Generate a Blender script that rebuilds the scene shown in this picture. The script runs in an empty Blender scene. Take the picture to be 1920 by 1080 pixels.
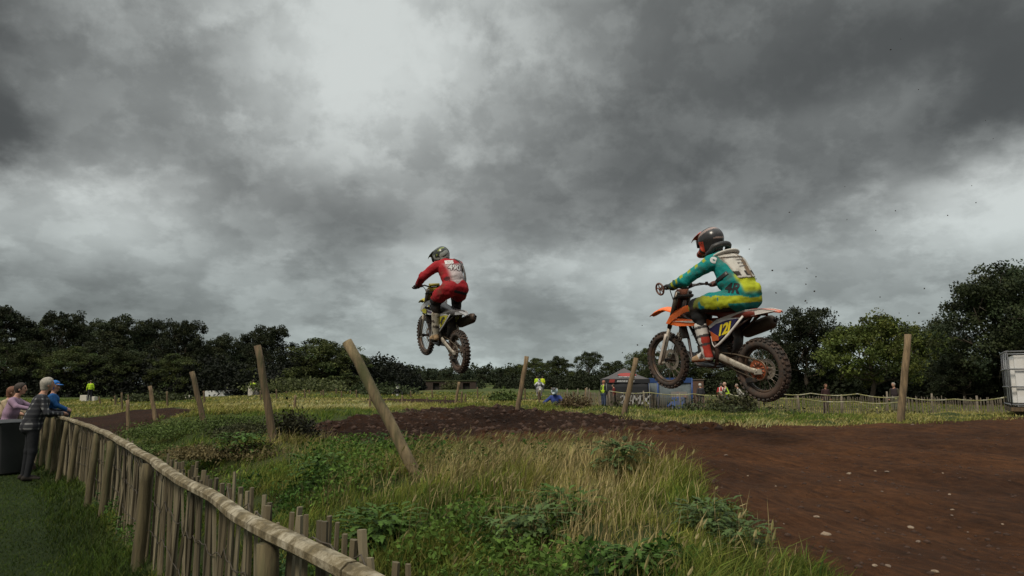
import bpy, bmesh, math, random
import numpy as np
from math import sin, cos, pi, radians, atan2, sqrt, exp
from mathutils import Vector, Matrix
from mathutils.bvhtree import BVHTree

random.seed(7)
rng = np.random.default_rng(11)
SC = bpy.context.scene
COL = SC.collection

# ------------------------------------------------------------------ camera
F_PX = 1300.0
PITCH = math.atan(182 / F_PX)
EYE = np.array([0.0, 0.0, 1.65])
cam_data = bpy.data.cameras.new('camera')
cam_data.sensor_width = 36
cam_data.lens = 36 * F_PX / 1920
cam_data.clip_start = 0.05
cam_data.clip_end = 5000
cam = bpy.data.objects.new('camera', cam_data)
cam.location = EYE
cam.rotation_euler = (pi / 2 + PITCH, 0, 0)
COL.objects.link(cam)
SC.camera = cam

# ------------------------------------------------------------------ sky
SUN_EL, SUN_AZ = radians(48), radians(215)      # azimuth clockwise from +Y : behind the camera, to its left
SKY_GAIN = 0.61
SKY_BLOBS = [(-0.360,0.051,-0.046),(-0.240,0.051,0.061),(-0.120,0.051,0.137),(0.000,0.051,0.162),(0.120,0.051,0.042),(0.240,0.051,0.024),(0.360,0.051,0.276),(-0.660,0.156,-0.098),(-0.540,0.156,-0.076),(-0.420,0.156,0.004),(-0.300,0.156,-0.047),(-0.180,0.156,0.077),(-0.060,0.156,-0.087),(0.060,0.156,-0.164),(0.180,0.156,0.039),(0.300,0.156,-0.153),(0.420,0.156,-0.045),(0.540,0.156,-0.022),(0.660,0.156,0.054),(-0.720,0.261,0.095),(-0.600,0.261,0.003),(-0.480,0.261,-0.037),(-0.360,0.261,0.158),(-0.240,0.261,-0.083),(-0.120,0.261,0.206),(0.000,0.261,0.052),(0.120,0.261,0.152),(0.240,0.261,0.344),(0.360,0.261,-0.003),(0.480,0.261,0.154),(0.600,0.261,-0.133),(0.720,0.261,0.106),(-0.660,0.366,0.062),(-0.540,0.366,0.419),(-0.420,0.366,-0.044),(-0.300,0.366,-0.031),(-0.180,0.366,-0.125),(-0.060,0.366,0.020),(0.060,0.366,-0.071),(0.180,0.366,-0.038),(0.300,0.366,-0.039),(0.420,0.366,-0.047),(0.540,0.366,0.140),(0.660,0.366,0.456),(-0.720,0.471,-0.270),(-0.600,0.471,-0.089),(-0.480,0.471,-0.034),(-0.360,0.471,-0.077),(-0.240,0.471,0.006),(-0.120,0.471,-0.011),(0.000,0.471,-0.010),(0.120,0.471,-0.062),(0.240,0.471,-0.059),(0.360,0.471,-0.030),(0.480,0.471,-0.096),(0.600,0.471,-0.182),(0.720,0.471,-0.065),(-0.660,0.576,0.002),(-0.540,0.576,0.055),(-0.420,0.576,-0.014),(-0.300,0.576,0.165),(-0.180,0.576,0.017),(-0.060,0.576,0.006),(0.060,0.576,0.005),(0.180,0.576,-0.064),(0.300,0.576,-0.033),(0.420,0.576,0.001),(0.540,0.576,0.095),(0.660,0.576,-0.124),(-0.720,0.681,-0.142),(-0.600,0.681,-0.035),(-0.480,0.681,-0.070),(-0.360,0.681,0.062),(-0.240,0.681,0.193),(-0.120,0.681,0.061),(0.000,0.681,0.073),(0.120,0.681,-0.067),(0.240,0.681,-0.026),(0.360,0.681,-0.076),(0.480,0.681,-0.120),(0.600,0.681,-0.060),(0.720,0.681,-0.058),(-0.660,0.786,-0.080),(-0.540,0.786,0.056),(-0.420,0.786,-0.003),(-0.300,0.786,0.206),(-0.180,0.786,0.158),(-0.060,0.786,0.036),(0.060,0.786,-0.010),(0.180,0.786,-0.018),(0.300,0.786,-0.042),(0.420,0.786,-0.009),(0.540,0.786,-0.042),(0.660,0.786,-0.087),(-0.720,0.891,-0.011),(-0.600,0.891,-0.028),(-0.480,0.891,0.003),(-0.360,0.891,0.014),(-0.240,0.891,0.259),(-0.120,0.891,0.095),(0.000,0.891,0.019),(0.120,0.891,-0.048),(0.240,0.891,-0.027),(0.360,0.891,-0.066),(0.480,0.891,-0.062),(0.600,0.891,-0.017),(0.720,0.891,-0.011)]
world = bpy.data.worlds.new('World')
SC.world = world
world.use_nodes = True
nt = world.node_tree
nt.nodes.clear()


def N(t, **kw):
    n = nt.nodes.new(t)
    for k, v in kw.items():
        setattr(n, k, v)
    return n


def L(a, b):
    nt.links.new(a, b)


def M(op, a, b=None, c=None, clamp=False):
    n = nt.nodes.new('ShaderNodeMath')
    n.operation = op
    n.use_clamp = clamp
    for i, v in enumerate((a, b, c)):
        if v is None:
            continue
        if isinstance(v, (int, float)):
            n.inputs[i].default_value = v
        else:
            nt.links.new(v, n.inputs[i])
    return n.outputs[0]


def build_world():
    tc = N('ShaderNodeTexCoord')
    sep = N('ShaderNodeSeparateXYZ')
    L(tc.outputs['Generated'], sep.inputs[0])
    x, y, z = sep.outputs
    az = M('ARCTAN2', x, y)
    el = M('MULTIPLY', M('ARCSINE', z), 1.7)
    # plan of the cloud base, used for the fine structure (clouds flatten towards the horizon)
    pl = N('ShaderNodeCombineXYZ')
    L(M('MULTIPLY', x, 1.0), pl.inputs[0])
    L(M('MULTIPLY', y, 1.0), pl.inputs[1])
    L(M('DIVIDE', z, M('ADD', M('MULTIPLY', M('MAXIMUM', z, 0.0), 0.5), 0.35)), pl.inputs[2])
    base = N('ShaderNodeCombineXYZ')
    L(az, base.inputs[0])
    L(el, base.inputs[1])
    # ragged edges: warp the plan with two octave groups of noise
    pos = base.outputs[0]
    for scale, amp, det in ((3.2, 0.13, 3.0), (9.0, 0.10, 6.0), (24.0, 0.045, 8.0)):
        no = N('ShaderNodeTexNoise')
        no.inputs['Scale'].default_value = scale
        no.inputs['Detail'].default_value = det
        no.inputs['Roughness'].default_value = 0.55
        L(pl.outputs[0], no.inputs['Vector'])
        sub = N('ShaderNodeVectorMath', operation='SUBTRACT')
        L(no.outputs['Color'], sub.inputs[0])
        sub.inputs[1].default_value = (0.5, 0.5, 0.5)
        mul = N('ShaderNodeVectorMath', operation='MULTIPLY')
        L(sub.outputs[0], mul.inputs[0])
        mul.inputs[1].default_value = (amp, amp, 0)
        ad = N('ShaderNodeVectorMath', operation='ADD')
        L(pos, ad.inputs[0])
        L(mul.outputs[0], ad.inputs[1])
        pos = ad.outputs[0]
    acc = None
    pos3 = pl.outputs[0]
    for a, e_, w in SKY_BLOBS:
        if abs(w) < 0.012:
            continue
        d = N('ShaderNodeVectorMath', operation='DISTANCE')
        L(pos, d.inputs[0])
        d.inputs[1].default_value = (a, e_, 0)
        d2 = M('MULTIPLY', d.outputs['Value'], d.outputs['Value'])
        g = M('EXPONENT', M('MULTIPLY', d2, -1 / (2 * 0.08 ** 2)))
        acc = M('MULTIPLY_ADD', g, w, 0.0 if acc is None else acc)
    # overcast sky brightens towards the zenith; raised above the view to light the ground
    zen = M('MULTIPLY', M('SMOOTH_MIN', M('MAXIMUM', M('SUBTRACT', z, 0.5), 0.0), 0.4, 0.1), 2.6)
    lum = M('ADD', M('ADD', acc, 0.235), zen)
    # wisps
    for scale, amt, det, ro in ((3.4, 0.30, 8.0, 0.52), (10.0, 0.30, 9.0, 0.6)):
        no = N('ShaderNodeTexNoise')
        no.inputs['Scale'].default_value = scale
        no.inputs['Detail'].default_value = det
        no.inputs['Roughness'].default_value = ro
        no.inputs['Distortion'].default_value = 0.35
        L(pl.outputs[0], no.inputs['Vector'])
        f = M('ADD', M('MULTIPLY', M('SUBTRACT', no.outputs['Fac'], 0.5), 2 * amt), 1.0)
        lum = M('MULTIPLY', lum, f)
    # ragged cloud edges
    no = N('ShaderNodeTexNoise')
    nt.nodes.remove(no)
    for sc_, lo_, hi_, am_ in ((5.6, 0.45, 0.57, 0.17), (15.0, 0.46, 0.58, 0.08)):
        no = N('ShaderNodeTexNoise')
        no.inputs['Scale'].default_value = sc_
        no.inputs['Detail'].default_value = 11.0
        no.inputs['Roughness'].default_value = 0.6
        L(pos3, no.inputs['Vector'])
        mr = N('ShaderNodeMapRange', interpolation_type='SMOOTHSTEP')
        mr.inputs['From Min'].default_value = lo_
        mr.inputs['From Max'].default_value = hi_
        mr.inputs['To Min'].default_value = 1 - am_
        mr.inputs['To Max'].default_value = 1 + am_
        L(no.outputs['Fac'], mr.inputs['Value'])
        lum = M('MULTIPLY', lum, mr.outputs[0])
    lum = M('SMOOTH_MAX', lum, 0.05, 0.05)
    lum = M('MULTIPLY', M('POWER', lum, 0.86), 0.95)
    lum = M('SMOOTH_MIN', lum, M('ADD', 0.60, M('MULTIPLY', zen, 3.0)), 0.3)
    tint = N('ShaderNodeMix', data_type='RGBA')
    tint.inputs['A'].default_value = (0.87, 1.0, 0.985, 1)      # low: faintly blue green
    tint.inputs['B'].default_value = (0.945, 1.0, 0.975, 1)    # high: grey
    L(M('MULTIPLY', z, 4.0, clamp=True), tint.inputs['Factor'])
    cl = N('ShaderNodeVectorMath', operation='SCALE')
    L(tint.outputs['Result'], cl.inputs[0])
    L(lum, cl.inputs['Scale'])
    sky = N('ShaderNodeTexSky', sky_type='NISHITA')
    sky.sun_disc = False
    sky.sun_elevation = SUN_EL
    sky.sun_rotation = SUN_AZ
    sks = N('ShaderNodeVectorMath', operation='SCALE')
    L(sky.outputs[0], sks.inputs[0])
    sks.inputs['Scale'].default_value = 1.0
    bg_sky = N('ShaderNodeBackground')                          # blue sky above the deck of cloud
    bg_sky.inputs['Strength'].default_value = 0.05
    L(sks.outputs[0], bg_sky.inputs['Color'])
    bg_cl = N('ShaderNodeBackground')
    bg_cl.inputs['Strength'].default_value = SKY_GAIN
    L(cl.outputs[0], bg_cl.inputs['Color'])
    mix = N('ShaderNodeMixShader')
    mix.inputs[0].default_value = 0.97
    L(bg_sky.outputs[0], mix.inputs[1])
    L(bg_cl.outputs[0], mix.inputs[2])
    out = N('ShaderNodeOutputWorld')
    L(mix.outputs[0], out.inputs[0])


build_world()

# ------------------------------------------------------------------ sun through the cloud
sun_d = bpy.data.lights.new('sun', 'SUN')
sun_d.energy = 1.5
sun_d.angle = radians(18)
sun_d.color = (1.0, 0.90, 0.74)
sun = bpy.data.objects.new('sun', sun_d)
sv = Vector((sin(SUN_AZ) * cos(SUN_EL), cos(SUN_AZ) * cos(SUN_EL), sin(SUN_EL)))
sun.rotation_euler = sv.to_track_quat('Z', 'Y').to_euler()
sun.location = (0, -20, 40)
COL.objects.link(sun)

SC.view_settings.view_transform = 'Standard'
SC.view_settings.look = 'None'
SC.view_settings.exposure = 0.85
SC.view_settings.gamma = 1.0
SC.view_settings.use_curve_mapping = False
try:
    SC.cycles.max_bounces = 6
    SC.cycles.diffuse_bounces = 3
    SC.cycles.transparent_max_bounces = 4
    world.cycles.sampling_method = 'MANUAL'
    world.cycles.sample_map_resolution = 512
except Exception:
    pass

# ------------------------------------------------------------------ helpers


def at(px, py, Y):
    """point of the place seen at a photograph pixel, at ground distance Y in front of the camera"""
    d = np.array([(px - 960) / F_PX,
                  cos(PITCH) - sin(PITCH) * (540 - py) / F_PX,
                  sin(PITCH) + cos(PITCH) * (540 - py) / F_PX])
    return EYE + d * (Y / d[1])


def tag(o, label=None, cat=None, group=None, kind=None):
    if label: o['label'] = label
    if cat: o['category'] = cat
    if group: o['group'] = group
    if kind: o['kind'] = kind
    return o


def empty(name, loc=(0, 0, 0), rz=0.0, matrix=None):
    o = bpy.data.objects.new(name, None)
    o.empty_display_size = 0.2
    COL.objects.link(o)
    if matrix is not None:
        o.matrix_world = matrix
    else:
        o.location = loc
        o.rotation_euler = (0, 0, rz)
    return o


def link(name, me, parent=None, mats=None):
    o = bpy.data.objects.new(name, me)
    COL.objects.link(o)
    if parent is not None:
        o.parent = parent
    for m in mats or []:
        me.materials.append(m)
    return o


def copy_tree(o, parent=None):
    c = o.copy()
    COL.objects.link(c)
    c.parent = parent
    for ch in list(o.children):
        copy_tree(ch, c)
    return c


def np_mesh(name, V, polys, cols=None, smooth=False, mat_idx=None):
    """fast mesh from numpy; polys is a list of (n,k) index arrays; cols one colour per vertex"""
    me = bpy.data.meshes.new(name)
    V = np.asarray(V, np.float32)
    polys = [np.asarray(p, np.int32) for p in polys if len(p)]
    loops = np.concatenate([p.ravel() for p in polys])
    sizes = np.concatenate([np.full(len(p), p.shape[1], np.int32) for p in polys])
    starts = np.concatenate([[0], np.cumsum(sizes)[:-1]]).astype(np.int32)
    me.vertices.add(len(V))
    me.vertices.foreach_set('co', V.ravel())
    me.loops.add(len(loops))
    me.loops.foreach_set('vertex_index', loops)
    me.polygons.add(len(sizes))
    me.polygons.foreach_set('loop_start', starts)
    try:
        me.polygons.foreach_set('loop_total', sizes)
    except Exception:
        pass
    if smooth:
        me.polygons.foreach_set('use_smooth', np.ones(len(sizes), bool))
    if mat_idx is not None:
        me.polygons.foreach_set('material_index', np.asarray(mat_idx, np.int32))
    me.update(calc_edges=True)
    me.validate()
    if cols is not None:
        a = me.color_attributes.new('Col', 'FLOAT_COLOR', 'POINT')
        c = np.ones((len(V), 4), np.float32)
        c[:, :3] = cols
        a.data.foreach_set('color', c.ravel())
    return me


def rot_to(d):
    """matrix whose z column is d"""
    return Vector(d).normalized().to_track_quat('Z', 'Y').to_matrix()


class MB:
    """collects shapes and links them as ONE mesh object"""

    def __init__(self):
        self.v, self.f, self.sm = [], [], []

    def add(self, vs, fs, smooth=False):
        b = len(self.v)
        self.v += [tuple(float(c) for c in p) for p in vs]
        self.f += [tuple(i + b for i in f) for f in fs]
        self.sm += [smooth] * len(fs)
        return self

    def box(self, c, s, rot=None, bevel=0.0):
        hx, hy, hz = s[0] / 2, s[1] / 2, s[2] / 2
        if bevel > 0:
            b = min(bevel, hx * .9, hy * .9, hz * .9)
            bm = bmesh.new()
            bmesh.ops.create_cube(bm, size=1)
            for v in bm.verts:
                v.co = Vector((v.co.x * s[0], v.co.y * s[1], v.co.z * s[2]))
            bmesh.ops.bevel(bm, geom=bm.edges[:], offset=b, segments=2, affect='EDGES')
            vs = [v.co.copy() for v in bm.verts]
            bm.verts.index_update()
            fs = [[v.index for v in f.verts] for f in bm.faces]
            bm.free()
        else:
            vs = [Vector((x, y, z)) for x in (-hx, hx) for y in (-hy, hy) for z in (-hz, hz)]
            fs = [(0, 1, 3, 2), (4, 6, 7, 5), (0, 4, 5, 1), (2, 3, 7, 6), (0, 2, 6, 4), (1, 5, 7, 3)]
        R = rot if rot is not None else Matrix.Identity(3)
        return self.add([R @ v + Vector(c) for v in vs], fs)

    def tube(self, pts, r, seg=10, cap=True, smooth=True, squash=None, up=None, twist=0.0):
        """swept tube; r number or list; squash = (a,b) scale of the section"""
        pts = [Vector(p) for p in pts]
        n = len(pts)
        rs = [r] * n if isinstance(r, (int, float)) else list(r)
        vs, fs = [], []
        upv = Vector(up) if up else None
        prev = None
        for i, p in enumerate(pts):
            t = (pts[min(i + 1, n - 1)] - pts[max(i - 1, 0)])
            if t.length < 1e-9: t = Vector((0, 0, 1))
            t.normalize()
            if prev is None:
                ref = upv if upv else (Vector((0, 0, 1)) if abs(t.z) < .9 else Vector((1, 0, 0)))
                a = (ref - t * ref.dot(t)).normalized()
            else:
                a = (prev - t * prev.dot(t)).normalized()
            prev = a
            b = t.cross(a)
            sa, sb = squash if squash else (1, 1)
            for k in range(seg):
                th = 2 * pi * (k + .5) / seg + twist
                vs.append(p + (a * cos(th) * sa + b * sin(th) * sb) * rs[i])
        for i in range(n - 1):
            for k in range(seg):
                k2 = (k + 1) % seg
                fs.append((i * seg + k, i * seg + k2, (i + 1) * seg + k2, (i + 1) * seg + k))
        self.add(vs, fs, smooth)
        if cap:
            b = len(self.v) - len(vs)
            self.f.append(tuple(b + k for k in reversed(range(seg)))); self.sm.append(False)
            self.f.append(tuple(b + (n - 1) * seg + k for k in range(seg))); self.sm.append(False)
        return self

    def lathe(self, prof, c=(0, 0, 0), axis=(0, 1, 0), seg=32, smooth=True, closed=False):
        """prof list of (radius, offset along axis)"""
        R = rot_to(axis)
        vs, fs = [], []
        m = len(prof)
        for k in range(seg):
            th = 2 * pi * k / seg
            for r, h in prof:
                vs.append(R @ Vector((r * cos(th), r * sin(th), h)) + Vector(c))
        mm = m if closed else m - 1
        for k in range(seg):
            k2 = (k + 1) % seg
            for j in range(mm):
                j2 = (j + 1) % m
                fs.append((k * m + j, k2 * m + j, k2 * m + j2, k * m + j2))
        return self.add(vs, fs, smooth)

    def ball(self, c, r, seg=14, rings=9, rot=None):
        rx, ry, rz = (r, r, r) if isinstance(r, (int, float)) else r
        R = rot if rot is not None else Matrix.Identity(3)
        vs, fs = [], []
        for i in range(rings + 1):
            ph = pi * i / rings
            for k in range(seg):
                th = 2 * pi * k / seg
                vs.append(R @ Vector((rx * sin(ph) * cos(th), ry * sin(ph) * sin(th), rz * cos(ph))) + Vector(c))
        for i in range(rings):
            for k in range(seg):
                k2 = (k + 1) % seg
                fs.append((i * seg + k, (i + 1) * seg + k, (i + 1) * seg + k2, i * seg + k2))
        return self.add(vs, fs, True)

    def grid(self, rows, thick=0.0, smooth=True, normal=None):
        """surface through rows of points; with thickness along its own normals"""
        m, n = len(rows), len(rows[0])
        P = np.array([[tuple(p) for p in r] for r in rows], float)
        vs = [tuple(p) for p in P.reshape(-1, 3)]
        fs = [(i * n + j, (i + 1) * n + j, (i + 1) * n + j + 1, i * n + j + 1) for i in range(m - 1) for j in range(n - 1)]
        if not thick:
            return self.add(vs, fs, smooth)
        du = np.gradient(P, axis=0); dv = np.gradient(P, axis=1)
        nn = np.cross(du, dv)
        nn /= np.maximum(np.linalg.norm(nn, axis=2, keepdims=True), 1e-9)
        Q = P - nn * thick
        k = m * n
        vs += [tuple(p) for p in Q.reshape(-1, 3)]
        fs += [(k + a, k + d, k + c, k + b) for a, b, c, d in list(fs)]
        rim = [i * n for i in range(m)] + [(m - 1) * n + j for j in range(1, n)] + \
              [i * n + n - 1 for i in range(m - 2, -1, -1)] + [j for j in range(n - 2, 0, -1)]
        for a, b in zip(rim, rim[1:] + rim[:1]):
            fs.append((a, k + a, k + b, b))
        return self.add(vs, fs, smooth)

    def slab(self, pts, off):
        """polygon outline in 3D thickened by the vector off"""
        n = len(pts)
        o = Vector(off)
        vs = [Vector(p) for p in pts] + [Vector(p) + o for p in pts]
        fs = [tuple(range(n)), tuple(range(2 * n - 1, n - 1, -1))]
        fs += [(i, n + i, n + (i + 1) % n, (i + 1) % n) for i in range(n)]
        return self.add(vs, fs)

    def mirror_y(self):
        m = MB()
        m.v = [(x, -y, z) for x, y, z in self.v]
        m.f = [tuple(reversed(f)) for f in self.f]
        m.sm = list(self.sm)
        return m

    def mesh(self, name):
        me = bpy.data.meshes.new(name)
        me.from_pydata(self.v, [], self.f)
        me.polygons.foreach_set('use_smooth', self.sm)
        me.update()
        bm = bmesh.new(); bm.from_mesh(me)
        bmesh.ops.recalc_face_normals(bm, faces=bm.faces[:])
        bm.to_mesh(me); bm.free()
        return me

    def build(self, name, m, parent=None, bevel=0.0):
        o = link(name, self.mesh(name), parent, [m])
        if bevel:
            b = o.modifiers.new('bevel', 'BEVEL'); b.width = bevel; b.segments = 2; b.limit_method = 'ANGLE'
        return o


# ------------------------------------------------------------------ materials
def mat(name, col, rough=0.7, metal=0.0, var=0.0, scale=8.0, col2=None, c2amt=0.5, c2scale=4.0, bump=0.0, bscale=30.0,
        stretch=(1, 1, 1), spec=0.5, attr=False, trans=0.0, c2sharp=0.15):
    """principled colour (or the 'Col' vertex colour), broken up by noise, a second colour in noise patches (mud, moss, wear), bump"""
    m = bpy.data.materials.new(name)
    m.use_nodes = True
    t = m.node_tree
    t.nodes.clear()
    out = t.nodes.new('ShaderNodeOutputMaterial')
    p = t.nodes.new('ShaderNodeBsdfPrincipled')
    p.inputs['Roughness'].default_value = rough
    p.inputs['Metallic'].default_value = metal
    p.inputs['Specular IOR Level'].default_value = spec
    tc = t.nodes.new('ShaderNodeTexCoord')
    mp = t.nodes.new('ShaderNodeMapping')
    mp.inputs['Scale'].default_value = stretch
    t.links.new(tc.outputs['Object'], mp.inputs[0])
    vec = mp.outputs[0]
    if attr:
        a = t.nodes.new('ShaderNodeAttribute'); a.attribute_name = 'Col'
        c = a.outputs['Color']
    else:
        r = t.nodes.new('ShaderNodeRGB'); r.outputs[0].default_value = (*col, 1)
        c = r.outputs[0]
    if var:
        n = t.nodes.new('ShaderNodeTexNoise'); n.inputs['Scale'].default_value = scale
        n.inputs['Detail'].default_value = 6; n.inputs['Roughness'].default_value = .65
        t.links.new(vec, n.inputs['Vector'])
        mr = t.nodes.new('ShaderNodeMapRange')
        mr.inputs['From Min'].default_value = .25; mr.inputs['From Max'].default_value = .75
        mr.inputs['To Min'].default_value = 1 - var; mr.inputs['To Max'].default_value = 1 + var
        t.links.new(n.outputs['Fac'], mr.inputs['Value'])
        s = t.nodes.new('ShaderNodeVectorMath'); s.operation = 'SCALE'
        t.links.new(c, s.inputs[0]); t.links.new(mr.outputs[0], s.inputs['Scale'])
        c = s.outputs[0]
    if col2 is not None:
        n = t.nodes.new('ShaderNodeTexNoise'); n.inputs['Scale'].default_value = c2scale
        n.inputs['Detail'].default_value = 7; n.inputs['Roughness'].default_value = .7
        t.links.new(vec, n.inputs['Vector'])
        mr = t.nodes.new('ShaderNodeMapRange')
        e0 = .78 - .56 * c2amt
        mr.inputs['From Min'].default_value = e0 - c2sharp * .5; mr.inputs['From Max'].default_value = e0 + c2sharp * .5
        t.links.new(n.outputs['Fac'], mr.inputs['Value'])
        mx = t.nodes.new('ShaderNodeMix'); mx.data_type = 'RGBA'
        t.links.new(mr.outputs[0], mx.inputs['Factor'])
        t.links.new(c, mx.inputs['A'])
        mx.inputs['B'].default_value = (*col2, 1)
        c = mx.outputs['Result']
    t.links.new(c, p.inputs['Base Color'])
    if bump:
        n = t.nodes.new('ShaderNodeTexNoise'); n.inputs['Scale'].default_value = bscale
        n.inputs['Detail'].default_value = 8; n.inputs['Roughness'].default_value = .65
        t.links.new(vec, n.inputs['Vector'])
        b = t.nodes.new('ShaderNodeBump'); b.inputs['Strength'].default_value = 1.0
        b.inputs['Distance'].default_value = bump
        t.links.new(n.outputs['Fac'], b.inputs['Height'])
        t.links.new(b.outputs[0], p.inputs['Normal'])
    if trans:
        tr = t.nodes.new('ShaderNodeBsdfTranslucent')
        t.links.new(c, tr.inputs['Color'])
        ms = t.nodes.new('ShaderNodeMixShader'); ms.inputs[0].default_value = trans
        t.links.new(p.outputs[0], ms.inputs[1]); t.links.new(tr.outputs[0], ms.inputs[2])
        t.links.new(ms.outputs[0], out.inputs[0])
    else:
        t.links.new(p.outputs[0], out.inputs[0])
    return m


MUD = (0.066, 0.04, 0.028)

# ------------------------------------------------------------------ terrain
FX, FY = -0.4, 2.0           # where the fence leaves the bottom of the view
NX, NY = 0.81, 0.587         # away from the fence, towards the track
DX, DY = -0.587, 0.81        # along the fence


def st(s, t):
    return FX + s * NX + t * DX, FY + s * NY + t * DY


def sdist(x, y):
    return (x - FX) * NX + (y - FY) * NY


CP = []
for t_ in (-2, 0, 3, 6, 9, 12, 17, 24):
    for s_ in (-12, -6, -3, -1.2, -0.35):
        CP.append((*st(s_, t_), 0.0))
    CP.append((*st(0, t_), 0.03))
for t_, prof in ((-2, ((.5, .35), (1, .66), (1.7, .82), (2.1, .84), (3, .86))),
                 (0, ((.5, .36), (1, .70), (1.7, .84), (2.1, .86))),
                 (1.6, ((.5, .36), (1, .72), (1.7, .88), (2.3, .97), (2.8, 1.04))),
                 (3.0, ((.5, .38), (1, .72), (1.66, .93), (2.3, .97))),
                 (4.8, ((.5, .35), (1, .66), (1.7, .88), (2.2, .92))),
                 (7.2, ((.5, .32), (1, .6), (1.89, .86))),
                 (9.5, ((.5, .28), (1, .5), (2, .88))),
                 (12, ((.5, .25), (1, .48), (2.05, .87))),
                 (17, ((.6, .2), (2, .8))), (24, ((.6, .2), (2, .7)))):
    for s_, z_ in prof:
        CP.append((*st(s_, t_), z_))
CP += [(1.42, 3.08, .86), (1.35, 3.9, .9), (1.3, 4.5, .98), (1.15, 5.2, 1.01), (.95, 5.6, 1.05), (0, 6.2, 1.0), (-1.2, 7.5, .93),
       (-2.3, 9, .86), (0, 8, .92), (0, 10, .98), (-1.5, 9.6, .92), (-3.3, 10.8, .94), (2, 2.7, .87), (2, 4, .9), (2.1, 6.2, .97),
       (2.4, 8, 1.02), (3, 10, 1.07), (4.2, 10.1, 1.08), (5.9, 10.3, 1.1), (8.1, 11, 1.15), (4, 6, 1.0), (5, 3, .9), (9, 6, 1.05),
       (2, 0, .85), (5, 0, .88), (10, 1, .95), (14, 6, 1.05), (14, 12, 1.2),
       (.5, 12, 1.04), (.46, 15, 1.13), (-2.7, 13.5, 1.04), (-2.1, 17, 1.05), (1.8, 13.5, 1.1),
       (3, 12.5, 1.1), (5.6, 12, 1.1), (8.5, 12.5, 1.12), (13, 14, 1.12), (.1, 15.8, 1.16), (2, 14.4, 1.16),
       (4, 17, .72), (9, 17, .7), (16, 20, .5), (3, 26, .4), (12, 26, .35), (22, 28, .2), (-1, 21, 1.0), (-4, 20, 1.0), (-6.5, 17, .98),
       (-9, 20, .76), (-12, 18, .62), (-14, 25, .62), (-18, 30, .5), (-10, 27, .85), (-4, 30, .9), (-20, 38, .4), (-8, 45, .65),
       (-30, 60, .3), (-10, 62, .8), (0, 35, .8), (0, 48, .55), (6, 40, .2), (15, 45, .05), (28, 42, .05), (10, 60, .05), (40, 60, 0),
       (-60, 60, .1), (-60, 110, 0), (-20, 110, .1), (20, 110, .6), (60, 110, 0), (0, 80, 1.0), (-6, 100, 1.0), (-20, 85, .7), (-40, 30, .1), (-60, 10, 0), (60, 20, .3), (-14, 40, .75), (-19.5, 63, 1.15), (-15, 66, .9), (-24, 62, .5)]
CP = np.array(CP, float)


def _u(r2):
    return np.where(r2 > 1e-12, r2 * np.log(np.maximum(r2, 1e-12)), 0)


def _fit():
    X = CP[:, :2]
    n = len(X)
    A = _u(((X[:, None] - X[None]) ** 2).sum(2)) + np.eye(n) * 0.02
    P = np.c_[np.ones(n), X]
    Mx = np.block([[A, P], [P.T, np.zeros((3, 3))]])
    return np.linalg.solve(Mx, np.r_[CP[:, 2], 0, 0, 0])


TPS = _fit()
_tab = rng.random((256, 256))


def vnoise(x, y):
    xi, yi = np.floor(x).astype(int), np.floor(y).astype(int)
    fx, fy = x - xi, y - yi
    fx, fy = fx * fx * (3 - 2 * fx), fy * fy * (3 - 2 * fy)
    g = lambda a, b: _tab[a & 255, b & 255]
    return (g(xi, yi) * (1 - fx) + g(xi + 1, yi) * fx) * (1 - fy) + (g(xi, yi + 1) * (1 - fx) + g(xi + 1, yi + 1) * fx) * fy - .5


def fbm(x, y, o=4, r=.55):
    s, a = 0, 1.0
    for i in range(o):
        s = s + a * vnoise(x * 2 ** i + 17 * i, y * 2 ** i + 5 * i)
        a *= r
    return s


def sstep(a, b, v):
    t = np.clip((v - a) / (b - a), 0, 1)
    return t * t * (3 - 2 * t)


def poly_dist(x, y, P):
    """signed distance to polygon, positive inside"""
    P = np.array(P, float)
    inside = np.zeros(x.shape, bool)
    d = np.full(x.shape, 1e9)
    for (x0, y0), (x1, y1) in zip(P, np.roll(P, -1, 0)):
        ex, ey = x1 - x0, y1 - y0
        tt = np.clip(((x - x0) * ex + (y - y0) * ey) / (ex * ex + ey * ey), 0, 1)
        d = np.minimum(d, np.hypot(x - x0 - tt * ex, y - y0 - tt * ey))
        c = ((y0 > y) != (y1 > y)) & (x < (x1 - x0) * (y - y0) / (y1 - y0 + 1e-12) + x0)
        inside ^= c
    return np.where(inside, d, -d)


TRACK = [(1.5, -2), (1.34, 3.08), (1.27, 3.9), (1.2, 4.5), (1.06, 5.2), (.88, 5.7), (.5, 6.7), (-.9, 8.1), (-2.4, 9.7), (-3.3, 10.7),
         (-3.1, 12.2), (-2.75, 13.5), (-2.1, 16.6), (-.8, 16.4), (.46, 15.0), (1.8, 13.3), (2.15, 11.2), (2.5, 10.15), (3.4, 10.0), (4.6, 10.15), (5.9, 10.4),
         (8.1, 11), (13, 12.2), (14, -2)]
DIRT2 = [(-14.8, 17), (-11, 15.6), (-8.6, 15.8), (-8.0, 18), (-9.8, 22), (-13, 25.5), (-20, 27)]
DIRT3 = [(-8.0, 18), (-7.3, 18.2), (-6.4, 22), (-7.5, 23), (-9.8, 22)]
DIRT4 = [(-22.6, 58), (-19.2, 58), (-19.4, 64), (-22.6, 64)]        # far jump face
DIRT5 = [(-6.3, 30), (-2.6, 28), (-2.0, 33), (-4, 37), (-7.5, 36)]
DIRT6 = [(-1, 55), (4, 60), (5, 66), (-1, 60)]


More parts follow.
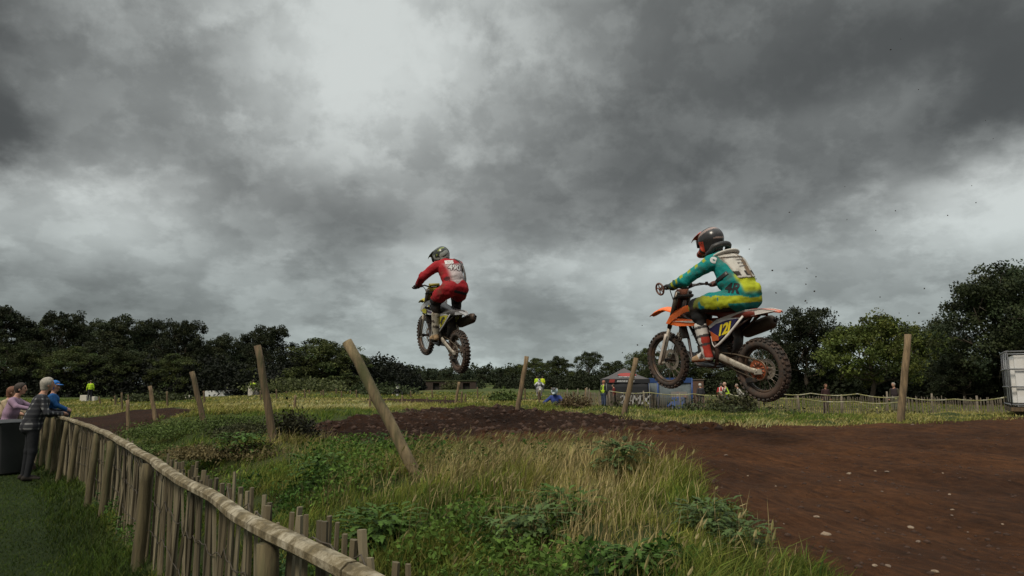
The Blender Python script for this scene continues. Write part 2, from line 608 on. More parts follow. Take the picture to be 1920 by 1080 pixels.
def dirt_mask(x, y):
    d = poly_dist(x, y, TRACK)
    near = (y > 14)
    for P in (DIRT2, DIRT3, DIRT4, DIRT5, DIRT6):
        d = np.maximum(d, poly_dist(x, y, P))
    d = d + .22 * fbm(x * 2.1, y * 2.1, 3) * np.where(y > 14, 2.5, 1)
    return d


def ground_z(x, y, rough=True, d=None):
    x = np.asarray(x, float); y = np.asarray(y, float)
    shp = x.shape
    xf, yf = x.ravel(), y.ravel()
    xc = np.clip(xf, -60, 60); yc = np.clip(yf, -6, 110)
    z = np.empty(len(xf))
    for i in range(0, len(xf), 20000):
        sl = slice(i, i + 20000)
        r2 = (xc[sl, None] - CP[None, :, 0]) ** 2 + (yc[sl, None] - CP[None, :, 1]) ** 2
        z[sl] = _u(r2) @ TPS[:-3] + TPS[-3] + TPS[-2] * xc[sl] + TPS[-1] * yc[sl]
    s = sdist(xf, yf)
    lawn = sstep(-.05, -.5, s) * sstep(60, 20, yf)
    z = z * (1 - lawn)
    far = sstep(95, 170, np.hypot(xf, yf))
    z = z * (1 - far) + far * .35
    # ground rises gently to the far hedges
    z = z + sstep(150, 420, yf) * 7.0 * sstep(-160, -20, xf) * sstep(200, 60, xf)
    if rough:
        if d is None:
            d = dirt_mask(xf, yf)
        else:
            d = d.ravel()
        md = sstep(-.05, .15, d)
        offl = 1 - lawn
        z = z + (1 - md) * offl * (.10 * fbm(xf * .9, yf * .9, 3) + .05 * fbm(xf * 3.1 + 9, yf * 3.1, 3)) * sstep(0, .6, s)
        amp = np.where((yf > 9.0) & (xf < 3), 1.0, .26)
        clods = np.maximum(fbm(xf * 3.0 + 31, yf * 3.0, 4, .7), -.3)
        z = z + md * amp * (.10 * clods + .055 * np.abs(fbm(xf * 9, yf * 9 + 7, 2)))
        # shallow ruts along the run up
        z = z + md * .028 * np.sin((xf * .86 + yf * .42) * 5.2 + 1.2 * fbm(xf * .4, yf * .4, 2) * 4) * sstep(12, 8, yf)
    return z.reshape(shp)


def axis_nodes(lo, hi, step, far_lo, far_hi, g=1.13):
    mid = list(np.arange(lo, hi + 1e-6, step))
    a, s = [], step
    p = lo
    while p > far_lo:
        s *= g; p -= s; a.append(p)
    b, s = [], step
    p = hi
    while p < far_hi:
        s *= g; p += s; b.append(p)
    return np.array(a[::-1] + mid + b)


gx = axis_nodes(-4.5, 7.0, .055, -1500, 1500, 1.09)
gy = axis_nodes(2.0, 13.5, .055, -60, 2600, 1.07)
GX, GY = np.meshgrid(gx, gy)
GD = dirt_mask(GX.ravel(), GY.ravel()).reshape(GX.shape)
GZ = ground_z(GX, GY, True, GD)


def hz(x, y):
    """height of the built ground"""
    x = np.asarray(x, float); y = np.asarray(y, float)
    i = np.clip(np.searchsorted(gx, x) - 1, 0, len(gx) - 2)
    j = np.clip(np.searchsorted(gy, y) - 1, 0, len(gy) - 2)
    fx = np.clip((x - gx[i]) / (gx[i + 1] - gx[i]), 0, 1); fy = np.clip((y - gy[j]) / (gy[j + 1] - gy[j]), 0, 1)
    return (GZ[j, i] * (1 - fx) + GZ[j, i + 1] * fx) * (1 - fy) + (GZ[j + 1, i] * (1 - fx) + GZ[j + 1, i + 1] * fx) * fy


def hz1(x, y):
    return float(hz(np.array([x]), np.array([y]))[0])


def ground_material(name, soil):
    m = bpy.data.materials.new(name)
    m.use_nodes = True
    t = m.node_tree; t.nodes.clear()
    nn = t.nodes.new; ln = t.links.new
    out = nn('ShaderNodeOutputMaterial'); p = nn('ShaderNodeBsdfPrincipled'); ln(p.outputs[0], out.inputs[0])
    p.inputs['Roughness'].default_value = .95; p.inputs['Specular IOR Level'].default_value = .18
    tc = nn('ShaderNodeTexCoord')

    def noise(sc, det=6, ro=.65, stretch=None, dist=0.0):
        n = nn('ShaderNodeTexNoise'); n.inputs['Scale'].default_value = sc; n.inputs['Detail'].default_value = det
        n.inputs['Roughness'].default_value = ro; n.inputs['Distortion'].default_value = dist
        if stretch:
            mp = nn('ShaderNodeMapping'); mp.vector_type = 'TEXTURE'; mp.inputs['Rotation'].default_value = (0, 0, stretch[0]); mp.inputs['Scale'].default_value = stretch[1]
            ln(tc.outputs['Object'], mp.inputs[0]); ln(mp.outputs[0], n.inputs[0])
        else:
            ln(tc.outputs['Object'], n.inputs[0])
        return n.outputs['Fac']

    def ramp(f, stops):
        r = nn('ShaderNodeValToRGB'); e = r.color_ramp.elements
        e[0].position, e[0].color = stops[0][0], (*stops[0][1], 1)
        e[1].position, e[1].color = stops[-1][0], (*stops[-1][1], 1)
        for pos, c in stops[1:-1]:
            q = e.new(pos); q.color = (*c, 1)
        ln(f, r.inputs[0]); return r.outputs[0]

    def mix(f, a, b, mode='MIX'):
        x = nn('ShaderNodeMix'); x.data_type = 'RGBA'; x.blend_type = mode
        if isinstance(f, float): x.inputs['Factor'].default_value = f
        else: ln(f, x.inputs['Factor'])
        for k, v in (('A', a), ('B', b)):
            if isinstance(v, tuple): x.inputs[k].default_value = (*v, 1)
            else: ln(v, x.inputs[k])
        return x.outputs['Result']

    # soil: dark damp and lighter dry clods, streaks along the run
    a = ramp(noise(1.3), [(.3, (.062, .0245, .0095)), (.5, (.105, .042, .0155)), (.72, (.155, .067, .026))])
    b = ramp(noise(14, 8, .75), [(.28, (.016, .007, .004)), (.55, (.09, .038, .0155)), (.8, (.2, .096, .045))])
    so = mix(.5, a, b)
    stk = ramp(noise(9.0, 8, .78, (radians(-70), (2.4, .55, 1))), [(.36, (.55, .55, .55)), (.66, (1.6, 1.55, 1.45))])
    so = mix(.9, so, stk, 'MULTIPLY')
    we = nn('ShaderNodeAttribute'); we.attribute_name = 'wet'
    so = mix(we.outputs['Fac'], so, mix(1.0, so, (.34, .34, .38), 'MULTIPLY'))
    so = mix(.85, so, ramp(noise(.5, 5, .6), [(.34, (.55, .53, .52)), (.62, (1.15, 1.13, 1.1))]), 'MULTIPLY')
    # turf: green with dry straw patches
    ga = ramp(noise(.16, 5, .6), [(.36, (.036, .062, .014)), (.54, (.066, .085, .022)), (.7, (.18, .15, .06))])
    gb = ramp(noise(2.6, 7, .7), [(.3, (.03, .05, .012)), (.55, (.06, .08, .022)), (.78, (.16, .14, .055))])
    gr = mix(.5, ga, gb)
    at_ = nn('ShaderNodeAttribute'); at_.attribute_name = 'dirt'
    nz = noise(9, 5, .7)
    ms = nn('ShaderNodeMath'); ms.operation = 'SUBTRACT'; ln(nz, ms.inputs[0]); ms.inputs[1].default_value = .5
    ad = nn('ShaderNodeMath'); ad.operation = 'MULTIPLY_ADD'; ln(ms.outputs[0], ad.inputs[0]); ad.inputs[1].default_value = .5; ln(at_.outputs['Fac'], ad.inputs[2])
    mr = nn('ShaderNodeMapRange'); mr.inputs['From Min'].default_value = -.06; mr.inputs['From Max'].default_value = .06
    ln(ad.outputs[0], mr.inputs[0])
    if soil == 'lawn':
        gr = mix(.6, ramp(noise(1.1, 6, .7), [(.3, (.018, .034, .007)), (.7, (.036, .058, .013))]), ramp(noise(24, 5, .7), [(.3, (.016, .03, .006)), (.7, (.04, .062, .016))]))
        ln(gr, p.inputs['Base Color'])
    else:
        ln(mix(mr.outputs[0], gr, so), p.inputs['Base Color'])
    bn = nn('ShaderNodeBump'); bn.inputs['Distance'].default_value = .055; bn.inputs['Strength'].default_value = 1.0
    hn = nn('ShaderNodeMath'); hn.operation = 'ADD'; ln(noise(22, 10, .75), hn.inputs[0]); ln(noise(70, 5, .7), hn.inputs[1])
    ln(hn.outputs[0], bn.inputs['Height']); ln(bn.outputs[0], p.inputs['Normal'])
    return m


def build_ground():
    ny, nx = GX.shape
    V = np.c_[GX.ravel(), GY.ravel(), GZ.ravel()]
    idx = np.arange(ny * nx).reshape(ny, nx)
    Q = np.stack([idx[:-1, :-1], idx[:-1, 1:], idx[1:, 1:], idx[1:, :-1]], -1).reshape(-1, 4)
    cx, cy = V[Q, 0].mean(1), V[Q, 1].mean(1)
    d = GD.ravel()[Q].mean(1)
    s = sdist(cx, cy)
    lawn = (s < 0.0) & (cy < 42) & (cx < 4)
    dirt = (d > 0) & ~lawn
    rest = ~lawn & ~dirt
    for name, sel, kindm in (('field', rest, 'field'), ('dirt_track', dirt, 'dirt'), ('lawn', lawn, 'lawn')):
        q = Q[sel]
        u, inv = np.unique(q, return_inverse=True)
        me = np_mesh(name, V[u], [inv.reshape(-1, 4)], smooth=True)
        a = me.attributes.new('dirt', 'FLOAT', 'POINT')
        a.data.foreach_set('value', GD.ravel()[u].astype(np.float32))
        wv = sstep(9.2, 10.2, V[u, 1] + .35 * V[u, 0] * 0 + .3 * fbm(V[u, 0], V[u, 1], 2)) * sstep(3.2, 1.8, V[u, 0])
        b_ = me.attributes.new('wet', 'FLOAT', 'POINT')
        b_.data.foreach_set('value', wv.astype(np.float32))
        o = link(name, me, None, [ground_material(name + '_ground', kindm)])
        tag(o, kind='structure')


build_ground()

# ------------------------------------------------------------------ trees
LEAF = mat('leaf_dark', (.03, .042, .016), .75, attr=True, spec=.25, trans=.18)
BARK = mat('bark', (.06, .047, .035), .95, var=.4, scale=3, bump=.02, bscale=6)


def unit(n):
    v = rng.normal(size=(n, 3))
    return v / np.linalg.norm(v, axis=1, keepdims=True)


def leaf_quads(P, size, up=.35, aspect=.62, cols=None):
    """one leaf-clump quad (folded, 4 verts) at each point"""
    n = len(P)
    nrm = unit(n) + np.array([0, 0, up]); nrm /= np.linalg.norm(nrm, axis=1, keepdims=True)
    a = np.cross(nrm, unit(n)); a /= np.maximum(np.linalg.norm(a, axis=1, keepdims=True), 1e-6)
    b = np.cross(nrm, a)
    s = (size * (.6 + .8 * rng.random(n)))[:, None]
    V = np.stack([P - a * s * .5, P - b * s * aspect * .5 + nrm * s * .06, P + a * s * .5, P + b * s * aspect * .5 + nrm * s * .06], 1)
    Q = np.arange(4 * n).reshape(n, 4)
    C = None if cols is None else np.repeat(cols, 4, 0)
    return V.reshape(-1, 3), Q, C


def tree_meshes(H, R, leaves=9000, leaf=.34, lobes=9, base=.22, tone=(.03, .042, .016), flat=.8, gaps=.5, vary=.28):
    """a trunk mesh (with limbs) and a crown mesh, base at the origin"""
    mb = MB()
    top = Vector((rng.normal() * .04 * H, rng.normal() * .04 * H, H * .62))
    tr = .028 * H
    pts = [Vector((0, 0, -.3)), Vector((0, 0, .05 * H)), top * .35 + Vector((rng.normal() * .02 * H, rng.normal() * .02 * H, 0)), top * .7, top]
    mb.tube(pts, [tr * 1.5, tr * 1.05, tr * .85, tr * .55, tr * .2], 8)
    # lobes of the crown
    C = []
    for i in range(lobes):
        th = 2 * pi * (i * .618 + .12 * rng.random()); h = (i + .5) / lobes
        rr = R * (.66 if h < .75 else .42) * (.75 + .4 * rng.random()) * (1 - .25 * max(0, h - .5))
        z = H * (base + .16 + (.88 - base - .16) * h) + rng.normal() * .02 * H
        lr = R * (.48 + .2 * rng.random()) * (1 - .28 * h)
        C.append((rr * cos(th), rr * sin(th), min(z, H - lr * flat), lr))
    C.append((0, 0, H * (1 - .30), R * .42))
    limbs = []
    for x, y, z, lr in C:
        s = pts[2].lerp(pts[4], min(max((z / H - .3) * 1.3, 0), .9))
        e = Vector((x, y, z))
        m_ = s.lerp(e, .5) + Vector((rng.normal() * .04 * H, rng.normal() * .04 * H, -.03 * H))
        mb.tube([s, m_, e], [tr * .42, tr * .28, tr * .1], 5)
        for q in range(3):
            d = Vector(unit(1)[0]) * lr * .85
            mb.tube([e.lerp(m_, .3), e + d * .5 + Vector((0, 0, .1 * lr)), e + d], [tr * .16, tr * .1, tr * .04], 4)
    # clumps on the lobes
    P, col = [], []
    nc = 30
    per = max(8, int(leaves / (len(C) * nc)))
    for x, y, z, lr in C:
        u = unit(nc)
        u[:, 2] = np.where(u[:, 2] < -.45, -u[:, 2], u[:, 2])
        keep = rng.random(nc) > gaps * .35
        rad = lr * (.55 + .5 * rng.random(nc) ** .7)
        cc = np.array([x, y, z]) + u * rad[:, None] * [1, 1, flat]
        for c in cc[keep]:
            cr = lr * (.2 + .2 * rng.random())
            g = rng.normal(size=(per, 3))
            gl = np.linalg.norm(g, axis=1, keepdims=True)
            g = g / gl * np.minimum(gl, 1.75) * cr * [.62, .62, .4]
            P.append(c + g)
            k = 1 + vary * rng.normal() * .8
            hue = rng.normal() * .08
            cl = np.array(tone) * k * [1 + hue + .05, 1, 1 - hue]
            col.append(np.clip(cl * (1 + .16 * rng.normal(size=(per, 1))), .006, .3))
    P = np.concatenate(P); col = np.concatenate(col)
    P[:, 2] *= H / np.percentile(P[:, 2], 99.7)
    P[:, :2] *= R * 1.12 / np.percentile(np.hypot(P[:, 0], P[:, 1]), 97)
    P[:, 2] = np.maximum(P[:, 2], H * base * .6)
    V, Q, Cc = leaf_quads(P, leaf, cols=col)
    crown = np_mesh('crown', V, [Q], Cc)
    crown.materials.append(LEAF)
    trunk = mb.mesh('trunk'); trunk.materials.append(BARK)
    return trunk, crown


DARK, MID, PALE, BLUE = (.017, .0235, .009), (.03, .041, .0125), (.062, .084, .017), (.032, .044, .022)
PROTO = {
    'oak': [tree_meshes(14, 5.5, 26000, .32, 11, .16, DARK, gaps=.6), tree_meshes(14, 5.2, 26000, .32, 10, .14, DARK, gaps=.8), tree_meshes(14, 5.6, 26000, .32, 12, .12, (.028, .038, .016), gaps=.4)],
    'round': [tree_meshes(11, 5.4, 24000, .27, 9, .08, MID, gaps=.3, vary=.35), tree_meshes(11, 5.2, 24000, .27, 9, .08, (.046, .062, .018), gaps=.35, vary=.45)],
    'near_oak': [tree_meshes(11, 4.9, 26000, .27, 13, .14, DARK, gaps=.6)],
    'pale': [tree_meshes(9.5, 5.0, 24000, .27, 12, .08, PALE, gaps=.5, vary=.42)],
    'big': [tree_meshes(15, 6.6, 38000, .3, 16, .1, (.028, .04, .016), gaps=.35, vary=.4)],
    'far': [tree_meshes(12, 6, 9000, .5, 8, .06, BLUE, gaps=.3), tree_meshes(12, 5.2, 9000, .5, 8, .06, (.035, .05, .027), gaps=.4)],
    'flat': [tree_meshes(12, 5.0, 18000, .27, 10, .34, MID, flat=.55, gaps=.9)],
}
NATH = {'oak': (14, 5.5), 'round': (11, 5.4), 'near_oak': (11, 4.9), 'pale': (9.5, 5), 'big': (15, 6.6), 'far': (12, 6), 'flat': (12, 5.0)}


def plant_tree(kind, px, top, width, Y, label, group, var=0, name='tree'):
    b = at(px, 730, Y)
    z0 = hz1(b[0], Y) - .1
    H = at(px, top, Y)[2] - z0
    r = width / 2 / F_PX * Y
    k = PROTO[kind][var % len(PROTO[kind])]
    e = empty(name, (b[0], Y, z0), rng.random() * 6.28)
    nh, nr = NATH[kind]
    e.scale = (r / (nr * 1.12), r / (nr * 1.12), H / (nh * 1.0))
    tag(e, label, 'tree', group)
    link('trunk', k[0], e); link('crown', k[1], e)
    return e


G1 = 'trees of the dark wood behind the left field'
LW = 'dark tree of the left wood, '
left_wood = [
    (6, 578, 140, 100, 'oak', 0, 'tall crown cut by the left edge of the photo'),
    (62, 598, 90, 104, 'round', 1, 'lower crown in the gap right of the edge tree'),
    (106, 585, 110, 102, 'oak', 1, 'pointed crown with sky holes above the plaid man'),
    (160, 603, 80, 108, 'oak', 2, 'small bump between two taller crowns'),
    (216, 596, 130, 100, 'oak', 2, 'broad high crown right of the pointed one'),
    (272, 600, 110, 103, 'oak', 0, 'middle of the long level treetop line'),
    (338, 602, 110, 98, 'oak', 1, 'rounded end of the long level treetop line'),
    (372, 640, 70, 112, 'round', 0, 'low crown where the treetops dip'),
    (415, 630, 90, 100, 'oak', 2, 'airy lower crown above the leaning stakes'),
    (462, 625, 80, 104, 'oak', 0, 'dark crown left of the tall stake'),
    (506, 612, 100, 96, 'oak', 1, 'upright crown just right of the tall stake'),
    (556, 655, 80, 108, 'round', 0, 'low shoulder beside the domed tree'),
]
for px, top, w, Y, k, v, lb in left_wood:
    plant_tree(k, px, top, w, Y, LW + lb, G1, v)
for i, (px, top, w, Y) in enumerate([(30, 640, 120, 92), (130, 650, 120, 91), (235, 655, 130, 93), (330, 665, 110, 91), (420, 690, 90, 92), (485, 685, 90, 91)]):
    lb = ['shadowy low tree at the wood edge behind the man in lilac', 'shadowy low tree at the wood edge right of the blue cap', 'shadowy low tree at the wood edge above the red soil bend',
          'shadowy low tree at the wood edge left of the slanted stake', 'shadowy low tree at the wood edge behind the slanted stake', 'shadowy low tree at the wood edge behind the tall stake'][i]
    plant_tree('round', px, top, w, Y, lb, 'low trees along the wood edge', i)
centre = [
    ('round', 612, 636, 170, 86, 'domed green tree left of the most slanted stake', 1),
    ('round', 666, 665, 80, 98, 'darker tree behind the most slanted stake', 0),
    ('round', 575, 690, 90, 84, 'low spreading tree under the domed tree', 0),
    ('round', 648, 700, 80, 82, 'low bushy tree behind the middle of the most slanted stake', 1),
    ('round', 728, 680, 62, 115, 'rounded dark tree right of the most slanted stake', 0),
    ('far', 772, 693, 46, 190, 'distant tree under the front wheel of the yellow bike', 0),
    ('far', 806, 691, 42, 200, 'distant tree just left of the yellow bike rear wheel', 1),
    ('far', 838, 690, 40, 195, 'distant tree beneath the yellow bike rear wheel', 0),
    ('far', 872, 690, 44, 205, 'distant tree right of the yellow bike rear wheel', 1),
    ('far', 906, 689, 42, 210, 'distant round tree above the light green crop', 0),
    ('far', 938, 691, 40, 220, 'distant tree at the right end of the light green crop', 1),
    ('round', 968, 684, 56, 135, 'dark tree left of the upright stake', 0),
    ('round', 1008, 672, 74, 125, 'rounded dark tree right of the upright stake', 1),
    ('round', 1048, 669, 62, 120, 'taller dark tree beside the flat topped tree', 0),
    ('flat', 1106, 660, 58, 110, 'flat topped tree standing clear of its neighbours', 0),
    ('round', 1085, 694, 60, 112, 'low dark tree under the flat topped tree', 1),
    ('round', 1150, 677, 64, 105, 'round tree behind the leaning stake by the tent', 0),
    ('round', 1205, 654, 80, 92, 'dark tree behind the black tent', 1),
    ('round', 1262, 655, 110, 86, 'dark tree seen through the front wheel of the orange bike', 0),
    ('round', 1330, 668, 110, 88, 'dark tree behind the rider boot of the orange bike', 1),
    ('round', 1400, 662, 110, 84, 'dark tree seen through the rear wheel of the orange bike', 0),
]
for k, px, top, w, Y, lb, v in centre:
    plant_tree(k, px, top, w, Y, lb, 'trees along the far hedges', v)
right = [
    ('near_oak', 1516, 579, 150, 78, 'dark oak with sky holes right of the orange bike', 0),
    ('near_oak', 1460, 630, 80, 88, 'lower dark tree against the orange bike rear tyre', 0),
    ('pale', 1634, 594, 190, 66, 'light green spreading tree left of the tall straight stake', 0),
    ('pale', 1742, 612, 130, 72, 'pale green tree behind the tall straight stake', 0),
    ('near_oak', 1765, 602, 110, 92, 'dark rounded tree between the pale tree and the biggest tree', 0),
    ('big', 1892, 501, 250, 56, 'biggest dark tree at the right edge of the photo', 0),
    ('big', 1965, 555, 170, 62, 'dark tree cut by the right edge above the white tank', 0),
    ('near_oak', 1808, 668, 110, 58, 'low dark tree under the biggest tree', 0),
    ('near_oak', 1585, 690, 120, 82, 'low shadowy tree under the light green tree', 0),
    ('near_oak', 1690, 690, 110, 84, 'low shadowy tree just left of the tall straight stake', 0),
]
for k, px, top, w, Y, lb, v in right:
    plant_tree(k, px, top, w, Y, lb, 'trees behind the right paling fence', v)


def leaf_band(name, pts, H, W, n, leaf, tone, vary=.3, kind='stuff', jag=.35):
    """a hedge or undergrowth following a line of plan points"""
    pts = np.array(pts, float)
    seg = np.hypot(*np.diff(pts, axis=0).T); cum = np.r_[0, np.cumsum(seg)]
    t = rng.random(n) * cum[-1]
    x = np.interp(t, cum, pts[:, 0]); y = np.interp(t, cum, pts[:, 1])
    off = (rng.random(n) - .5) * W
    dx = np.gradient(pts[:, 0]); dy = np.gradient(pts[:, 1])
    tx = np.interp(t, cum, dx); ty = np.interp(t, cum, dy); l = np.hypot(tx, ty)
    x = x - ty / l * off; y = y + tx / l * off
    hh = H * (1 + jag * 2 * fbm(x * 2.2 / H, y * 2.2 / H, 3)) * np.sqrt(np.clip(1 - (2 * off / W) ** 2, .05, 1))
    z = hz(x, y) + hh * rng.random(n) ** .6
    k = 1 + vary * fbm(x * 3 / H, z * 3 / H + y, 2) * 2 + .15 * rng.normal(size=n)
    col = np.clip(np.array(tone) * k[:, None], .005, .3)
    V, Q, C = leaf_quads(np.c_[x, y, z], leaf, cols=col)
    o = link(name, np_mesh(name, V, [Q], C), None, [LEAF])
    tag(o, kind=kind)
    return o


def gx_at(px, Y):
    return at(px, 730, Y)[0]


leaf_band('undergrowth', [(gx_at(p, y), y) for p, y in ((-60, 93), (120, 92), (300, 92), (450, 90), (560, 86), (700, 90), (760, 110))], 4.2, 7, 40000, .4, (.008, .011, .005))  # near-black leaf colour stands in for the shade under the canopy
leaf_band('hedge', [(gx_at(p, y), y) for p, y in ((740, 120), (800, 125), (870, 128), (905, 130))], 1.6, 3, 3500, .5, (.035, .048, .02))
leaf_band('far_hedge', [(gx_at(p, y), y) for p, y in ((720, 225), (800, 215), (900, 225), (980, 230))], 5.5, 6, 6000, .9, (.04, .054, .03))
leaf_band('hedgerow', [(gx_at(p, y), y) for p, y in ((945, 122), (1010, 112), (1090, 104), (1180, 96), (1290, 88), (1400, 84), (1480, 82))], 2.4, 5, 30000, .32, DARK)
leaf_band('thicket', [(gx_at(p, y), y) for p, y in ((1450, 84), (1560, 78), (1650, 74), (1750, 70), (1850, 60), (1990, 56))], 3.6, 6, 26000, .4, DARK)

# ------------------------------------------------------------------ post and rail fence with split palings, along the lawn
WOOD_RAIL = mat('rail_wood', (.115, .088, .043), .85, var=.7, scale=16, col2=(.36, .32, .24), c2amt=.36, c2scale=8, c2sharp=.2, bump=.012, bscale=28)
WOOD_POST = mat('post_wood', (.085, .068, .034), .9, var=.65, scale=30, col2=(.065, .075, .03), c2amt=.38, c2scale=7, bump=.009, bscale=40, stretch=(1, 1, .1))
WOOD_SLAT = [mat('slat_wood', (.10, .08, .046), .92, var=.4, scale=9, bump=.004, bscale=60, stretch=(1, 1, .12)),
             mat('slat_wood_dark', (.065, .052, .03), .92, var=.4, scale=9, bump=.004, bscale=60, stretch=(1, 1, .12)),
             mat('slat_wood_pale', (.16, .135, .085), .92, var=.35, scale=9, bump=.004, bscale=60, stretch=(1, 1, .12))]
WIRE = mat('rusty_wire', (.09, .075, .06), .7, .6, var=.3)


def rail_pt(px, py, z):
    d = at(px, py, 1.0) - EYE
    k = (z - EYE[2]) / d[2]
    return EYE + d * k


rail_px = [(860, 1165, 1.10), (790, 1120, 1.10), (712, 1079, 1.095), (650, 1048, 1.095), (585, 1019, 1.10), (520, 988, 1.095), (455, 955, 1.09), (400, 921, 1.09), (345, 893, 1.09), (318, 877, 1.085),
           (294, 860, 1.085), (272, 847, 1.09), (245, 832, 1.09), (222, 819, 1.085), (200, 808, 1.085), (170, 796, 1.09), (142, 787, 1.10), (118, 780, 1.11), (104, 776.5, 1.11)]
RAIL = [Vector(rail_pt(x, y, z)) for x, y, z in rail_px]
# extend under the camera side and behind the spectators
RAIL = [RAIL[0] + (RAIL[0] - RAIL[1]).normalized() * 1.6] + RAIL
RAIL2 = [RAIL[-1] + Vector((-.35, .5, .0)), Vector((*at(66, 771, 15.0)[:2], 1.1)), Vector((*at(47, 765, 17.0)[:2], 1.1)),
         Vector((*at(28, 757.5, 20.0)[:2], 1.12)), Vector((*at(-5, 751.5, 24)[:2], 1.12)), Vector((*at(-60, 748, 30)[:2], 1.12))]
ALL = RAIL + RAIL2
cumL = [0.0]
for a, b in zip(ALL, ALL[1:]):
    cumL.append(cumL[-1] + (Vector((b.x, b.y)) - Vector((a.x, a.y))).length)


def along(s):
    x = float(np.interp(s, cumL, [p.x for p in ALL])); y = float(np.interp(s, cumL, [p.y for p in ALL])); z = float(np.interp(s, cumL, [p.z for p in ALL]))
    e = .15
    d = Vector((float(np.interp(s + e, cumL, [p.x for p in ALL])) - float(np.interp(s - e, cumL, [p.x for p in ALL])),
                float(np.interp(s + e, cumL, [p.y for p in ALL])) - float(np.interp(s - e, cumL, [p.y for p in ALL])), 0)).normalized()
    return Vector((x, y, z)), d, Vector((d.y, -d.x, 0))      # point, direction, side towards the track


def s_of_px(px, lo=0, hi=None):
    """distance along the fence of the rail seen at photograph column px"""
    best, bs = 1e9, 0
    for s in np.arange(lo, hi or cumL[len(RAIL) - 1], .01):
        p, _, _ = along(s)
        v = np.array(p) - EYE
        dep = v[1] * cos(PITCH) + v[2] * sin(PITCH)
        if dep < .2: continue
        q = 960 + F_PX * v[0] / dep
        if abs(q - px) < best: best, bs = abs(q - px), s
    return bs


def build_fence():
    p0, _, _ = along(1.5)
    e = empty('paling_fence', (p0.x, p0.y, 0))
    tag(e, 'weathered wooden rail fence with split palings curving along the lawn', 'fence')
    inv = Vector((p0.x, p0.y, 0))

    def loc(P): return [Vector(p) - inv for p in P]
    # rails: half round lengths butted end to end
    joints = [0.0, s_of_px(662), s_of_px(483), s_of_px(296), s_of_px(212), s_of_px(150), cumL[len(RAIL) - 1]]
    for a, b in zip(joints, joints[1:]):
        n = max(3, int((b - a) / .12))
        P, R = [], []
        for i in range(n + 1):
            s = a + .006 + (b - a - .012) * i / n
            p, d, side = along(s)
            w = .003 * sin(s * 3.3)
            P.append(p + Vector((0, 0, -.032 + w)) + side * .004 * sin(s * 5))
            R.append(.042 + .003 * sin(s * 1.7 + a) + .0012 * sin(s * 9))
        MB().tube(loc(P), R, 8, squash=(.8, 1.0), up=(0, 0, 1), smooth=False).build('rail', WOOD_RAIL, e)
    s0, s1 = cumL[len(RAIL)], cumL[-1]
    for k in range(4):
        a, b = s0 + (s1 - s0) * k / 4, s0 + (s1 - s0) * (k + 1) / 4
        P = [along(a + .01 + (b - a - .02) * i / 6)[0] + Vector((0, 0, -.03)) for i in range(7)]
        MB().tube(loc(P), .05, 8, up=(0, 0, 1)).build('rail', WOOD_RAIL, e)
    # posts on the lawn side
    spec = [(s_of_px(700) - .9, .05, 0), (s_of_px(512), .045, .01), (s_of_px(282), .047, .0), (s_of_px(213), .045, .05), (s_of_px(186), .042, .10), (s_of_px(148), .042, .06),
            (s_of_px(128), .04, .10), (s_of_px(113), .045, 0.0)]
    spec += [(s_of_px(107) + .25, .05, .0), (s0 + .5, .05, 0), (s0 + 2.4, .05, 0), (s0 + 4.2, .05, 0), (s0 + 6.4, .05, 0), (s0 + 9, .05, 0), (s0 + 12, .05, 0)]
    for s, r, lean in spec:
        p, d, side = along(s)
        top = p + Vector((0, 0, -.07)) - side * .012
        g = hz1(top.x, top.y)
        ft = Vector((top.x, top.y, g - .25)) + d * lean * (-1) - side * (.03 + lean * .5)
        P = [ft.lerp(top, i / 8) + Vector((.006 * sin(i * 1.7 + s), .006 * cos(i * 2.1 + s), 0)) for i in range(9)]
        MB().tube(loc(P), [r * (1.06 - .1 * i / 8 + .03 * sin(i * 2.3 + s)) for i in range(9)], 12).build('post', WOOD_POST, e)
    # palings on the track side: individual split slats
    var = []
    for k in range(10):
        mb = MB()
        P = [Vector((.006 * sin(i * .9 + k) + .02 * sin(k * 2 + i * .55), 0, -.55 + 1.1 * i / 6)) for i in range(7)]
        mb.tube(P, [(.0155 + .0055 * ((k * 7) % 5) / 4) * (1 - .12 * (i / 6) ** 2 + .08 * sin(i * 1.9 + k)) for i in range(7)], 5, squash=(.62, 1.0), smooth=False, up=(0, 1, 0), twist=k * .5)
        me = mb.mesh('slat'); me.materials.append(WOOD_SLAT[k % 3])
        var.append(me)
    s = .15
    i = 0
    wires = {}
    end = cumL[-1] - .2
    sB = s_of_px(300)
    s_vis = s_of_px(735)
    while s < end and i < 296:
        p, d, side = along(s)
        gap = .07 if s < sB else .07
        if s > s0 - .4: gap = .12
        near = s < sB
        offv = .075 if near else .06
        tall = (1.13 + .05 * rng.normal() * .6) if near else 1.02 + .03 * rng.normal()
        base = p + side * (offv + .012 * rng.normal())
        g = hz1(base.x, base.y)
        topz = p.z + (.055 - .06 * sstep(cumL[3], sB, s) + .035 * rng.normal() if near else -.07 + .03 * rng.normal())
        if s < s_vis: topz = p.z - .06
        sc = (topz - g + .05) / 1.1
        o = link('slat', var[int(rng.integers(10))], e)
        o.location = Vector((base.x, base.y, (topz + g - .05) / 2)) - inv
        o.rotation_euler = (.03 * rng.normal(), .025 * rng.normal() + .03, atan2(d.y, d.x) + .3 * rng.normal())
        o.scale = (.85 + .5 * rng.random(), .85 + .4 * rng.random(), sc)
        for h in (.32, .62, .93):
            wires.setdefault(h, []).append(p + side * (offv - .03) + Vector((0, 0, g + (topz - g) * h - p.z)) )
        s += gap * (.7 + .65 * rng.random())
        i += 1
    for h, P in wires.items():
        MB().tube(loc(P), .0028, 5).build('wire', WIRE, e)
    return e


FENCE = build_fence()

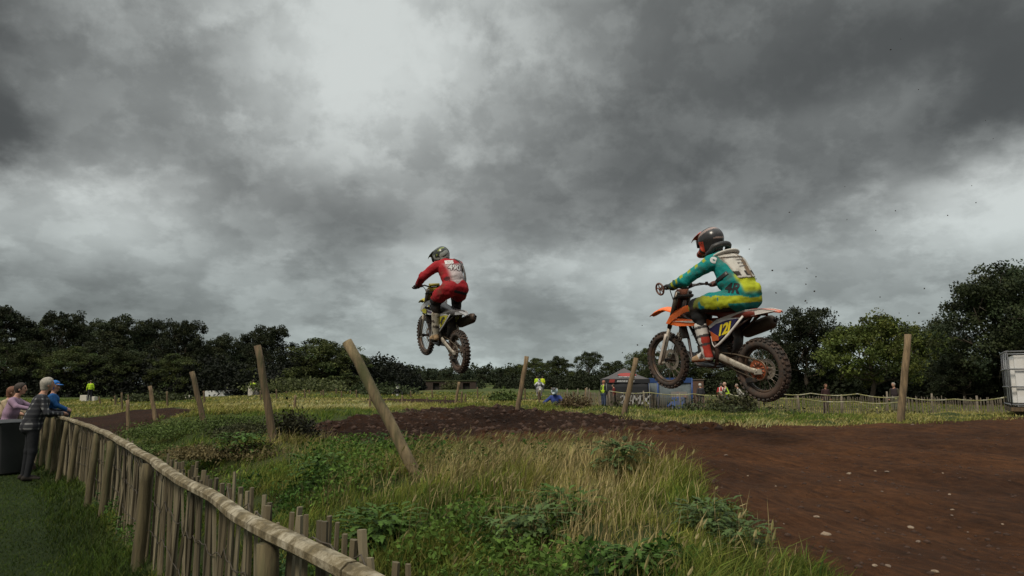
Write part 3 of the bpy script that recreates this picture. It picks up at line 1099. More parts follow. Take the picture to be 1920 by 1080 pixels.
# ------------------------------------------------------------------ stakes along the track
STAKE = mat('stake_wood', (.10, .068, .037), .88, var=.65, scale=30, col2=(.05, .055, .022), c2amt=.35, c2scale=9, bump=.009, bscale=40, stretch=(1, 1, .1))
STAKE_PALE = mat('stake_wood_pale', (.175, .122, .067), .88, var=.65, scale=30, col2=(.07, .05, .03), c2amt=.38, c2scale=9, bump=.008, bscale=40, stretch=(1, 1, .1))
STAKE_MOSS = mat('stake_wood_mossy', (.16, .12, .066), .9, var=.65, scale=30, col2=(.075, .075, .03), c2amt=.38, c2scale=5, bump=.009, bscale=40, stretch=(1, 1, .12))


def stake(top_px, base_px, Y, wpx, m, label, group='stakes lining the track', dY=0.0, seg=10, name='stake', taper=.9):
    b = at(*base_px, Y)
    g = hz1(b[0], b[1])
    # keep the foot on the ground along the same line of sight
    for _ in range(12):
        Yn = Y
        b = at(*base_px, Yn)
        g = hz1(b[0], b[1])
        break
    t = at(*top_px, Y + dY)
    b, t = Vector(b), Vector(t)
    dirv = (b - t).normalized()
    foot = b.copy()
    k = 0
    while foot.z > hz1(foot.x, foot.y) - .15 and k < 40:
        foot += dirv * .05; k += 1
    r = wpx / 2 / F_PX * Y
    mb = MB()
    n = 9
    P = [foot.lerp(t, i / (n - 1)) - foot + Vector((.1 * r * sin(i * 2.1), .1 * r * cos(i * 1.7), 0)) for i in range(n)]
    mb.tube(P, [r * (1.05 + (taper - 1.05) * i / (n - 1)) * (1 + .03 * sin(i * 3.3)) for i in range(n)], seg)
    o = mb.build(name, m)
    o.location = foot
    tag(o, label, 'stake', group)
    return o


stake((651, 640), (772, 872), 5.4, 21, STAKE_MOSS, 'thick mossy stake leaning far over left in the middle of the bank', dY=.05)
stake((483, 648), (513, 826), 9.0, 14, STAKE, 'tall brown stake tilted left at the end of the dirt strip')
stake((360, 697), (385, 802), 13.0, 10, STAKE, 'slanted stake among weeds right of the paling fence')
stake((281, 724), (292, 790), 17.0, 7.5, STAKE_PALE, 'pale stake at the right end of the red soil bend')
stake((239, 750), (241, 815), 15.6, 6.5, STAKE_PALE, 'thin pale upright stake in front of the red soil bend')
stake((228, 736), (229, 769), 30, 3.6, STAKE, 'thin dark stake beyond the red soil bend')
stake((313, 734), (314, 766), 30, 3.8, STAKE, 'short brown stake between two slanted stakes in the left field')
stake((382, 733), (384, 764), 32, 3.8, STAKE, 'short brown stake just right of the slanted weedy stake')
stake((988, 668), (972, 758), 14.6, 9.5, STAKE_PALE, 'tall stake tilted right beyond the dirt, left of the far rider')
stake((1193, 671), (1174, 758), 12.4, 10, STAKE_PALE, 'stake tilted right in front of the black tent')
stake((1703, 627), (1690, 770), 10.6, 13, STAKE_PALE, 'tall straight stake on the right in front of pale trees')
stake((861, 716), (854, 758), 24, 5.5, STAKE_PALE, 'short leaning stake under the yellow bike')
stake((554, 741), (551, 781), 17.5, 5, STAKE_PALE, 'short pale stake left of the dirt strip')
stake((694, 742), (693, 779), 18.5, 4.2, STAKE_PALE, 'white topped stake left of the most slanted stake foot')
stake((704, 753), (704, 778), 18.8, 3.2, STAKE, 'small grey stake beside the white topped stake')
stake((754, 741), (755, 772), 22, 3.6, STAKE_PALE, 'pale stake by the far rider in black')
stake((801, 745), (801, 765), 30, 4, STAKE, 'brown stake by the far red soil patch')
stake((866, 734), (865, 762), 27, 4, STAKE, 'grey stake just right of the short leaning stake')
stake((873, 738), (873, 759), 30, 3, STAKE, 'thin dark stake of the close pair under the yellow bike')
stake((835, 742), (835, 762), 32, 3.2, STAKE, 'thin stake right of the far red soil patch')
stake((905, 744), (905, 756), 36, 2.8, STAKE_PALE, 'tiny pale stake in the straw grass right of the yellow bike')
stake((1098, 728), (1098, 750), 40, 2.6, STAKE_PALE, 'white stake right of the far rider in blue')
stake((1034, 726), (1034, 752), 40, 2.2, STAKE, 'thin stake left of the far rider in blue')
stake((1107, 735), (1108, 754), 42, 2.2, STAKE, 'thin brown stake left of the marshal by the tent')
sm = [(488, 732), (518, 730), (571, 730), (606, 731), (630, 729), (668, 731), (696, 731), (640, 733), (602, 733), (657, 732), (240, 740), (215, 742), (186, 744), (895, 726), (984, 728), (1010, 734), (770, 733), (810, 731), (580, 731), (537, 733), (1060, 735), (1075, 733)]
SL = ['just left of the white block right of the tall stake', 'just right of the white block behind the tall stake', 'on the grassy hump, left of its top', 'on the grassy hump, right of its top', 'in front of the domed tree trunk',
      'at the upper part of the most slanted stake', 'just right of the yellow vest by the most slanted stake', 'right of the grassy hump crest', 'low beside the stake right of the hump', 'midway between the hump and the most slanted stake',
      'right of the marshal on the left', 'closest on the right to the marshal on the left', 'touching the pale block on the left', 'above the straw right of the yellow bike', 'behind the foot of the tall right tilted stake', 'below the pair of yellow vests',
      'right of the far rider in black', 'left of the brick shelter', 'over the middle of the grassy hump', 'left end of the grassy hump', 'right of the far rider in blue helmet', 'between the far rider in blue and the tent']
for i, (px, py) in enumerate(sm):
    stake((px, py), (px + 1, 752), 42 + (i % 5) * 4, 3, STAKE, 'tiny distant stake ' + SL[i], 'distant stakes along the field edge', seg=6)

# ------------------------------------------------------------------ motocross bikes (x forward, y left, z up, origin at the rear axle)
RUBBER = mat('muddy_rubber', (.03, .026, .023), .85, var=.3, scale=12, col2=MUD, c2amt=.5, c2scale=9, bump=.004, bscale=50)
RIMM = mat('muddy_rim', (.055, .048, .042), .5, .4, var=.3, scale=10, col2=(.12, .075, .05), c2amt=.5, c2scale=8)
SPOKE = mat('spoke_steel', (.28, .25, .22), .5, .7, var=.3, scale=20, col2=(.13, .09, .065), c2amt=.5, c2scale=12)
STEEL = mat('dull_alloy', (.42, .38, .32), .55, .35, var=.25, scale=10, col2=(.17, .12, .085), c2amt=.38, c2scale=9)
DARKMET = mat('dark_engine_metal', (.035, .034, .033), .55, .5, var=.4, scale=15, col2=MUD, c2amt=.45, c2scale=8)
BLACKP = mat('black_plastic', (.018, .018, .019), .5, var=.3, scale=10, col2=(.06, .042, .03), c2amt=.35, c2scale=7)
FORKM = mat('fork_tube', (.05, .043, .036), .35, .6, var=.3, scale=10, col2=(.1, .075, .055), c2amt=.4)
SILM = mat('silencer_metal', (.085, .062, .047), .55, .5, var=.35, scale=6, col2=(.05, .03, .022), c2amt=.42, c2scale=6)
CHAINM = mat('chain_steel', (.13, .1, .07), .5, .6, var=.4, scale=40)


def plast(name, col, mud=.2):
    return mat(name, col, .42, var=.12, scale=6, col2=(col[0] * .35 + .05, col[1] * .35 + .03, col[2] * .35 + .022), c2amt=mud, c2scale=9, c2sharp=.25, bump=.001, bscale=40)


def tyre_mb(R, sec, half, knobs, kh):
    mb = MB()
    prof = []
    for k in range(13):
        th = -pi * .62 + 2 * pi * .62 * k / 12
        prof.append((R - kh - sec / 2 + cos(th) * sec / 2, sin(th) * half))
    prof.append((R - sec * 1.02, half * .7)); prof.append((R - sec * 1.02, -half * .7))
    mb.lathe(prof, axis=(0, 1, 0), seg=56, closed=True)
    for i in range(knobs):
        for row, (yy, rr, wy) in enumerate(((-.78, .80, .34), (-.28, .985, .4), (.28, .985, .4), (.78, .80, .34))):
            th = 2 * pi * (i + (.5 if row in (1, 2) else 0)) / knobs
            rad = R - kh - sec / 2 + sec / 2 * rr * (1 if row in (1, 2) else .86) + kh * .42
            Rm = Matrix.Rotation(-th, 3, 'Y')
            c = Rm @ Vector((rad, 0, 0)) + Vector((0, yy * half * .93, 0))
            # block: radial x, width y, along z
            mb.box(c, (kh * 1.9, half * wy, 2 * pi * R / knobs * .5), Rm @ Matrix.Rotation(yy * .9, 3, 'Z'))
    return mb


def wheel(parent, x, R, sec, half, rimr, disc_y, disc_r, hubc, sprocket=None):
    rb = MB()
    rb.lathe([(rimr, -.026), (rimr - .022, -.016), (rimr - .026, 0), (rimr - .022, .016), (rimr, .026), (rimr - .006, .012), (rimr - .009, 0), (rimr - .006, -.012)], axis=(0, 1, 0), seg=48, closed=True)
    w = rb.build('wheel', RIMM, parent)
    w.location = (x, 0, 0)
    tyre_mb(R, sec, half, 34, .014).build('tyre', RUBBER, w)
    h = MB().lathe([(.001, -.075), (.024, -.075), (.03, -.05), (.022, -.03), (.022, .03), (.03, .05), (.024, .075), (.001, .075)], axis=(0, 1, 0), seg=18)
    h.build('hub', hubc, w)
    s = MB()
    for i in range(32):
        th = 2 * pi * i / 32; sd = 1 if i % 2 else -1; tw = .32 * (1 if (i // 2) % 2 else -1)
        s.tube([(.028 * cos(th + tw), .045 * sd, .028 * sin(th + tw)), ((rimr - .02) * cos(th), .006 * sd, (rimr - .02) * sin(th))], .0022, 4, cap=False)
    s.build('spokes', SPOKE, w)
    d = MB()
    n = 40
    ring = []
    for r in (disc_r, disc_r * .66):
        for yy in (disc_y - .002, disc_y + .002):
            ring.append((r, yy))
    d.lathe([ring[0], ring[1], ring[3], ring[2]], axis=(0, 1, 0), seg=n, closed=True, smooth=False)
    for i in range(5):
        th = 2 * pi * i / 5
        d.tube([(.02 * cos(th), disc_y, .02 * sin(th)), (disc_r * .7 * cos(th + .4), disc_y, disc_r * .7 * sin(th + .4))], .005, 5)
    d.build('brake_disc', STEEL, w)
    return w


def dirt_bike(M4, label, pal, sil_end, number, steer=0.0):
    e = empty('dirt_bike', matrix=M4)
    tag(e, label, 'motocross bike')
    P = {k: plast(k + '_plastic', v) for k, v in pal.items() if isinstance(v, tuple)}
    body, body2, panel, accent, tail, fend, seatc = (P[k] for k in ('shroud', 'shroud_stripe', 'panel', 'accent', 'tail', 'fender', 'seat'))
    hubm = mat('hub_' + number, pal['hubcol'], .5, .3, var=.3, scale=12, col2=MUD, c2amt=.35, c2scale=10)
    # wheels
    wheel(e, 1.48, .352, .078, .043, .276, -.062, .13, DARKMET)
    rw = wheel(e, 0.0, .337, .094, .058, .243, -.066, .11, hubm)
    # sprocket with holes: ring, spider and teeth
    s = MB()
    s.lathe([(.108, .062), (.108, .069), (.082, .069), (.082, .062)], axis=(0, 1, 0), seg=48, closed=True, smooth=False)
    s.lathe([(.05, .062), (.05, .069), (.018, .069), (.018, .062)], axis=(0, 1, 0), seg=24, closed=True, smooth=False)
    for i in range(12):
        th = 2 * pi * i / 12
        s.tube([(.045 * cos(th), .0655, .045 * sin(th)), (.086 * cos(th + .12), .0655, .086 * sin(th + .12))], .0115, 6)
    for i in range(48):
        th = 2 * pi * i / 48
        s.box((.111 * cos(th), .0655, .111 * sin(th)), (.007, .005, .006), Matrix.Rotation(-th, 3, 'Y'))
    s.build('sprocket', hubm, rw)
    # fork
    for sy in (1, -1):
        MB().tube([(1.302, .1 * sy, .415), (1.125, .1 * sy, .85)], .0285, 14).build('fork_tube', FORKM, e)
        sl = MB().tube([(1.478, .1 * sy, -.025), (1.458, .1 * sy, .03), (1.302, .1 * sy, .415)], [.02, .024, .0235], 12)
        sl.box((1.477, .092 * sy, -.008), (.06, .05, .075), Matrix.Rotation(radians(22), 3, 'Y'), .008)
        sf = sl.build('fork_slider', STEEL, e)
        g = MB().grid([[(1.505 + dx - (z_ + .02) * .41, (.1 + yo) * sy, z_) for dx, yo in ((-.045, .036), (.0, .034), (.018, 0), (.0, -.028))] for z_ in (-.05, 0.0, .08, .17, .26, .34)], .003)
        g.build('fork_guard', P['guard'], e)
    ax = MB().tube([(1.48, -.125, 0), (1.48, .125, 0)], .012, 10).build('axle', STEEL, e)
    MB().box((1.43, -.075, .03), (.075, .035, .1), Matrix.Rotation(radians(20), 3, 'Y'), .012).build('brake_caliper', DARKMET, e)
    for (x, z) in ((1.275, .485), (1.155, .785)):
        MB().box((x - .02, 0, z), (.1, .27, .035), Matrix.Rotation(radians(22), 3, 'Y'), .012).build('triple_clamp', DARKMET, e)
    # bars
    hb = MB()
    bar = [(.985, .41, .905), (.995, .3, .915), (1.05, .19, .935), (1.085, .12, .91), (1.09, .05, .89), (1.09, -.05, .89), (1.085, -.12, .91), (1.05, -.19, .935), (.995, -.3, .915), (.985, -.41, .905)]
    hb.tube(bar, .0125, 10)
    hbo = hb.build('handlebar', BLACKP, e)
    MB().tube([(1.088, -.09, .93), (1.088, .09, .93)], .026, 10).build('bar_pad', P['pad'], hbo)
    for sy in (1, -1):
        MB().tube([(.997, .285 * sy, .916), (.984, .42 * sy, .905)], .017, 10).build('grip', BLACKP, hbo)
        MB().tube([(1.01, .27 * sy, .925), (1.07, .29 * sy, .93), (1.055, .41 * sy, .905)], .006, 6).build('lever', DARKMET, hbo)
        MB().box((1.0, .255 * sy, .93), (.03, .035, .045), None, .006).build('lever_perch', DARKMET, hbo)
    # guards at the grip ends: open oval ring with cross bars
    if pal.get('ringguard'):
        for sy in (1,):
            gb = MB()
            n = 22
            c = Vector((1.06, .425 * sy, .9))
            ring = [c + Vector((.062 * cos(2 * pi * k / n), .012 * sin(2 * pi * k / n), .066 * sin(2 * pi * k / n))) for k in range(n + 1)]
            gb.tube(ring, .0115, 8, cap=False)
            for k in (0, 4, 8, 12, 16):
                gb.tube([c + Vector((0, .004, 0)), ring[k + 1]], .007, 6)
            gb.ball(c, .018)
            gb.tube([c, (.99, .41 * sy, .905)], .012, 8)
            gb.build('hand_guard', mat('guard_brown_%d' % sy, (.13, .055, .04), .5, var=.3, col2=MUD, c2amt=.4), hbo)
    # front number plate
    npl = MB().grid([[(1.265 + dx - (z_ - .66) * .42, y_ * w, z_) for y_, dx in ((-.11, -.035), (-.06, 0), (0, .012), (.06, 0), (.11, -.035))] for z_, w in ((.60, .7), (.68, .95), (.78, 1.05), (.88, .85))], .004)
    npl.build('number_plate', P['plate'], e)
    # front fender
    def arc(x, z, w, drop, n=7): return [(x, w * (2 * k / (n - 1) - 1), z - drop * (2 * k / (n - 1) - 1) ** 2) for k in range(n)]
    fe = MB().grid([arc(1.735, .545, .03, .012), arc(1.70, .568, .055, .02), arc(1.62, .612, .068, .028), arc(1.52, .648, .076, .034), arc(1.42, .662, .08, .036), arc(1.31, .65, .085, .045), arc(1.2, .60, .07, .03), arc(1.12, .50, .062, .02)], .005)
    fe.build('front_fender', fend, e)
    # tank and shrouds
    tk = MB()
    for x, z0, z1, w in ((1.06, .55, .68, .09), (1.0, .5, .71, .115), (.92, .47, .715, .125), (.84, .46, .705, .115), (.76, .47, .68, .09)):
        pass
    tk.grid([[(x, w * sin(a), (z0 + z1) / 2 + (z1 - z0) / 2 * cos(a)) for a in np.linspace(-pi, pi, 15)] for x, z0, z1, w in
             ((1.07, .58, .62, .02), (1.05, .55, .68, .09), (1.0, .5, .705, .11), (.92, .47, .71, .118), (.84, .46, .70, .11), (.76, .48, .675, .085), (.72, .55, .6, .02))])
    tk.build('fuel_tank', BLACKP, e)
    MB().lathe([(.001, .02), (.028, .02), (.03, 0)], c=(.93, 0, .70), axis=(0, 0, 1), seg=16).build('fuel_cap', P['pad'], e)

    def yfun(x): return float(np.interp(x, [.5, .7, .85, 1.0, 1.15, 1.27], [.105, .115, .14, .175, .195, .185]))

    def side_slab(pts, extra=0.0, th=.006, yf=None):
        mbs = []
        yf = yf or yfun
        for sy in (1, -1):
            q = [(x, (yf(x) + extra) * sy, z) for x, z in pts]
            mbs.append(MB().slab(q, (0, -th * sy, 0)))
        return mbs
    for mb_ in side_slab([(.84, .705), (.95, .685), (1.08, .632), (1.18, .572), (1.268, .475), (1.20, .468), (1.13, .515), (1.02, .578), (.93, .615), (.84, .63)]):
        mb_.build('shroud', body, e, .003)
    for mb_ in side_slab([(1.265, .472), (1.2, .535), (1.05, .54), (.85, .525), (.66, .535), (.56, .5), (.62, .455), (.86, .452), (1.08, .447)], -.006):
        mb_.build('lower_shroud', body, e, .003)
    for mb_ in side_slab([(1.14, .505), (.9, .512), (.68, .515), (.64, .497), (.9, .489)], .0, .009):
        mb_.build('shroud_stripe', body2, e, .002)
    if pal.get('shroud_mark'):
        for mb_ in side_slab([(1.16, .50), (1.08, .535), (.99, .53), (1.0, .462), (1.1, .455)], .002, .009):
            mb_.build('shroud_panel', P['mark'], e, .002)
    for sy in (1, -1):
        rd = MB().box((1.06, .105 * sy, .43), (.035, .1, .27), Matrix.Rotation(radians(18), 3, 'Y'), .006)
        for k in range(8):
            rd.box((1.078 - .03 + .012 * k * 0 + (k - 3.5) * -.009, .105 * sy, .43 + (k - 3.5) * .03), (.045, .094, .006), Matrix.Rotation(radians(18), 3, 'Y'))
        rd.build('radiator', DARKMET, e)
    # seat
    st_ = []
    for x, zt, w in ((.86, .712, .06), (.78, .69, .075), (.62, .66, .085), (.42, .642, .1), (.22, .64, .105), (.06, .65, .1), (-.04, .652, .08)):
        st_.append([(x, w * 1.05, zt - .085), (x, w, zt - .03), (x, w * .8, zt - .006), (x, 0, zt), (x, -w * .8, zt - .006), (x, -w, zt - .03), (x, -w * 1.05, zt - .085)])
    MB().grid(st_, .01).build('seat', seatc, e)
    # rear fender and white side covers
    rf = MB().grid([[(x, w * q, z - .02 * q * q) for q in np.linspace(-1, 1, 7)] for x, z, w in ((.16, .62, .055), (.04, .637, .058), (-.08, .643, .055), (-.18, .638, .05), (-.25, .63, .035), (-.285, .624, .015))], .006)
    rf.build('rear_fender', tail, e)
    yb = lambda x: float(np.interp(x, [-.3, -.1, .2, .45, .62], [.03, .085, .115, .132, .125]))
    for mb_ in side_slab([(.63, .455), (.5, .53), (.32, .585), (.1, .642), (-.1, .652), (-.27, .632), (-.1, .60), (.06, .572), (.17, .548), (.34, .523), (.50, .475), (.6, .42)], 0, .006, yb):
        mb_.build('tail_cover', P['cover'], e, .003)
    for mb_ in side_slab([(.6, .43), (.5, .485), (.34, .53), (.19, .552), (.26, .47), (.36, .38), (.47, .305), (.575, .29)], .004, .006, yb):
        mb_.build('number_panel', panel, e, .003)
    for mb_ in side_slab([(.595, .40), (.47, .345), (.47, .30), (.575, .285)], .007, .005, yb):
        mb_.build('panel_corner', accent, e, .002)
    # white frame edge round the panel
    for sy in (1, -1):
        MB().tube([(.13, yb(.13) * sy, .575), (.22, (yb(.2) + .006) * sy, .48), (.33, (yb(.33) + .008) * sy, .37), (.46, (yb(.46) + .006) * sy, .265), (.54, .13 * sy, .222), (.575, .125 * sy, .25), (.6, .12 * sy, .34)], [.012, .014, .015, .014, .012, .01, .008], 8, squash=(1, .6)).build('panel_edge', P['cover'], e)
    # number
    cu = bpy.data.curves.new('number', 'FONT'); cu.body = number; cu.size = .17; cu.extrude = .0015; cu.align_x = 'CENTER'; cu.align_y = 'CENTER'; cu.space_character = .88; cu.offset = .006
    tmp = bpy.data.objects.new('tmp', cu); COL.objects.link(tmp)
    dg = bpy.context.evaluated_depsgraph_get()
    me0 = bpy.data.meshes.new_from_object(tmp.evaluated_get(dg)); bpy.data.objects.remove(tmp)
    me0.materials.clear(); me0.materials.append(mat('number_' + number, pal['numcol'], .5, var=.15, col2=MUD, c2amt=.2))
    for sy in (1, -1):
        me = me0.copy()
        co = np.zeros(len(me.vertices) * 3); me.vertices.foreach_get('co', co); co = co.reshape(-1, 3)
        ca, sa = cos(radians(18)), sin(radians(18))
        u, v, w = co[:, 0] + co[:, 1] * .18, co[:, 1], co[:, 2]
        # reading direction: towards the tail on the left side of the bike
        X = .385 - sy * (u * ca) - v * .10
        Z = .425 + u * sa * (1 if sy > 0 else -1) + v * ca
        Y = sy * (np.array([yb(x) for x in X]) + .0065 + w)
        me.vertices.foreach_set('co', np.c_[X, Y, Z].ravel()); me.update()
        if sy < 0: me.flip_normals()
        link('number', me, e)
    # engine
    en = MB()
    en.box((.70, 0, .17), (.34, .2, .2), Matrix.Rotation(radians(8), 3, 'Y'), .03)
    en.box((.80, 0, .34), (.15, .16, .2), Matrix.Rotation(radians(12), 3, 'Y'), .02)
    en.box((.82, 0, .45), (.17, .15, .06), Matrix.Rotation(radians(12), 3, 'Y'), .015)
    for k in range(5): en.box((.79 + .006 * k, 0, .27 + .03 * k), (.175, .185, .008), Matrix.Rotation(radians(12), 3, 'Y'))
    en.lathe([(.001, .125), (.07, .125), (.08, .1), (.08, -.1), (.07, -.125), (.001, -.125)], c=(.74, 0, .16), axis=(0, 1, 0), seg=24)
    en.lathe([(.001, .115), (.05, .115), (.055, .1), (.055, -.13), (.001, -.13)], c=(.61, 0, .13), axis=(0, 1, 0), seg=20)
    en.box((.58, .0, .3), (.16, .12, .16), None, .03)
    en.build('engine', DARKMET, e)
    fr = MB()
    for sy in (1, -1):
        fr.tube([(1.17, .03 * sy, .62), (1.0, .085 * sy, .53), (.75, .11 * sy, .46), (.57, .11 * sy, .36), (.52, .11 * sy, .18), (.56, .1 * sy, .02)], [.03, .026, .022, .022, .026, .02], 8)
        fr.tube([(1.17, .02 * sy, .58), (1.02, .06 * sy, .28), (.94, .1 * sy, .06), (.84, .11 * sy, -.005), (.6, .1 * sy, -.01), (.54, .1 * sy, .05)], .017, 8)
        fr.tube([(.62, .09 * sy, .46), (.3, .08 * sy, .55), (-.02, .06 * sy, .59)], .013, 8)
        fr.tube([(.55, .1 * sy, .24), (.3, .09 * sy, .42), (.05, .06 * sy, .57)], .012, 8)
    fr.tube([(1.22, 0, .46), (1.13, 0, .75)], .034, 12)
    fr.build('frame', P['framec'], e)
    MB().grid([[(x, y_, z + abs(y_) * .25) for y_ in (-.13, -.07, 0, .07, .13)] for x, z in ((1.0, .12), (.93, .02), (.84, -.035), (.7, -.045), (.58, -.03))], .006).build('skid_plate', BLACKP, e)
    # swingarm
    for sy in (1, -1):
        sw = MB().tube([(.60, .075 * sy, .12), (.5, .085 * sy, .105), (.3, .09 * sy, .05), (.1, .092 * sy, .0), (-.03, .092 * sy, -.015)], [.042, .046, .04, .034, .03], 8, squash=(1, .42), up=(0, 0, 1))
        sw.box((-.02, .095 * sy, -.012), (.1, .03, .06), Matrix.Rotation(radians(8), 3, 'Y'), .008)
        sw.build('swingarm', STEEL, e)
    MB().tube([(-.01, -.12, 0), (-.01, .12, 0)], .013, 10).build('axle', STEEL, e)
    ch = []
    for k in range(15):
        a = pi / 2 + .05 + (pi + .2 - .1) * k / 14
        ch.append((.106 * cos(a + .12) - .0, .0655, .106 * sin(a + .12)))
    fs_ = [(.635 + .036 * cos(a), .0655, .125 + .036 * sin(a)) for a in np.linspace(-pi / 2 - .1, pi / 2 - .1, 7)]
    loop = ch + [(.3, .0655, -.03)] + fs_ + [(.3, .0655, .15)] + [ch[0]]
    MB().tube(loop, .0085, 6, cap=False).build('chain', CHAINM, e)
    MB().box((.10, .065, -.115), (.16, .028, .05), Matrix.Rotation(radians(10), 3, 'Y'), .008).build('chain_guide', BLACKP, e)
    sh = MB().tube([(.50, 0, .46), (.44, 0, .12)], .02, 10)
    for k in range(9): sh.lathe([(.042, -.006), (.05, 0), (.042, .006)], c=(.495 - .006 * k, 0, .43 - .028 * k), axis=(-.17, 0, -.98), seg=16)
    sh.build('shock', DARKMET, e)
    MB().grid([[(x, y_, z) for y_ in (-.075, -.03, .03, .075)] for x, z in ((.42, .56), (.36, .45), (.31, .33), (.33, .2), (.38, .12))], .006).build('mud_flap', BLACKP, e)
    # exhaust
    MB().tube([(.88, -.02, .36), (.97, -.05, .30), (.98, -.1, .2), (.86, -.15, .2), (.66, -.155, .29), (.46, -.14, .36), (.36, -.145, .375)], .022, 10).build('exhaust_pipe', SILM, e)
    a, b = Vector((.38, -.148, .365)), Vector(sil_end)
    d = (b - a)
    si = MB().tube([a, a + d * .06, a + d * .14, a + d * .85, a + d * .93, b], [.03, .055, .07, .073, .064, .038], 8, squash=(1.12, .75), up=(0, 0, 1))
    so = si.build('silencer', SILM, e)
    MB().lathe([(.018, 0), (.022, 0), (.022, .03), (.018, .03)], c=b, axis=d.normalized(), seg=14, closed=True).build('exhaust_tip', BLACKP, so)
    for sy in (1, -1):
        pg = MB().box((.585, .19 * sy, .062), (.05, .11, .014), None, .004)
        for k in range(5): pg.box((.565 + .01 * k, .19 * sy, .074), (.004, .1, .012))
        pg.build('footpeg', DARKMET, e)
    MB().tube([(.62, .12, .13), (.70, .15, .12), (.80, .155, .13)], .008, 6).build('gear_lever', STEEL, e)
    MB().tube([(.62, -.12, .1), (.72, -.16, .08), (.82, -.165, .1)], .008, 6).build('brake_pedal', STEEL, e)
    # cables and headlight-less front clutter
    cb = MB()
    for sy in (1, -1):
        cb.tube([(1.02, .26 * sy, .92), (1.16, .2 * sy, .93), (1.24, .1 * sy, .84), (1.2, .05 * sy, .6), (1.05, .03 * sy, .5)], .006, 6)
    cb.tube([(1.03, -.25, .92), (1.2, -.16, .9), (1.3, -.11, .6), (1.4, -.12, .25), (1.44, -.1, .05)], .006, 6)
    cb.build('cables', BLACKP, e)
    return e


def bike_matrix(o, yaw, pitch, roll):
    return Matrix.Translation(o) @ Matrix.Rotation(radians(yaw), 4, 'Z') @ Matrix.Rotation(-radians(pitch), 4, 'Y') @ Matrix.Rotation(radians(roll), 4, 'X')


BM_R = bike_matrix((2.6577, 7.4, 1.8124), 119.13, 5.71, -7)
BM_L = bike_matrix((-.8276, 10.9, 2.1715), 118.57, 13.65, -6)
OR, WH = (.85, .165, .03), (.62, .57, .52)
bike_orange = dirt_bike(BM_R, 'orange motocross bike with white tail in mid air on the right',
                        dict(shroud=OR, shroud_stripe=WH, panel=(.022, .02, .085), accent=(.5, .11, .035), tail=(.5, .13, .075), fender=OR, seat=(.16, .03, .02), guard=(.5, .43, .37), plate=(.22, .09, .06),
                             pad=(.05, .03, .03), cover=(.62, .59, .57), framec=(.05, .03, .025), mark=OR, hubcol=(.32, .08, .03), numcol=(.75, .6, .03), ringguard=True),
                        (-.07, -.15, .515), '12J')
bike_yellow = dirt_bike(BM_L, 'yellow and white motocross bike with nose up in mid air on the left',
                        dict(shroud=(.4, .4, .41), shroud_stripe=(.12, .08, .16), panel=(.4, .37, .03), accent=(.42, .42, .4), tail=(.3, .3, .31), fender=(.42, .36, .05), seat=(.05, .046, .045), guard=(.06, .05, .045), plate=(.42, .3, .04),
                             pad=(.25, .2, .02), cover=(.33, .33, .34), framec=(.05, .045, .04), mark=(.4, .37, .04), hubcol=(.09, .07, .055), numcol=(.03, .03, .03), ringguard=False, shroud_mark=True),
                        (-.24, -.15, .575), '49')

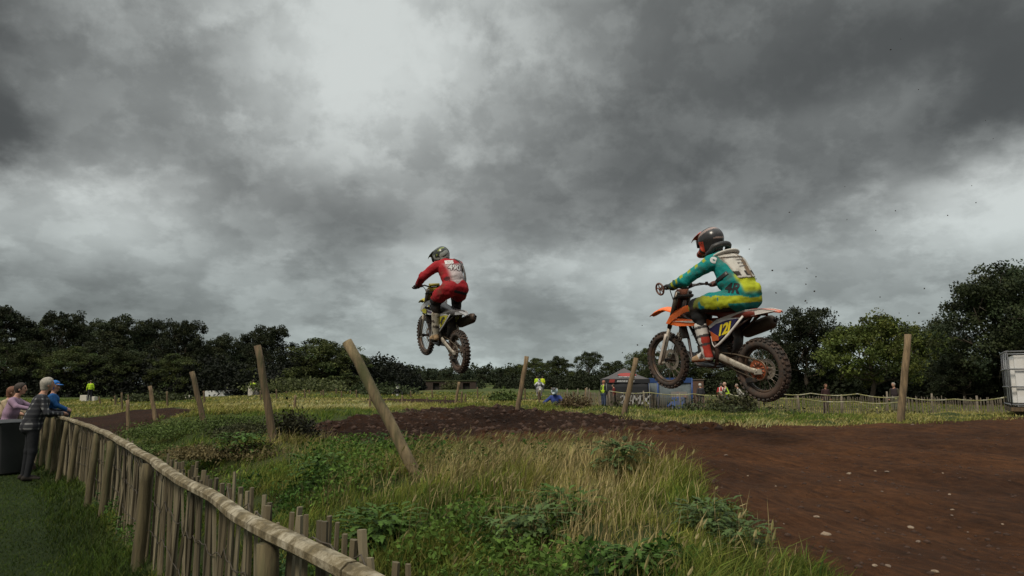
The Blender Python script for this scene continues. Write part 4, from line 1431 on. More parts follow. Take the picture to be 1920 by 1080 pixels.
# ------------------------------------------------------------------ bodies: one continuous surface grown round a skeleton of tapered limbs
def sdf_mesh(caps, vox, k=.02, clip=None, inflate=0.0):
    """caps: (p0, p1, r0, r1, key[, (sx,sy,sz)]).  Returns V, Q, nearest-cap index, parameter along it"""
    P0 = np.array([c[0] for c in caps], float); P1 = np.array([c[1] for c in caps], float)
    R0 = np.array([c[2] for c in caps]) + inflate; R1 = np.array([c[3] for c in caps]) + inflate
    rm = np.maximum(R0, R1)[:, None]
    pad = 3 * vox + k
    lo = np.minimum(P0 - rm * 1.4, P1 - rm * 1.4).min(0) - pad; hi = np.maximum(P0 + rm * 1.4, P1 + rm * 1.4).max(0) + pad
    n = np.ceil((hi - lo) / vox).astype(int) + 1
    ax = [lo[i] + vox * np.arange(n[i]) for i in range(3)]
    D = np.full(n, 1.0)

    def cap_d(i, X):
        c = caps[i]
        sc = np.array(c[5]) if len(c) > 5 else np.ones(3)
        a, b = P0[i], P1[i]
        ab = (b - a) / sc; pa = (X - a) / sc
        L2 = (ab ** 2).sum()
        t = np.clip((pa @ ab) / L2, 0, 1) if L2 > 1e-12 else np.zeros(X.shape[:-1])
        d = np.sqrt(((pa - t[..., None] * ab) ** 2).sum(-1)) - (R0[i] + (R1[i] - R0[i]) * t)
        return d * min(1.0, sc.min() ** .5), t
    for i in range(len(caps)):
        sc = np.array(caps[i][5]) if len(caps[i]) > 5 else np.ones(3)
        mx = max(R0[i], R1[i]) * sc + 3.2 * vox + k * 1.5
        l = np.minimum(P0[i], P1[i]) - mx; h = np.maximum(P0[i], P1[i]) + mx
        s = [slice(max(0, int((l[j] - lo[j]) / vox)), min(n[j], int((h[j] - lo[j]) / vox) + 2)) for j in range(3)]
        X = np.stack(np.meshgrid(ax[0][s[0]], ax[1][s[1]], ax[2][s[2]], indexing='ij'), -1)
        d, _ = cap_d(i, X)
        o = D[tuple(s)]
        hh = np.clip(.5 + .5 * (o - d) / k, 0, 1)
        D[tuple(s)] = o * (1 - hh) + d * hh - k * hh * (1 - hh)
    if clip is not None:
        X = np.stack(np.meshgrid(*ax, indexing='ij'), -1)
        D = np.maximum(D, clip(X))
    # surface nets
    S = D < 0
    cell = np.zeros(np.array(n) - 1, int); acc = np.zeros((*(np.array(n) - 1), 3)); cnt = np.zeros(np.array(n) - 1)
    offs = [(i, j, k_) for i in (0, 1) for j in (0, 1) for k_ in (0, 1)]
    N0 = [m - 1 for m in n]

    def sub(A, o): return A[o[0]:o[0] + N0[0], o[1]:o[1] + N0[1], o[2]:o[2] + N0[2]]
    for a in offs:
        for j in range(3):
            if a[j] == 0:
                b = list(a); b[j] = 1
                da, db = sub(D, a), sub(D, b)
                cr = (da < 0) != (db < 0)
                t = np.where(cr, da / np.where(np.abs(da - db) < 1e-12, 1, da - db), 0)
                pt = np.zeros((*cr.shape, 3)); pt[..., 0] += a[0]; pt[..., 1] += a[1]; pt[..., 2] += a[2]
                pt[..., j] += t
                acc += pt * cr[..., None]; cnt += cr
    act = cnt > 0
    idx = -np.ones(act.shape, int); idx[act] = np.arange(act.sum())
    ijk = np.argwhere(act)
    V = lo + vox * (ijk + acc[act] / cnt[act][:, None])
    quads = []
    for j in range(3):
        u, v = [(1, 2), (2, 0), (0, 1)][j]
        sl0 = [slice(None)] * 3; sl1 = [slice(None)] * 3
        sl0[j] = slice(0, -1); sl1[j] = slice(1, None)
        cr = S[tuple(sl0)] != S[tuple(sl1)]
        e = np.argwhere(cr)
        e = e[(e[:, u] > 0) & (e[:, v] > 0) & (e[:, u] < n[u] - 1) & (e[:, v] < n[v] - 1)]
        if not len(e): continue
        ins = S[tuple(e.T)]
        c = []
        for du, dv in ((-1, -1), (0, -1), (0, 0), (-1, 0)):
            q = e.copy(); q[:, u] += du; q[:, v] += dv
            c.append(idx[tuple(q.T)])
        q = np.stack(c, 1)
        q[~ins] = q[~ins][:, ::-1]
        quads.append(q)
    Q = np.concatenate(quads)
    Q = Q[(Q >= 0).all(1)]
    best = np.full(len(V), 1e9); bi = np.zeros(len(V), int); bt = np.zeros(len(V))
    for i in range(len(caps)):
        d, t = cap_d(i, V)
        m = d < best
        best[m] = d[m]; bi[m] = i; bt[m] = t[m]
    return V, Q, bi, bt


CLOTH = mat('cloth', (.5, .5, .5), .85, attr=True, var=.12, scale=7, bump=.012, bscale=7, spec=.25)
CLOTH_MUD = mat('muddy_cloth', (.5, .5, .5), .8, attr=True, var=.15, scale=6, col2=(.09, .055, .035), c2amt=.2, c2scale=7, c2sharp=.3, bump=.006, bscale=14, spec=.25)
GLOSS = mat('helmet_shell', (.5, .5, .5), .25, attr=True, var=.08, scale=10, col2=(.07, .05, .04), c2amt=.16, c2scale=9, c2sharp=.3)
HAIRM = mat('hair', (.5, .5, .5), .8, attr=True, var=.35, scale=25, bump=.01, bscale=45)
SKIN = (.42, .235, .17)


def sdf_obj(name, caps, vox, colf, parent=None, m=None, k=.02, clip=None, inflate=0.0, matrix=None, folds=0.0):
    V, Q, bi, bt = sdf_mesh(caps, vox, k, clip, inflate)
    keys = np.array([c[4] for c in caps], object)[bi]
    if callable(colf):
        C = colf(V, keys, bt)
    else:
        C = np.array([colf[q] for q in keys], float)
    me = np_mesh(name, V, [Q], C, smooth=True)
    if folds:
        nrm = np.zeros(len(V) * 3, np.float32); me.vertices.foreach_get('normal', nrm); nrm = nrm.reshape(-1, 3)
        x, y, z = V.T
        # creases pull across the cloth: ridged noise, stretched along slanting directions
        w1 = 1 - 2.6 * np.abs(fbm(x * 5 + z * 9 + 3, y * 6 - z * 4 + x * 3, 3))
        w2 = 1 - 2.6 * np.abs(fbm(x * 12 - z * 7 + 11, y * 9 + z * 6, 2))
        V = V + nrm * (folds * (w1 * .9 + w2 * .5))[:, None]
        me.vertices.foreach_set('co', V.astype(np.float32).ravel()); me.update()
    me.materials.append(m or CLOTH)
    o = bpy.data.objects.new(name, me); COL.objects.link(o)
    if parent is not None: o.parent = parent
    if matrix is not None: o.matrix_world = matrix
    return o


def text_mesh(body, size, shear=0.0, offset=0.0, spacing=1.0):
    cu = bpy.data.curves.new('t', 'FONT'); cu.body = body; cu.size = size; cu.align_x = 'CENTER'; cu.align_y = 'CENTER'; cu.shear = shear; cu.offset = offset; cu.space_character = spacing
    tmp = bpy.data.objects.new('tmp', cu); COL.objects.link(tmp)
    dg = bpy.context.evaluated_depsgraph_get()
    me = bpy.data.meshes.new_from_object(tmp.evaluated_get(dg)); bpy.data.objects.remove(tmp)
    me.materials.clear()
    return me


def decal(name, me0, target, px, py, right, m, lift=.004):
    """lettering laid on the cloth: flat text wrapped onto the body where it is worn"""
    mw = target.matrix_world.inverted()
    d = at(px, py, 10.0) - EYE
    o = mw @ Vector(EYE); dd = (mw.to_3x3() @ Vector(d)).normalized()
    tm = target.data
    bvh = BVHTree.FromPolygons([v.co for v in tm.vertices], [p.vertices for p in tm.polygons])
    hit, nrm, _, _ = bvh.ray_cast(o, dd)
    if hit is None: return None
    r = (mw.to_3x3() @ Vector(right)).normalized()
    n = (-dd * .6 + nrm * .4).normalized()
    r = (r - n * r.dot(n)).normalized(); u = n.cross(r)
    bm = bmesh.new(); bm.from_mesh(me0)
    bmesh.ops.triangulate(bm, faces=bm.faces[:])
    for _ in range(5):
        ed = [e for e in bm.edges if e.calc_length() > .011]
        if not ed: break
        bmesh.ops.subdivide_edges(bm, edges=ed, cuts=1)
        bmesh.ops.triangulate(bm, faces=bm.faces[:])
    for v in bm.verts:
        q = hit + r * v.co.x + u * v.co.y
        h, nn, _, dist = bvh.find_nearest(q)
        h2, n2, _, _ = bvh.ray_cast(q + n * .12, -n, .24)
        if h2 is not None and n2.dot(n) > .15: h, nn = h2, n2
        v.co = h + nn * lift
    me = bpy.data.meshes.new(name); bm.to_mesh(me); bm.free()
    me.materials.append(m)
    return link(name, me, target)


def hand_caps(wrist, knuck, side, curl_axis, grip_r=.02, key='glove', fr=.0105):
    """palm and five curled fingers closing round a bar that runs along curl_axis; wrist->knuck gives the palm"""
    w, kn = Vector(wrist), Vector(knuck)
    f = (kn - w).normalized(); ax_ = Vector(curl_axis).normalized()
    dn = f.cross(ax_).normalized()
    if dn.z > 0: dn = -dn
    caps = [(w, w.lerp(kn, .4), .03, .034, key), (w.lerp(kn, .35) + ax_ * .018, kn + ax_ * .024, .026, .021, key), (w.lerp(kn, .35) - ax_ * .018, kn - ax_ * .024, .026, .02, key)]
    for i, ln_ in enumerate((.9, 1.0, .95, .78)):
        b = kn + ax_ * (.033 - .022 * i)
        p1 = b + f * .03 * ln_ - dn * -.006
        p2 = p1 + dn * .03 * ln_ + f * .006
        p3 = p2 - f * .026 * ln_ + dn * .004
        caps += [(b, p1, fr * 1.1, fr, key), (p1, p2, fr, fr * .95, key), (p2, p3, fr * .95, fr * .8, key)]
    t0 = w.lerp(kn, .25) + ax_ * side * .03
    t1 = t0 + f * .03 + dn * .02 + ax_ * side * .016
    t2 = t1 + f * .024 + dn * .018 - ax_ * side * .01
    caps += [(t0, t1, .016, .0125, key), (t1, t2, .0125, .01, key)]
    return caps


def V3(*a): return tuple(a)


def mix3(a, b, t): return np.asarray(a) * (1 - t)[:, None] + np.asarray(b) * t[:, None]


# ------------------------------------------------------------------ rider in teal and lime
TEAL, LIME, BLK = np.array([.005, .2, .19]), np.array([.36, .40, .02]), np.array([.014, .014, .015])


def boots(parent, cols, shaft_t, ankle, toe_dx, y, ym=1, mtx=None, name='boot'):
    sy = ym
    st_, an = Vector(shaft_t), Vector(ankle)
    heel = an + Vector((-.035, 0, -.055)); toe = an + Vector((toe_dx, .01 * sy, -.095)); ball = an + Vector((toe_dx * .6, .004 * sy, -.078))
    caps = [(st_, st_.lerp(an, .55), .072, .064, 'shaft'), (st_.lerp(an, .55), an, .062, .054, 'ankle'), (an, heel, .052, .046, 'heel'), (an + Vector((.02, 0, -.03)), ball, .052, .043, 'foot', (1, .85, 1)),
            (ball, toe, .043, .031, 'toe', (1, 1.05, 1)), (heel + Vector((0, 0, -.03)), toe + Vector((.01, 0, -.022)), .03, .024, 'sole', (1, 1.35, .7))]
    return sdf_obj(name, caps, .011, cols, parent, CLOTH_MUD, k=.012)


def shin_side(V): return V


def make_rider_teal():
    S = lambda x, y, z: (x, y, z)
    caps = [
        (S(.20, -.07, .745), S(.20, .07, .745), .125, .125, 'pelvis', (1.1, 1, 1)),
        (S(.20, 0, .78), S(.255, 0, .93), .135, .14, 'waist', (1, 1.18, 1)),
        (S(.255, 0, .93), S(.37, 0, 1.09), .142, .15, 'chest', (1, 1.25, 1)),
        (S(.15, -.06, .84), S(.15, .06, .84), .105, .105, 'waist'), (S(.27, .07, .86), S(.27, -.07, .86), .11, .11, 'waist'), (S(.35, .08, .95), S(.35, -.08, .95), .11, .11, 'waist'),
        (S(.37, -.05, 1.09), S(.46, -.05, 1.18), .125, .105, 'chest'), (S(.37, .05, 1.09), S(.46, .05, 1.18), .125, .105, 'chest'),
        (S(.475, -.15, 1.17), S(.475, .15, 1.17), .085, .085, 'shoulder'),
        (S(.50, 0, 1.22), S(.585, 0, 1.33), .065, .06, 'neck'),
        (S(.60, 0, 1.36), S(.66, 0, 1.41), .095, .095, 'head'),
        # left arm, nearly straight to the bar
        (S(.485, .19, 1.16), S(.70, .375, .985), .075, .058, 'uparm'), (S(.70, .375, .985), S(.905, .375, .925), .058, .04, 'forearm'),
        (S(.485, -.19, 1.16), S(.75, -.40, 1.03), .075, .058, 'uparm'), (S(.75, -.40, 1.03), S(.915, -.37, .935), .058, .04, 'forearm'),
    ]
    for sy in (1, -1):
        caps += [(S(.22, .1 * sy, .745), S(.50, .185 * sy, .725), .118, .1, 'thigh'), (S(.50, .185 * sy, .725), S(.715, .205 * sy, .685), .1, .078, 'thigh2'),
                 (S(.715, .205 * sy, .685), S(.69, .2 * sy, .57), .078, .074, 'knee'), (S(.69, .2 * sy, .57), S(.64, .195 * sy, .38), .07, .042, 'calf'), (S(.64, .195 * sy, .38), S(.60, .19 * sy, .2), .035, .03, 'calf')]

    def colf(V, keys, t):
        x, y, z = V.T
        C = np.tile(TEAL, (len(V), 1))
        nz = fbm(x * 9 + y * 7, z * 9 - y * 5, 3)
        a = x * -.55 + z * .83            # along the back
        low = (z < 1.02)
        # lime lower back running diagonally
        bnd = (x - .20) * 1.5 + (z - .93) * -1.1
        lim = sstep(.08, -.02, bnd + .06 * nz + np.where(y > 0, (y - .02) * 1.0, 0)) * sstep(.80, .86, z) * sstep(1.05, 1.0, z)
        tor = np.isin(keys, ['waist', 'chest', 'pelvis'])
        C = np.where((tor)[:, None], mix3(C, LIME, lim), C)
        # sleeves: darker cuffs with lime flashes
        fa = keys == 'forearm'
        C[fa] = mix3(TEAL, np.array([.02, .045, .05]), sstep(.15, .75, t))[fa]
        ua = (keys == 'uparm') | fa
        sp = (np.sin((x * 7 + z * 5 + y * 3) * 8) > .55) & (z > .98 + 0 * x) & (y > .2)
        flash = ua & (np.cross(np.c_[x - .485, z - 1.16], np.array([.215, -.175])) < -.004) & (np.sin((x - z) * 52) > .35) & (y > 0)
        C[flash] = LIME * .8
        # breeches
        th = np.isin(keys, ['thigh', 'thigh2', 'pelvis']) & (z < .80)
        tt = np.clip((x - .22) / .5, 0, 1)
        C[th] = mix3(LIME * .9, np.array([.10, .115, .02]), sstep(.35, .85, tt))[th]
        tl = th & (fbm(x * 13 + 3, z * 17, 2) > .13) & (x > .34) & (x < .6) & (y > .12)
        C[tl] = (.01, .16, .19)
        ins = th & (z < .665 + .03 * nz)
        C[ins] = BLK
        C[th & (x < .22) & (z < .72)] = TEAL * .8
        kn = np.isin(keys, ['knee', 'calf']) | (th & (x > .67))
        C[kn] = BLK
        C[kn & (np.hypot(x - .765, z - .66) < .03) & (y > 0)] = LIME
        C[np.isin(keys, ['neck', 'head'])] = (.02, .02, .02)
        return C
    p = sdf_obj('person', caps, .013, colf, None, CLOTH_MUD, k=.03, matrix=BM_R, folds=.009)
    tag(p, 'rider in teal and lime kit with a white back protector sitting on the orange bike', 'person', 'motocross riders')
    # helmet
    def hel(c, yaw, parent, colf):
        R = Matrix.Rotation(yaw, 3, 'Z') @ Matrix.Rotation(.18, 3, 'Y')
        q = lambda x, y, z: tuple(R @ Vector((x, y, z)) + Vector(c))
        hc = [(q(-.03, 0, .02), q(.015, 0, .02), .138, .132, 'shell', (1, .92, 1)), (q(-.02, 0, -.06), q(.03, 0, -.05), .122, .115, 'shell', (1, .9, 1)),
              (q(.07, .075, -.09), q(.165, .03, -.115), .042, .036, 'chin'), (q(.07, -.075, -.09), q(.165, -.03, -.115), .042, .036, 'chin'), (q(.165, .03, -.115), q(.165, -.03, -.115), .038, .038, 'chin'),
              (q(.165, 0, -.12), q(.185, 0, -.115), .03, .026, 'chin')]
        h = sdf_obj('helmet', hc, .009, colf, parent, GLOSS, k=.02)
        rows = []
        for x, z, w in ((.03, .15, .08), (.09, .14, .092), (.15, .12, .092), (.205, .095, .08), (.24, .08, .06)):
            rows.append([q(x, w * s, z - .035 * s * s) for s in np.linspace(-1, 1, 9)])
        return h, rows, q

    def hc_col(V, keys, t):
        C = np.tile(np.array([.03, .028, .03]), (len(V), 1))
        x, y, z = V.T
        C[(np.sin(x * 20 + z * 38) > .72) & (z > 1.44)] = (.24, .17, .15)
        C[(z < 1.41) & (x > .64)] = (.42, .05, .03)
        C[(keys == 'chin')] = (.5, .06, .03)
        C[(z < 1.40) & (x > .66) & (np.sin(x * 60 - z * 45) > .5)] = (.04, .03, .03)
        C[(keys == 'shell') & (x > .75) & (z > 1.36) & (z < 1.46)] = (.02, .02, .02)
        return C
    h, rows, q = hel((.645, 0, 1.415), .0, p, hc_col)
    MB().grid(rows, .005).build('visor', mat('visor_red', (.5, .07, .045), .35, var=.1, col2=(.05, .04, .04), c2amt=.4, c2scale=12), h)
    MB().grid([[q(.115 + .012 * cos(a) * 2, .095 * sin(a), z) for a in np.linspace(-1.2, 1.2, 7)] for z in (-.045, 0, .04)], .01).build('goggles', BLACKP, h)
    # neck brace
    n = 22
    ring = [(.535 + .105 * cos(2 * pi * k / n), .125 * sin(2 * pi * k / n), 1.285 - .05 * cos(2 * pi * k / n) + .035 * (cos(2 * pi * k / n) < -.2)) for k in range(n)]
    MB().tube(ring + [ring[0]], .034, 10, cap=False).build('neck_brace', BLACKP, p)
    # back protector: a rigid white shell over the back
    pc = [c for c in caps if c[4] in ('waist', 'chest', 'shoulder')]

    def clip(X):
        x, y, z = X[..., 0], X[..., 1], X[..., 2]
        back = (x - .30) * .83 - (1.10 - z) * -.55 - .02      # behind the spine plane
        w = .155 - np.clip(1.16 - z, 0, .3) * .18
        lowz = .985 - z
        return np.maximum.reduce([back, np.abs(y) - w, lowz, z - 1.268])

    def pcol(V, keys, t):
        C = np.tile(np.array([.50, .475, .43]), (len(V), 1))
        x, y, z = V.T
        C[(np.abs(z - 1.035) < .026) & (np.sin(y * 58 + 1.0) > -.25)] = (.03, .025, .022)
        C[(np.abs(y + .035 + (z - 1.12) * .1) < .035) & (fbm(y * 20, z * 14, 3) > -.25)] = (.16, .11, .07)
        for zz in (1.11, 1.145, 1.18): C[(np.abs(z - zz) < .006) & (np.abs(y - .01) < .05)] = (.1, .09, .085)
        C[(np.abs(z - 1.213) < .009)] = (.05, .045, .04)
        return C
    sdf_obj('back_protector', pc, .0105, pcol, p, CLOTH_MUD, k=.02, clip=clip, inflate=.021)
    yk = [(.435 + .105 * cos(a) * .9, .15 * sin(a), 1.235 - .05 * cos(a)) for a in np.linspace(.35 * pi, 1.65 * pi, 15)]
    MB().tube(yk, .034, 8, squash=(.5, 1.1), up=(0, 0, 1)).build('shoulder_yoke', mat('yoke_white', (.5, .47, .43), .6, var=.1, col2=(.2, .15, .1), c2amt=.2), p)
    tm = p.data
    bvh = BVHTree.FromPolygons([v.co for v in tm.vertices], [q_.vertices for q_ in tm.polygons])
    mw = p.matrix_world.inverted()
    sp_ = []
    for px_, py_ in ((1364, 511), (1359, 515), (1354, 519), (1349, 523), (1344.5, 527), (1340.5, 531)):
        hit, nn_, _, _ = bvh.ray_cast(mw @ Vector(EYE), (mw.to_3x3() @ Vector(at(px_, py_, 10.0) - EYE)).normalized())
        if hit is not None and (not sp_ or (hit - sp_[-1][0]).length < .2): sp_.append((hit, nn_))
    rib = []
    for a_ in range(len(sp_)):
        q0, q1 = sp_[max(a_ - 1, 0)][0], sp_[min(a_ + 1, len(sp_) - 1)][0]
        cr = sp_[a_][1].cross((q1 - q0).normalized()).normalized()
        row = []
        for o_ in (-.022, -.011, 0, .011, .022):
            h_, m_, _, _ = bvh.find_nearest(sp_[a_][0] + cr * o_)
            row.append(h_ + m_ * .008)
        rib.append(row)
    MB().grid(rib, .006).build('strap', BLACKP, p)
    # gloves closing round the grips
    for sy in (1, -1):
        wr = (.905, .375 * sy, .925) if sy > 0 else (.915, -.37, .935)
        hcaps = hand_caps(wr, (.985, .365 * sy, .932), -sy, (0, 1, 0), fr=.0125)
        sdf_obj('glove', hcaps, .0065, {'glove': (.022, .02, .02) if sy > 0 else (.3, .14, .12)}, p, CLOTH_MUD, k=.006)

    def bcol(V, keys, t):
        C = np.tile(np.array([.56, .53, .5]), (len(V), 1))
        x, y, z = V.T
        rd = (x < .60 + (z - .2) * .14) & (z > .115) & (z < .36)
        C[rd] = (.33, .035, .022)
        C[(np.sin(z * 62 + x * 18) > .62) & (z > .22)] = (.05, .045, .045)
        C[(keys == 'foot') & (np.sin(x * 55 + z * 30) > .3)] = (.09, .07, .06)
        C[(keys == 'toe')] = (.36, .24, .14)
        C[keys == 'sole'] = (.2, .075, .035)
        return C
    for sy in (1, -1):
        boots(p, bcol, (.672, .2 * sy, .455), (.605, .195 * sy, .175), .185, .2, sy)
    MBK = mat('print_black', (.012, .012, .014), .8)
    decal('jersey_lettering', text_mesh('4R', .15, .15, .006), p, 1373, 541, (1, -.12, -.12), MBK)
    decal('sleeve_badge', text_mesh('C', .075, 0, .01), p, 1337, 488, (1, .2, -.3), mat('print_white', (.5, .5, .5), .8))
    return p


def make_rider_red():
    S = lambda x, y, z: (x, y, z)
    RED, WHT = np.array([.27, .01, .016]), np.array([.46, .43, .43])
    caps = [
        (S(.20, -.075, .985), S(.20, .075, .985), .125, .125, 'pelvis'),
        (S(.22, 0, 1.0), S(.30, .0, 1.13), .135, .14, 'waist', (1, 1.15, 1)), (S(.30, 0, 1.13), S(.42, .0, 1.26), .145, .15, 'chest', (1, 1.22, 1)),
        (S(.40, -.06, 1.25), S(.48, -.06, 1.31), .12, .1, 'chest'), (S(.40, .06, 1.25), S(.48, .06, 1.31), .12, .1, 'chest'),
        (S(.49, -.16, 1.30), S(.49, .16, 1.30), .085, .085, 'shoulder'), (S(.51, .02, 1.34), S(.585, .04, 1.42), .066, .06, 'neck'), (S(.6, .04, 1.42), S(.65, .05, 1.45), .09, .09, 'head'),
        (S(.49, .20, 1.295), S(.60, .385, 1.13), .078, .06, 'uparm'), (S(.60, .385, 1.13), S(.885, .365, .955), .06, .042, 'forearm'),
        (S(.49, -.17, 1.295), S(.66, -.27, 1.10), .075, .06, 'uparmr'), (S(.66, -.27, 1.10), S(.90, -.355, .955), .058, .042, 'forearmr'),
    ]
    for sy in (1, -1):
        caps += [(S(.21, .1 * sy, .96), S(.40, .165 * sy, .84), .125, .11, 'thigh'), (S(.40, .165 * sy, .84), S(.545, .18 * sy, .745), .11, .085, 'thigh2'),
                 (S(.545, .18 * sy, .745), S(.55, .178 * sy, .62), .08, .07, 'knee'), (S(.55, .178 * sy, .62), S(.555, .175 * sy, .28), .066, .025, 'calf')]

    def colf(V, keys, t):
        x, y, z = V.T
        C = np.tile(RED, (len(V), 1))
        nz = fbm(x * 8 + y * 5, z * 8, 3)
        tor = np.isin(keys, ['waist', 'chest', 'shoulder'])
        w = sstep(-.02, .07, -y * .9 + (z - 1.2) * .18 + .10 + .03 * nz) * sstep(1.035, 1.075, z + y * .18) * sstep(1.365, 1.325, z)
        C = np.where(tor[:, None], mix3(C, WHT, np.clip(w, 0, 1) * .85), C)
        gr = tor & (z < 1.18) & (z > 1.1) & (np.sin(z * 130 + y * 20) > .2) & (w > .4)
        C[gr] *= .72
        C[np.isin(keys, ['uparmr', 'forearmr'])] = BLK * 1.6
        fa = keys == 'forearm'
        C[fa] = mix3(RED, np.array([.05, .012, .015]), sstep(.45, 1, t))[fa]
        leg = np.isin(keys, ['thigh', 'thigh2', 'pelvis'])
        C[leg] = RED * 1.08
        C[leg & (z < .90) & (y < .0) & (x < .33)] = RED * 1.0
        C[leg & (np.abs(z - .93 - y * .25) < .022) & (y < .07) & (x < .3)] = BLK
        C[leg & (z < .77 + .25 * (x - .5))] = BLK
        C[np.isin(keys, ['knee', 'calf'])] = BLK
        C[np.isin(keys, ['neck', 'head'])] = (.05, .02, .02)
        return C
    p = sdf_obj('person', caps, .013, colf, None, CLOTH_MUD, k=.03, matrix=BM_L, folds=.009)
    tag(p, 'rider in red and white kit standing on the pegs of the yellow bike', 'person', 'motocross riders')
    R = Matrix.Rotation(.42, 3, 'Z') @ Matrix.Rotation(.42, 3, 'Y')
    q = lambda x, y, z: tuple(R @ Vector((x, y, z)) + Vector((.645, .06, 1.445)))
    hc = [(q(-.03, 0, .02), q(.015, 0, .02), .138, .132, 'shell', (1, .92, 1)), (q(-.02, 0, -.06), q(.03, 0, -.05), .122, .115, 'shell', (1, .9, 1)),
          (q(.07, .075, -.09), q(.165, .03, -.115), .042, .036, 'chin'), (q(.07, -.075, -.09), q(.165, -.03, -.115), .042, .036, 'chin'), (q(.165, .03, -.115), q(.165, -.03, -.115), .038, .038, 'chin')]

    def hcol(V, keys, t):
        n1 = fbm(V[:, 0] * 16 + 3, V[:, 2] * 16 + V[:, 1] * 9, 3)
        C = np.tile(np.array([.03, .035, .03]), (len(V), 1))
        C[n1 > .26] = (.28, .3, .28)
        C[(n1 < -.24)] = (.2, .25, .04)
        C[(V[:, 2] < 1.40) & (keys == 'shell')] = (.02, .02, .02)
        C[keys == 'chin'] = (.2, .24, .2)
        return C
    h = sdf_obj('helmet', hc, .009, hcol, p, GLOSS, k=.02)
    MB().grid([[q(x, w * s, z - .035 * s * s) for s in np.linspace(-1, 1, 9)] for x, z, w in ((.03, .15, .08), (.09, .14, .092), (.15, .12, .092), (.205, .095, .08), (.24, .08, .06))], .005).build('visor', mat('visor_dark', (.06, .07, .06), .35, col2=(.3, .32, .28), c2amt=.3, c2scale=14), h)
    MB().grid([[q(.115 + .024 * cos(a), .095 * sin(a), z) for a in np.linspace(-1.2, 1.2, 7)] for z in (-.045, 0, .04)], .01).build('goggles', BLACKP, h)
    for sy in (1, -1):
        hcaps = hand_caps((.89, .365 * sy, .955), (.985, .36 * sy, .932), -sy, (0, 1, 0), fr=.0125)
        sdf_obj('glove', hcaps, .0065, {'glove': (.018, .018, .018)}, p, CLOTH_MUD, k=.006)

    def bcol(V, keys, t):
        C = np.tile(np.array([.36, .33, .27]), (len(V), 1))
        x, y, z = V.T
        C[(fbm(z * 22, x * 22 + y * 11, 2) > .14) & (z > .2)] = (.07, .06, .05)
        C[np.isin(keys, ['foot', 'toe', 'heel'])] = (.34, .23, .13)
        C[keys == 'sole'] = (.05, .04, .03)
        return C
    for sy in (1, -1):
        boots(p, bcol, (.55, .178 * sy, .515), (.56, .175 * sy, .19), .17, .2, sy)
    # black strap along the right flank, from neck to hip
    MB().tube([(.50, -.10, 1.405), (.43, -.17, 1.375), (.335, -.19, 1.30), (.245, -.185, 1.2), (.19, -.175, 1.12), (.17, -.165, 1.06), (.19, -.155, 1.02)], .02, 8, squash=(1, .7)).build('side_strap', BLACKP, p)
    PW = mat('print_white_red', (.55, .55, .54), .8)
    PG = mat('print_grey', (.12, .07, .075), .8)
    decal('back_number', text_mesh('490', .135, 0, .012, .95), p, 852, 502, (1, .2, -.02), PG)
    decal('back_number', text_mesh('490', .135, 0, .002, .95), p, 852, 502, (1, .2, -.02), PW, lift=.008)
    decal('back_name', text_mesh('JESS', .085, 0, .006, .95), p, 842, 492, (1, .2, .13), PW)
    decal('jersey_lettering', text_mesh('4R', .085, .1, .006), p, 838, 523, (1, .2, -.08), mat('print_dark_red', (.08, .01, .012), .8))
    return p


rider_teal = make_rider_teal()
rider_red = make_rider_red()

# ------------------------------------------------------------------ spectators, marshals and other riders
def head_caps(c, f=(1, 0), r=.1, key='skin', tilt=0.0):
    """skull, jaw, nose, ears; f is the facing direction in plan (unit)"""
    c = Vector(c); fx = Vector((f[0], f[1], 0)); sx = Vector((-f[1], f[0], 0)); k = r / .1
    return [(c + fx * -.01 * k + Vector((0, 0, .02 * k)), c + fx * .015 * k + Vector((0, 0, .025 * k)), .088 * k, .085 * k, key, (1, 1, 1.12)),
            (c + fx * .03 * k - Vector((0, 0, .05 * k)), c + fx * .045 * k - Vector((0, 0, .075 * k)), .055 * k, .042 * k, key),
            (c + fx * .092 * k + Vector((0, 0, .01 * k)), c + fx * .112 * k - Vector((0, 0, .022 * k)), .011 * k, .016 * k, key),
            (c + sx * .086 * k, c + sx * .09 * k - Vector((0, 0, .03 * k)), .018 * k, .014 * k, key), (c - sx * .086 * k, c - sx * .09 * k - Vector((0, 0, .03 * k)), .018 * k, .014 * k, key)]


def face_cols(V, C, c, f, r, lips=(.3, .12, .1)):
    c = np.array(c); k = r / .1
    fx = np.array([f[0], f[1], 0]); sx = np.array([-f[1], f[0], 0])
    a = (V - c) @ fx; b = (V - c) @ sx; z = V[:, 2] - c[2]
    for s in (1, -1):
        m = (a > .05 * k) & (np.hypot(b - .033 * k * s, (z - .022 * k) * 1.5) < .016 * k); C[m] = (.04, .03, .028)
        m = (a > .05 * k) & (np.abs(b - .034 * k * s) < .024 * k) & (np.abs(z - .045 * k) < .009 * k); C[m] = (.1, .07, .05)
    m = (a > .05 * k) & (np.abs(b) < .026 * k) & (np.abs(z + .058 * k) < .009 * k); C[m] = lips
    return C


def hair_cap(parent, c, f, r, col, back=.06, low=.02, vox=.014, puff=1.08, name='hair'):
    c = Vector(c); fx = Vector((f[0], f[1], 0)); k = r / .1
    hc = [(c + fx * -.022 * k + Vector((0, 0, .035 * k)), c + fx * -.005 * k + Vector((0, 0, .04 * k)), .1 * k * puff, .097 * k * puff, 'h', (1, 1, 1.05)),
          (c - fx * back * k - Vector((0, 0, low * k)), c - fx * .04 * k + Vector((0, 0, .03 * k)), .07 * k * puff, .09 * k * puff, 'h')]
    fxa = np.array(fx); ca = np.array(c)

    def clip(X):
        d = (X - ca)
        return (d @ fxa) - .045 * k - np.clip(d[..., 2] - .03 * k, 0, 1) * .55
    return sdf_obj(name, hc, vox, {'h': col}, parent, HAIRM, k=.02, clip=clip)


